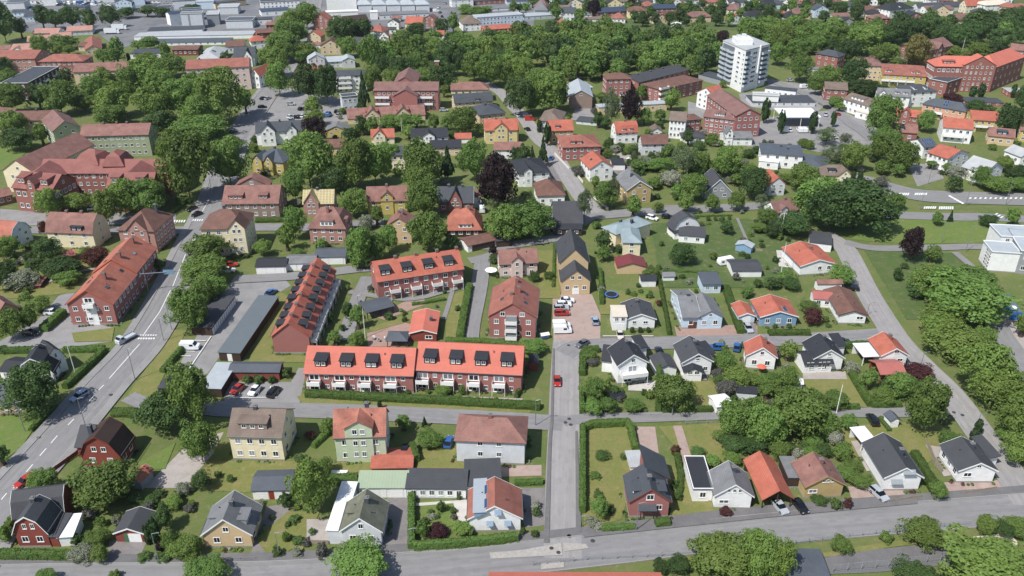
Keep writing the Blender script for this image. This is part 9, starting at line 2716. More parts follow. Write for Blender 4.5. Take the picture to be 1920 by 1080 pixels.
def ribbon(pts,d0,d1,z,t=0):
 A=offset(pts,d0);B=offset(pts,d1); n=len(pts); m=MB()
 if t<=0:
  m.add([(x,y,z) for x,y in A]+[(x,y,z) for x,y in B],[(i,n+i,n+i+1,i+1) if d0>d1 else (i,i+1,n+i+1,n+i) for i in range(n-1)])
 else:
  tops=[(x,y,z) for x,y in A]+[(x,y,z) for x,y in B]; m.slab(tops,[(i,n+i,n+i+1,i+1) if d0>d1 else (i,i+1,n+i+1,n+i) for i in range(n-1)],t)
 return m
def fan(poly,z):
 bm=bmesh.new(); vs=[bm.verts.new((x,y,z)) for x,y in poly]; f=bm.faces.new(vs); f.normal_update()
 if f.normal.z<0: f.normal_flip()
 bmesh.ops.triangulate(bm,faces=bm.faces[:]); me=bpy.data.meshes.new('sheet'); bm.to_mesh(me); bm.free(); return me
z=.006
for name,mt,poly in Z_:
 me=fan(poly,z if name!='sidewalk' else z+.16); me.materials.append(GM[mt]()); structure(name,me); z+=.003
ROADOBJ={}
zr=.2
for name,rid,pts,w,mt in R_:
 sp=smooth(pts); 
 pv=2.0 if rid=='main' else (1.8 if rid=='bottom' else 0)
 rw=w/2-pv if rid=='main' else w/2
 me=ribbon(sp,-rw,rw,zr).me('road',[GM['street' if rid in('vertical','street2','r7') else mt]()],uv=False); n=len(sp); L=[0]
 for a,b in zip(sp,sp[1:]): L.append(L[-1]+math.dist(a,b))
 ul=me.uv_layers.new(name='UVMap')
 for lp in me.loops: ul.data[lp.index].uv=(0 if lp.vertex_index<n else rw*2,L[lp.vertex_index%n])
 o=structure(name if name=='path' else 'road',me); ROADOBJ[rid]=o
 o2=MB()
 if pv:
  sd=((-w/2,-rw-.14),(rw+.14,w/2)) if rid=='main' else ((rw+.14,rw+2.2),)
  for a,b in sd: structure('pavement',ribbon(sp,a,b,zr+.12,.3).me('pavement',[GM['asphaltdark' if rid=='bottom' else 'asphalt2']()],uv=False))
  for a,b in (((-rw-.14,-rw),(rw,rw+.14))): structure('kerb',ribbon(sp,a,b,zr+.13,.3).me('kerb',[GM['kerb']()],uv=False))
 zr+=.004
mk=flat_mat('road_paint','d6d6d2',.7,var=.15,sc=6)
main=ROADOBJ['main']; zm=.2+.004*len(R_)+.01
for a,b in D_:
 structure('lane_marking',ribbon([a,b],-.1,.1,.206).me('lane_marking',[mk],uv=False),parent=main)
for q in M_:
 me=fan([p[:2] for p in q],zm); me.materials.append(mk); structure('road_marking',me,parent=main)
for i,(x,y) in enumerate(X_['manholes']): structure('manhole_cover',MB().tube((x,y,zm-.004),(x,y,zm+.006),.42,.42,12).me('manhole_cover',[flat_mat('cast_iron','3c3b3a',.6)],uv=False),parent=main)
for q in X_['patches']:
 me=fan(q,zm-.002); me.materials.append(flat_mat('concrete_patch','9a958f',.9,var=.15,sc=2)); structure('road_patch',me,parent=main)
# ------------------------------------------------------------ trees
def crown_mesh(name,seed,clumps,per,leaf,sx=1,conic=0,airy=0):
 rg=np.random.default_rng(seed); V=[];
 d=rg.normal(size=(clumps,3)); d/=np.linalg.norm(d,axis=1)[:,None]; d[:,2]=np.where(d[:,2]<-.55,-d[:,2],d[:,2])
 rad=rg.uniform(.5,.9,clumps)
 lob=1+.22*np.sin(d[:,0]*3.1+seed)*np.cos(d[:,1]*2.7+seed*1.7)+.08*np.sin(d[:,2]*5+seed)
 C=d*(rad*lob)[:,None]; cr=rg.uniform(.2,.36,clumps)
 if conic:
  zz=rg.uniform(-1,1,clumps); an=rg.uniform(0,2*np.pi,clumps); wr=(1-zz)/2*.85 if conic==1 else np.sqrt(np.clip(1-(zz*.98)**2,0,1))*.8
  C=np.stack([np.cos(an)*wr,np.sin(an)*wr,zz*.96],1); cr=rg.uniform(.12,.24,clumps)*(1 if conic==2 else np.clip(wr+.25,.2,1))
  d=np.stack([np.cos(an),np.sin(an),np.full(clumps,.35)],1)
 for i in range(clumps):
  n=per; q=rg.normal(size=(n,3)); q/=np.linalg.norm(q,axis=1)[:,None]
  q=q+d[i]*.55+np.array([0,0,.35]); q/=np.linalg.norm(q,axis=1)[:,None]
  p=C[i]+q*cr[i]*rg.uniform(.75,1.08,(n,1))
  nr=q+rg.normal(size=(n,3))*.45; nr/=np.linalg.norm(nr,axis=1)[:,None]
  t=np.cross(nr,rg.normal(size=(n,3))); t/=np.linalg.norm(t,axis=1)[:,None]; b=np.cross(nr,t)
  s=leaf*rg.uniform(.7,1.35,(n,1)); 
  V.append(np.stack([p-t*s-b*s*.6,p+t*s-b*s*.6,p+t*s*.8+b*s*.7,p-t*s*.8+b*s*.7],1).reshape(-1,3))
 V=np.concatenate(V); nq=len(V)//4
 V[:,0]*=sx
 faces=[tuple(range(4*i,4*i+4)) for i in range(nq)]
 # inner mass so that only the rim of the crown is see-through
 bm=bmesh.new(); bmesh.ops.create_icosphere(bm,subdivisions=2,radius=.65 if not airy else .4)
 k=len(V); add=[]
 for v in bm.verts:
  x,y,zc=v.co
  if conic==1: f=(1-zc)/2*.9+.1; add.append((x*f*1.1,y*f*1.1,zc*1.3))
  else:
   f=1+.18*math.sin(x*5+seed)*math.cos(y*5)+.1*math.sin(zc*7+seed); add.append((x*f*sx,y*f,zc*f*(1.2 if conic==2 else 1)))
 faces+=[tuple(v.index+k for v in f.verts) for f in bm.faces]
 bm.free()
 return mesh(name,[tuple(v) for v in V]+add,faces,[leaf_mat('b')],uv=False)
CR=[crown_mesh('crown',i+1,84,72,.039) for i in range(7)]
CRB=[crown_mesh('crown_birch',i+31,64,56,.032,airy=1) for i in range(2)]
CRY=[crown_mesh('crown_conifer',51,90,26,.06,conic=1)]
CRT=[crown_mesh('crown_cypress',i+61,70,26,.075,conic=2) for i in range(2)]
CRS=[crown_mesh('crown_shrub',i+71,36,44,.066) for i in range(4)]
bark=flat_mat('bark','4b3f35',.9,var=.3,sc=4)
def trunk_mesh():
 m=MB(); m.tube((0,0,-.05),(0,0,.55),.06,.045,8); m.tube((0,0,.54),(0,0,1.0),.045,.02,7)
 for i in range(5):
  a=i*1.3; m.tube((0,0,.45+.08*i),(.3*math.cos(a),.3*math.sin(a),.85+.08*i),.026,.01,5)
 return m.me('trunk',[bark],uv=False)
TRK=trunk_mesh()
rt=random.Random(11)
SHR={'shrub','bush','flowering_bush','lilac_bush','purple_shrub'}
grp_n={}
for r_ in T_: grp_n[r_[0]]=grp_n.get(r_[0],0)+1
NAME={'c':'copper_beech','r':'red_leaved_tree','y':'conifer_tree','t':'cypress_tree','s':'shrub','w':'flowering_bush','bi':'birch_tree','p':'lilac_bush','cr':'purple_shrub'}
for (label,x,y,R,Rz,k) in T_:
 name=NAME.get(k,'broadleaf_tree')
 if k[-1]=='*': k=k[:-1]; name='bush'
 h=Rz*.92 if k in('s','w','p','cr') or R<1.4 or name=='bush' else Rz*1.12+.5
 small=name in SHR; cat='shrub' if small else 'tree'; grp=('shrubs ' if small else 'trees ')+lab(label).split(' ',3)[-1] if grp_n[label]>1 else None
 root=thing(name,label,cat,(x,y,0),0,grp or None)
 lst=CRY if k=='y' else CRT if k=='t' else CRB if k=='bi' else (CRS if R<1.6 else CR)
 c=link('crown' if not small else 'foliage',rt.choice(lst),root,(0,0,h),rt.uniform(0,6.28),(R*(1.09 if R>3 else 1),)*2+(Rz*(1.07 if R>3 else 1),))
 c.material_slots[0].link='OBJECT'; c.material_slots[0].material=leaf_mat(k)
 if not small or R>.9:
  q=max(.8,R*.55); link('trunk' if not small else 'stem',TRK,root,(0,0,0),rt.uniform(0,6),(q,q,h))
# the far woods: more crowns than can be told apart, one object
def wood():
 low=[]
 for i in range(5):
  me=crown_mesh('crown_low',90+i,48,26,.07); n=len(me.vertices); co=np.zeros(n*3,'f'); me.vertices.foreach_get('co',co)
  lt=[tuple(p.vertices) for p in me.polygons]; low.append((co.reshape(-1,3),np.concatenate([np.array(f) for f in lt]),np.array([len(f) for f in lt]))); bpy.data.meshes.remove(me)
 rg=np.random.default_rng(3); V=[];I=[];C=[];M=[];A=[];off=0; ks=['b','l','d','bi']
 for x,y,R,Rz,k in WOOD_:
  h=Rz*1.1+.8; R*=1.08
  co,ix,ct=low[rg.integers(5)]; a=rg.uniform(0,6.28); c,s=math.cos(a),math.sin(a)
  v=np.stack([(co[:,0]*c-co[:,1]*s)*R*1.06+x,(co[:,0]*s+co[:,1]*c)*R*1.06+y,co[:,2]*Rz*1.04+h],1)
  V.append(v);I.append(ix+off);C.append(ct);M.append(np.full(len(ct),ks.index(k) if k in ks else 0));A.append(np.full(len(v),rg.uniform(0,1)));off+=len(v)
  for f in (0,):
   q=max(.5,R*.08); tv=np.array([[x-q,y-q,0],[x+q,y-q,0],[x+q,y+q,0],[x-q,y+q,0],[x-q*.4,y-q*.4,h],[x+q*.4,y-q*.4,h],[x+q*.4,y+q*.4,h],[x-q*.4,y+q*.4,h]]); tf=np.array([[0,1,5,4],[1,2,6,5],[2,3,7,6],[3,0,4,7]])
   V.append(tv);I.append(tf.ravel()+off);C.append(np.full(4,4));M.append(np.full(4,4));A.append(np.full(8,.5));off+=8
 V=np.concatenate(V).astype('f');I=np.concatenate(I).astype('i');C=np.concatenate(C).astype('i');M=np.concatenate(M).astype('i')
 me=bpy.data.meshes.new('wood'); me.vertices.add(len(V)); me.vertices.foreach_set('co',V.ravel()); me.loops.add(len(I)); me.loops.foreach_set('vertex_index',I); me.polygons.add(len(C))
 st=np.concatenate([[0],np.cumsum(C)[:-1]]).astype('i'); me.polygons.foreach_set('loop_start',st); me.polygons.foreach_set('material_index',M); 
 at=me.attributes.new('tint','FLOAT','POINT'); at.data.foreach_set('value',np.concatenate(A).astype('f'))
 for k in ks: me.materials.append(leaf_mat(k,True))
 me.materials.append(bark); me.update(calc_edges=True); me.validate()
 o=link('distant_wood',me); o['kind']='stuff'; o['label']='dense leafy wood of the park and the hillside behind the houses'
wood()
# ------------------------------------------------------------ hedges
def hedge(label,pts,w,h,seed):
 rg=random.Random(seed); m=MB(); L=[0]
 sp=[]
 for a,b in zip(pts,pts[1:]):
  n=max(1,int(math.dist(a,b)/1.0))
  for i in range(n): sp.append((a[0]+(b[0]-a[0])*i/n,a[1]+(b[1]-a[1])*i/n))
 sp.append(pts[-1])
 o=sp[len(sp)//2]; sp=[(x-o[0],y-o[1]) for x,y in sp]
 prof=[(-.5,0),(-.52,.55),(-.42,.95),(0,1.03),(.42,.95),(.52,.55),(.5,0)]
 rows=[offset(sp,t*w) for t,_ in prof]; n=len(sp); k=len(prof); vs=[]
 for r,(t,zz) in enumerate(prof):
  for i in range(n): vs.append((rows[r][i][0]+rg.uniform(-.08,.08),rows[r][i][1]+rg.uniform(-.08,.08),zz*h*(1+rg.uniform(-.06,.06))))
 fs=[(r*n+i+1,r*n+i,(r+1)*n+i,(r+1)*n+i+1) for r in range(k-1) for i in range(n-1)]
 fs=[tuple(reversed(f)) for f in fs]
 m.add(vs,fs+[tuple(r*n for r in range(k)),tuple(r*n+n-1 for r in reversed(range(k)))])
 for i in range(n-1):
  for _ in range(int(34*(w+2*h)/3)):
   t=rg.random(); r=rg.randrange(k-1); q=rg.random()
   a=Vector(vs[r*n+i]).lerp(Vector(vs[r*n+i+1]),t); b=Vector(vs[(r+1)*n+i]).lerp(Vector(vs[(r+1)*n+i+1]),t); p=a.lerp(b,q)
   d=Vector((rg.gauss(0,1),rg.gauss(0,1),rg.gauss(0,1)+.6)).normalized(); t1=d.orthogonal().normalized(); t2=d.cross(t1); s=rg.uniform(.07,.15)
   p=p+Vector((rg.uniform(-.08,.08),rg.uniform(-.08,.08),rg.uniform(-.02,.1)))
   m.add([p-t1*s-t2*s,p+t1*s-t2*s,p+t1*s+t2*s,p-t1*s+t2*s],[(0,1,2,3)])
 ob=link('hedge',m.me('hedge',[leaf_mat('hedge')],uv=False),None,(o[0],o[1],0)); tag(ob,label,'hedge')
for i,(l,p,w,h) in enumerate(G_): hedge(l,p,w,h,i)
# low planting along the house walls
def borders():
 rg=np.random.default_rng(8); m=MB(); ks=['s','s','d','l','w','cr']
 V=[];M=[]
 for h in H_:
  if h[3]>260 or h[1] not in('house','apartment block','row houses'): continue
  W,D=h[5][0][0],h[5][0][1]; gd=h[5][0][7].get('gd'); ca,sa=math.cos(h[4]),math.sin(h[4])
  for O,T,Nv,L in (((0,0),(1,0),(0,-1),W),((-W/2,D/2),(0,-1),(-1,0),D),((W/2,D/2),(0,1),(1,0),D)):
   if Nv[1]<0 and gd: continue
   s=-L/2
   while s<L/2:
    s+=rg.uniform(.5,1.1)
    if math.sin(s*.9+h[2])>.15: continue
    d=rg.uniform(.45,1.0); lx,ly=O[0]+T[0]*s+Nv[0]*d,O[1]+T[1]*s+Nv[1]*d
    x,y=h[2]+lx*ca-ly*sa,h[3]+lx*sa+ly*ca; r=rg.uniform(.25,.55); n=34
    q=rg.normal(size=(n,3)); q/=np.linalg.norm(q,axis=1)[:,None]; q[:,2]=abs(q[:,2]); p=q*r+np.array([x,y,.08]); t1=np.cross(q,rg.normal(size=(n,3))); t1/=np.linalg.norm(t1,axis=1)[:,None]; t2=np.cross(q,t1); z=rg.uniform(.06,.13,(n,1))
    V.append(np.stack([p-t1*z-t2*z,p+t1*z-t2*z,p+t1*z+t2*z,p-t1*z+t2*z],1).reshape(-1,3)); M+=[int(rg.integers(6))]*n
 V=np.concatenate(V); k=len(V)//4
 me=mesh('border_planting',[tuple(v) for v in V],[tuple(range(4*i,4*i+4)) for i in range(k)],[leaf_mat(c) for c in ks],M,uv=False)
 o=link('border_planting',me); o['kind']='stuff'; o['label']='low flowers and leafy planting along the house walls'
borders()
# ------------------------------------------------------------ thin summer haze
hz=link('haze',MB().box(-1520,-220,-1,1520,1920,140).me('haze',[],uv=False)); hz['kind']='stuff'
hm=bpy.data.materials.new('haze_air'); hm.use_nodes=True; hn=hm.node_tree; hn.nodes.clear()
hv=hn.nodes.new('ShaderNodeVolumePrincipled'); hv.inputs['Color'].default_value=(.82,.9,1,1); hv.inputs['Density'].default_value=HAZE_DENSITY; hv.inputs['Anisotropy'].default_value=.2
ho=hn.nodes.new('ShaderNodeOutputMaterial'); hn.links.new(hv.outputs[0],ho.inputs['Volume']); hz.data.materials.append(hm)
# ------------------------------------------------------------ vehicles
PAINT={'white':'dfe1e3','silver':'a3a8ad','silverblue':'8fa3b5','black':'17181b','red':'a02a1c','navy':'1d2b45','bluecar':'2b5a92','grey':'5d5f62','pinkish':'c9bdb6','lorry':'b3b8be','whitelorry':'dfe1e3'}
def paint(c):
 k='paint_'+c
 if k not in MATS:
  m,n,b=base_mat('car_'+k); b.inputs['Base Color'].default_value=srgb(PAINT[c]); b.inputs['Roughness'].default_value=.28; b.inputs['Coat Weight'].default_value=.6; b.inputs['Coat Roughness'].default_value=.08; MATS[k]=m
 return MATS[k]
CG=flat_mat('car_glass','14181d',.08,var=.0); TY=flat_mat('tyre_rubber','161616',.85); HUB=flat_mat('wheel_rim','8d9094',.35,.6); HL=flat_mat('headlight_lens','d8dde2',.1); TL=flat_mat('tail_light_lens','7d1410',.2)
def loft(m,secs,mat=0):  # secs: list of (x, halfwidth_bottom, z_bottom, halfwidth_top, z_top)
 vs=[]
 for x,wb,zb,wt,zt in secs: vs+=[(x,-wb,zb),(x,wb,zb),(x,wt,zt),(x,-wt,zt)]
 n=len(secs); fs=[(0,1,2,3)]+[tuple(reversed([4*(n-1)+i for i in range(4)]))]
 for i in range(n-1):
  a=4*i; b=a+4
  for j in range(4):
   fs.append((a+(j+1)%4,a+j,b+j,b+(j+1)%4))
 m.add(vs,fs,mat); return m
def car_parts(ty):
 body=MB(); glass=MB()
 if ty in('h','w'):
  rear=1.95 if ty=='h' else 2.25
  loft(body,[(-2.1,.72,.35,.7,.6),(-2.0,.84,.25,.8,.74),(-1.0,.88,.2,.84,.93),(0,.89,.2,.86,.96),(rear-.25,.88,.22,.84,.98),(rear,.8,.32,.78,.9)])
  top=1.45 if ty=='h' else 1.5; rb=.95 if ty=='h' else 1.75
  loft(glass,[(-1.0,.78,.9,.74,.94),(-.25,.82,.9,.62,top-.02),(rb,.82,.9,.64,top-.02),(rear-.12,.78,.92,.66,1.0)])
  loft(body,[(-.3,.60,top-.04,.58,top+.0),(.3,.63,top-.02,.6,top+.05),(rb+.05,.63,top-.04,.6,top)])
  for x in (.35,): 
   for sy in (-1,1): body.add([(x-.05,sy*.85,.9),(x+.05,sy*.85,.9),(x+.05,sy*.645,top),(x-.05,sy*.645,top)],[(0,1,2,3)])
  wx=(-1.3,1.28)
 elif ty=='v':
  loft(body,[(-2.4,.85,.4,.82,.75),(-2.3,.92,.3,.88,1.0),(-1.6,.95,.25,.92,1.2),(-1.0,.97,.25,.86,1.95),(-.6,.97,.25,.86,2.05),(2.4,.96,.3,.86,2.05),(2.5,.9,.35,.85,1.9)])
  loft(glass,[(-1.62,.86,1.2,.86,1.24),(-1.05,.88,1.22,.82,1.9),(-1.0,.88,1.22,.8,1.8)]); glass.box(-1.0,-.965,1.2,-.1,.965,1.7)
  wx=(-1.55,1.6)
 elif ty=='l':
  loft(body,[(-2.7,.9,.4,.88,1.2),(-2.4,.95,.4,.9,1.6),(-1.9,.95,.4,.85,2.1),(-1.0,.95,.4,.85,2.1)]); body.box(-.9,-1.0,.7,2.8,1.0,.85); body.box(-.9,-1.0,.85,-.85,1.0,1.4); body.box(-.85,-1.0,.85,2.8,-.95,1.2); body.box(-.85,.95,.85,2.8,1.0,1.2)
  loft(glass,[(-2.46,.84,1.5,.84,1.56),(-1.97,.84,1.5,.8,2.05),(-1.9,.84,1.5,.8,2.0)]); glass.box(-1.8,-.96,1.4,-1.1,.96,1.9); wx=(-1.9,1.8)
 elif ty=='L':
  loft(body,[(-5,1.1,.5,1.1,1.5),(-4.9,1.2,.5,1.15,2.7),(-3.4,1.2,.5,1.15,2.8)]); body.box(-3.2,-1.25,.9,5,1.25,3.7); glass.box(-5.02,-1.0,1.7,-4.85,1.0,2.5); wx=(-4,3.6)
 return body,glass,wx
WHL=MB().tube((0,-.11,0),(0,.11,0),.32,.32,14,0).tube((0,.111,0),(0,.125,0),.19,.17,10,1).tube((0,-.111,0),(0,-.125,0),.19,.17,10,1).me('wheel',[TY,HUB],uv=False)
LAMPM=MB().box(-.03,-.16,-.07,.03,.16,.07).me('headlight',[HL],uv=False); TAILM=MB().box(-.03,-.12,-.09,.03,.12,.09).me('tail_light',[TL],uv=False)
PARTS={}
for ty in 'hwvlL':
 b,g,wx=car_parts(ty); far=MB(); far.v=list(b.v); far.f=list(b.f); far.m=[0]*len(b.f); far.add(g.v,g.f,1)
 for x in wx:
  for sy in (-.82,.82): far.tube((x,sy-.1,.32),(x,sy+.1,.32),.32,.32,10,2)
 PARTS[ty]=(b.me('body',[paint('white')],uv=False),g.me('window_glass',[CG],uv=False),wx,far.me('car',[paint('white'),CG,TY],uv=False))
def slotpaint(o,c): o.material_slots[0].link='OBJECT'; o.material_slots[0].material=paint(c)
def motorcycle(label,x,y,a):
 r=thing('motorcycle',label,'motorcycle',(x,y,.2),a)
 b=MB().box(-.5,-.14,.5,.35,.14,.85).box(.3,-.12,.7,.9,.12,.82).tube((-.55,0,.9),(-.75,0,.35),.05,.05,6); b.tube((-.5,-.35,1.05),(-.5,.35,1.05),.03,.03,6)
 link('body',b.me('body',[paint('black')],uv=False),r)
 for xx in (-.72,.72): link('wheel',WHL,r,(xx,0,.32))
 bm=bmesh.new(); V=[bm.verts.new(v) for v in ((.3,0,.85),(.22,0,1.15),(.05,0,1.45),(-.02,0,1.56),(-.06,0,1.74),(0,.2,1.42),(-.2,.28,1.2),(-.48,.3,1.07),(0,-.2,1.42),(-.2,-.28,1.2),(-.48,-.3,1.07),(-.1,.17,.82),(.05,.19,.42),(-.1,-.17,.82),(.05,-.19,.42))]
 for i,j in ((0,1),(1,2),(2,3),(3,4),(2,5),(5,6),(6,7),(2,8),(8,9),(9,10),(0,11),(11,12),(0,13),(13,14)): bm.edges.new((V[i],V[j]))
 me=bpy.data.meshes.new('rider'); bm.to_mesh(me); bm.free(); me.materials.append(flat_mat('rider_leather','1c1d20',.6))
 o=link('rider',me); tag(o,'person in dark riding clothes sitting on the motorcycle','person'); o.location=(x,y,.2); o.rotation_euler=(0,0,a)
 sk=o.modifiers.new('skin','SKIN'); me.skin_vertices[0].data[0].use_root=True
 for i,rr in enumerate((.15,.16,.17,.07,.13,.08,.06,.05,.08,.06,.05,.1,.07,.1,.07)): me.skin_vertices[0].data[i].radius=(rr,rr)
 ss=o.modifiers.new('sub','SUBSURF'); ss.levels=1; ss.render_levels=1
for (label,x,y,hd,c,ty,py) in C_:
 a=math.radians(hd)+math.pi   # the bonnet points to -x
 zz=.2
 if ty=='m': motorcycle(label.replace(' with rider',''),x,y,a); continue
 nm={'h':'car','w':'estate_car','v':'van','l':'pickup_truck','L':'lorry'}[ty]; cat={'h':'car','w':'car','v':'van','l':'pickup','L':'lorry'}[ty]
 bm_,gm_,wx,fm=PARTS[ty]
 if py<300:
  o=link(nm,fm,None,(x,y,zz),a); slotpaint(o,c); tag(o,label,cat); continue
 r=thing(nm,label,cat,(x,y,zz),a)
 slotpaint(link('body',bm_,r),c); link('window_glass',gm_,r)
 for xx in wx:
  for sy in (-.8,.8): link('wheel',WHL,r,(xx,sy,.32))
 fx={'h':-2.06,'w':-2.06,'v':-2.36,'l':-2.7,'L':-5}[ty]; rx={'h':1.93,'w':2.23,'v':2.47,'l':2.8,'L':5}[ty]
 for sy in (-.58,.58): link('headlight',LAMPM,r,(fx,sy,.66)); link('tail_light',TAILM,r,(rx,sy*1.1,.78))
# ------------------------------------------------------------ street furniture
GALV=flat_mat('galvanised_steel','8c9196',.45,.5); PWH=flat_mat('pole_white','d9d8d2',.6)
for l,x,y,h in L_:
 r=thing('street_lamp',l,'street lamp',(x,y,0)); m=MB().tube((0,0,0),(0,0,h),.1,.06,8).tube((0,0,h),(.9,.0,h+.25),.05,.04,6)
 link('pole',m.me('pole',[GALV],uv=False),r); link('lamp_head',MB().box(.85,-.1,h+.2,1.4,.1,h+.3).me('lamp_head',[GALV],uv=False),r)
for l,x,y,h in P_:
 r=thing('flagpole',l,'pole',(x,y,0)); link('pole',MB().tube((0,0,0),(0,0,h),.12,.07,8).me('pole',[PWH],uv=False),r); link('finial',MB().tube((0,0,h),(0,0,h+.2),.13,.05,8).me('finial',[flat_mat('finial_brass','b09a4a',.4,.6)],uv=False),r)
def disc(m,r0,r1,z0,z1,n=24,mat=0): return m.tube((0,0,z0),(0,0,z1),r0,r1,n,mat)
def trampoline(k,label,col):
 x,y,_=X_[k][0]; r=thing('trampoline',label,'trampoline',(x,y,0))
 link('mat',disc(MB(),1.55,1.55,.78,.8).me('mat',[flat_mat('tramp_mat','1a1e26',.7)],uv=False),r)
 m=MB(); n=24
 for i in range(n):
  a,b=2*math.pi*i/n,2*math.pi*(i+1)/n
  m.add([(1.56*math.cos(a),1.56*math.sin(a),.82),(1.56*math.cos(b),1.56*math.sin(b),.82),(1.95*math.cos(b),1.95*math.sin(b),.8),(1.95*math.cos(a),1.95*math.sin(a),.8)],[(3,2,1,0)])
 link('pad',m.me('pad',[flat_mat('tramp_pad_'+col,col,.6)],uv=False),r)
 for i in range(6):
  a=i*math.pi/3; link('leg',MB().tube((1.8*math.cos(a),1.8*math.sin(a),0),(1.8*math.cos(a),1.8*math.sin(a),.79),.04,.04,6).me('leg',[GALV],uv=False),r)
trampoline('trampoline','round trampoline with blue rim on lawn behind white bungalow','3f68a8'); trampoline('trampoline2','dark round trampoline among garden shrubs','23272d')
x,y,_=X_['hot_tub'][0]; r=thing('hot_tub','white rectangular covered pool by the hedge behind green house','pool',(x,y,0)); link('basin',MB().box(-1.7,-.9,0,1.7,.9,.45).me('basin',[WHITE()]),r); link('cover',MB().box(-1.6,-.8,.452,1.6,.8,.52).me('cover',[flat_mat('cover_white','e6e6e6',.5)]),r)
def caravan(k,label,a):
 x,y,_=X_[k][0]; r=thing('caravan',label,'caravan',(x,y,0),a); m=MB(); loft(m,[(-2.6,1.0,.7,.95,1.4),(-2.3,1.05,.5,1.0,2.35),(2.1,1.05,.5,1.0,2.5),(2.5,1.0,.6,.95,2.2)])
 link('body',m.me('body',[flat_mat('caravan_white','dfdfdb',.4)],uv=False),r)
 for xx in (-1.5,.2,1.5): link('window',MB().box(xx-.45,-1.07,1.3,xx+.45,-1.03,1.85).me('window',[CG],uv=False),r)
 for sy in (-.85,.85): link('wheel',WHL,r,(0,sy,.32))
 link('drawbar',MB().tube((-2.5,0,.55),(-3.5,0,.5),.06,.04,6).me('drawbar',[GALV],uv=False),r)
caravan('caravan','white caravan parked on the lawn beside the white shed',math.radians(18)); caravan('caravan2','white caravan parked behind the black roofed garage',math.radians(25))
(ax,ay,_),(bx,by,_)=X_['gantry'][:2]; r=thing('sign_gantry','grey overhead sign gantry spanning the main road','sign gantry',(ax,ay,0)); dx,dy=bx-ax,by-ay
link('post',MB().tube((0,0,0),(0,0,7.4),.16,.12,8).me('post',[GALV],uv=False),r); link('boom',MB().tube((-1.5,-.2,6.2),(dx,dy,6.2),.14,.1,8).me('boom',[GALV],uv=False),r)
t=.62; link('sign_panel',MB().box(dx*t-1.6,dy*t-.12,5.5,dx*t+1.6,dy*t-.03,6.9).me('sign_panel',[flat_mat('sign_back','7fa0b8',.4,.3)],uv=False),r)
def parasol(k,label,col,R):
 x,y,_=X_[k][0]; r=thing('parasol',label,'parasol',(x,y,0)); link('pole',MB().tube((0,0,0),(0,0,2.4),.04,.04,6).me('pole',[GALV],uv=False),r); link('canopy',MB().tube((0,0,2.0),(0,0,2.6),R,.08,8).me('canopy',[flat_mat('parasol_'+col,col,.8)],uv=False),r)
parasol('parasol','white garden parasol beside the pale pink villa','e8e8e4',1.9); parasol('tent','white party parasol behind the upper row houses','e8e8e4',1.6); parasol('parasol2','orange red parasol on terrace of orange roofed house','c8604a',1.2)
x,y,_=X_['bin'][0]; r=thing('trailer','blue covered trailer beside brick apartment house','trailer',(x,y,0),.3); link('box',MB().box(-1.1,-.7,.4,1.1,.7,1.2).me('box',[flat_mat('trailer_blue','4a6a94',.5)]),r); link('tarpaulin',MB().slab([(-1.2,-.8,1.25),(1.2,-.8,1.25),(1.2,.8,1.25),(-1.2,.8,1.25),(-1.2,0,1.75),(1.2,0,1.75)],[(0,1,5,4),(2,3,4,5)],.05).me('tarpaulin',[flat_mat('tarp_white','d8d5cc',.8)]),r)
for sy in (-.8,.8): link('wheel',WHL,r,(0,sy,.32))
(ax,ay,_),(bx,by,_)=X_['tanker'][:2]; a=math.atan2(by-ay,bx-ax); r=thing('blue_container','long blue steel container with rounded tank under park trees','container',((ax+bx)/2,(ay+by)/2,0),a)
L=math.hypot(bx-ax,by-ay)/2; link('box',MB().box(-L,-1.3,.25,L,1.3,2.7).me('box',[flat_mat('container_blue','2f639c',.45,var=.1)]),r); link('lid',MB().box(-L*.98,-1.2,2.702,L*.3,1.2,2.85).me('lid',[flat_mat('container_lid','59687a',.5)]),r); link('hatch',MB().box(-L*.7,-.5,2.852,-L*.4,.5,3.0).me('hatch',[WHITE()]),r)
x,y,_=X_['board'][0]; r=thing('timber_stack','stack of pale boards beside pale metal shed','timber stack',(x,y,0),-.5)
for i in range(5): link('board',MB().box(-1.8,-.9+i*.38,0,1.8,-.56+i*.38,.5+.05*(i%2)).me('board',[flat_mat('board_wood','b79f8c',.85,var=.2)]),r)
x,y,_=X_['picnic'][0]; 
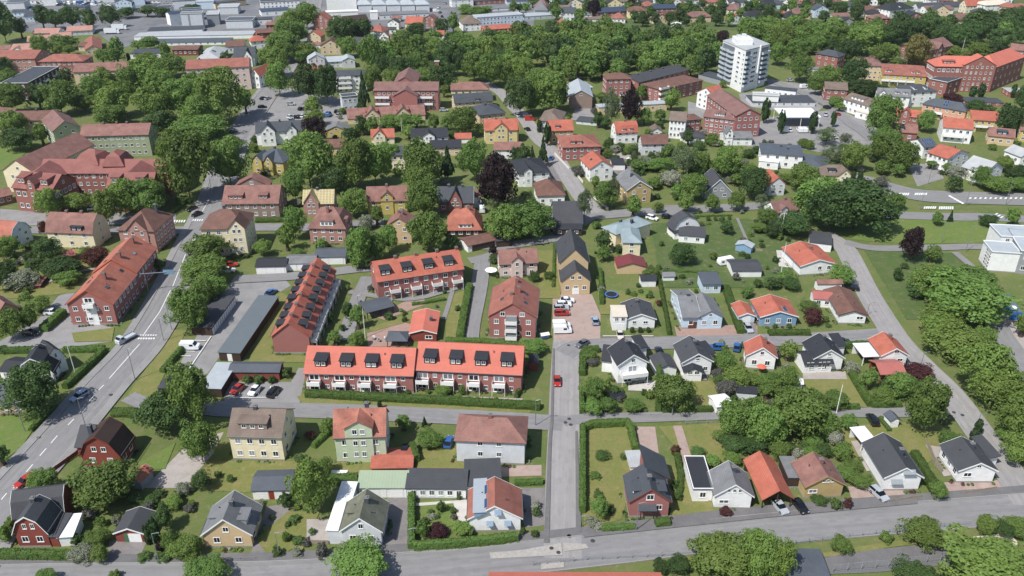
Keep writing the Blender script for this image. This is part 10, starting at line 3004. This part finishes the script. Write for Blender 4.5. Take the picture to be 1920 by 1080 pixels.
for i in range(3):
 r=thing('garden_chair',('first','second','third')[i]+' from left grey garden chair on the brick courtyard','chair',(x-1.6+i*1.6,y+.5-(i%2),0.14),i*1.1); link('seat',MB().box(-.35,-.35,.4,.35,.35,.46).me('seat',[GALV]),r); link('backrest',MB().box(-.35,.3,.47,.35,.36,1.0).me('backrest',[WHITE()]),r)
 for sx in (-.3,.3):
  for sy in (-.3,.28): link('leg',MB().box(sx-.03,sy-.03,0,sx+.03,sy+.03,.399).me('leg',[GALV]),r)
FC={'white':('d6d2cc',.85),'wood':('8f8375',.85),'red':('6d3228',.8),'post':('8c9196',.5),'stone':('8c867e',.9)}
used={}
for (kind,h,pts,rl) in X_['fences']:
 col,ro=FC[kind]; mt=flat_mat('fence_'+kind,col,ro,var=.2); ox,oy,_=pts[0]
 wl=kind in('white','stone')
 lb={'white':'low white garden wall ','wood':'grey wooden fence ','red':'dark red board fence ','post':'thin grey mesh fence ','stone':'low stone retaining wall '}[kind]+rl
 lb=' '.join(lb.split()[:14])
 if lb in used: lb='second '+lb
 used[lb]=1
 r=thing('garden_wall' if wl else 'fence',lb,'wall' if wl else 'fence',(ox,oy,0))
 for (x0,y0,_),(x1,y1,_) in zip(pts,pts[1:]):
  L=math.hypot(x1-x0,y1-y0); t=((x1-x0)/L,(y1-y0)/L); nv=(t[1],-t[0]); O=(x0-ox,y0-oy)
  if wl: link('wall_section',MB().obox(O,t,nv,0,L-.01,-.12,.12,0,h).me('wall_section',[mt]),r); link('coping',MB().obox(O,t,nv,0,L-.01,-.17,.17,h+.002,h+.08).me('coping',[flat_mat('coping_stone','b5b0a8',.85)]),r); continue
  n=max(1,int(L/2.4)); st=L/n
  for i in range(n):
   link('post',MB().obox(O,t,nv,i*st-.05,i*st+.05,-.05,.05,0,h+.08).me('post',[mt]),r)
   if kind=='post':
    m=MB()
    for zz in (h*.15,h*.5,h*.97): m.obox(O,t,nv,i*st+.052,(i+1)*st-.052,-.015,.015,zz-.015,zz+.015)
    for q in range(1,8): m.obox(O,t,nv,i*st+q*st/8-.008,i*st+q*st/8+.008,.018,.028,h*.1,h)
    o=link('mesh_panel',m.me('mesh_panel',[mt]),r)
   else:
    nb=max(3,int(h/.22))
    for q in range(nb): link('board',MB().obox(O,t,nv,i*st+.052,(i+1)*st-.052,-.02,.02,.08+q*(h-.08)/nb,.05+(q+1)*(h-.08)/nb).me('board',[mt]),r)
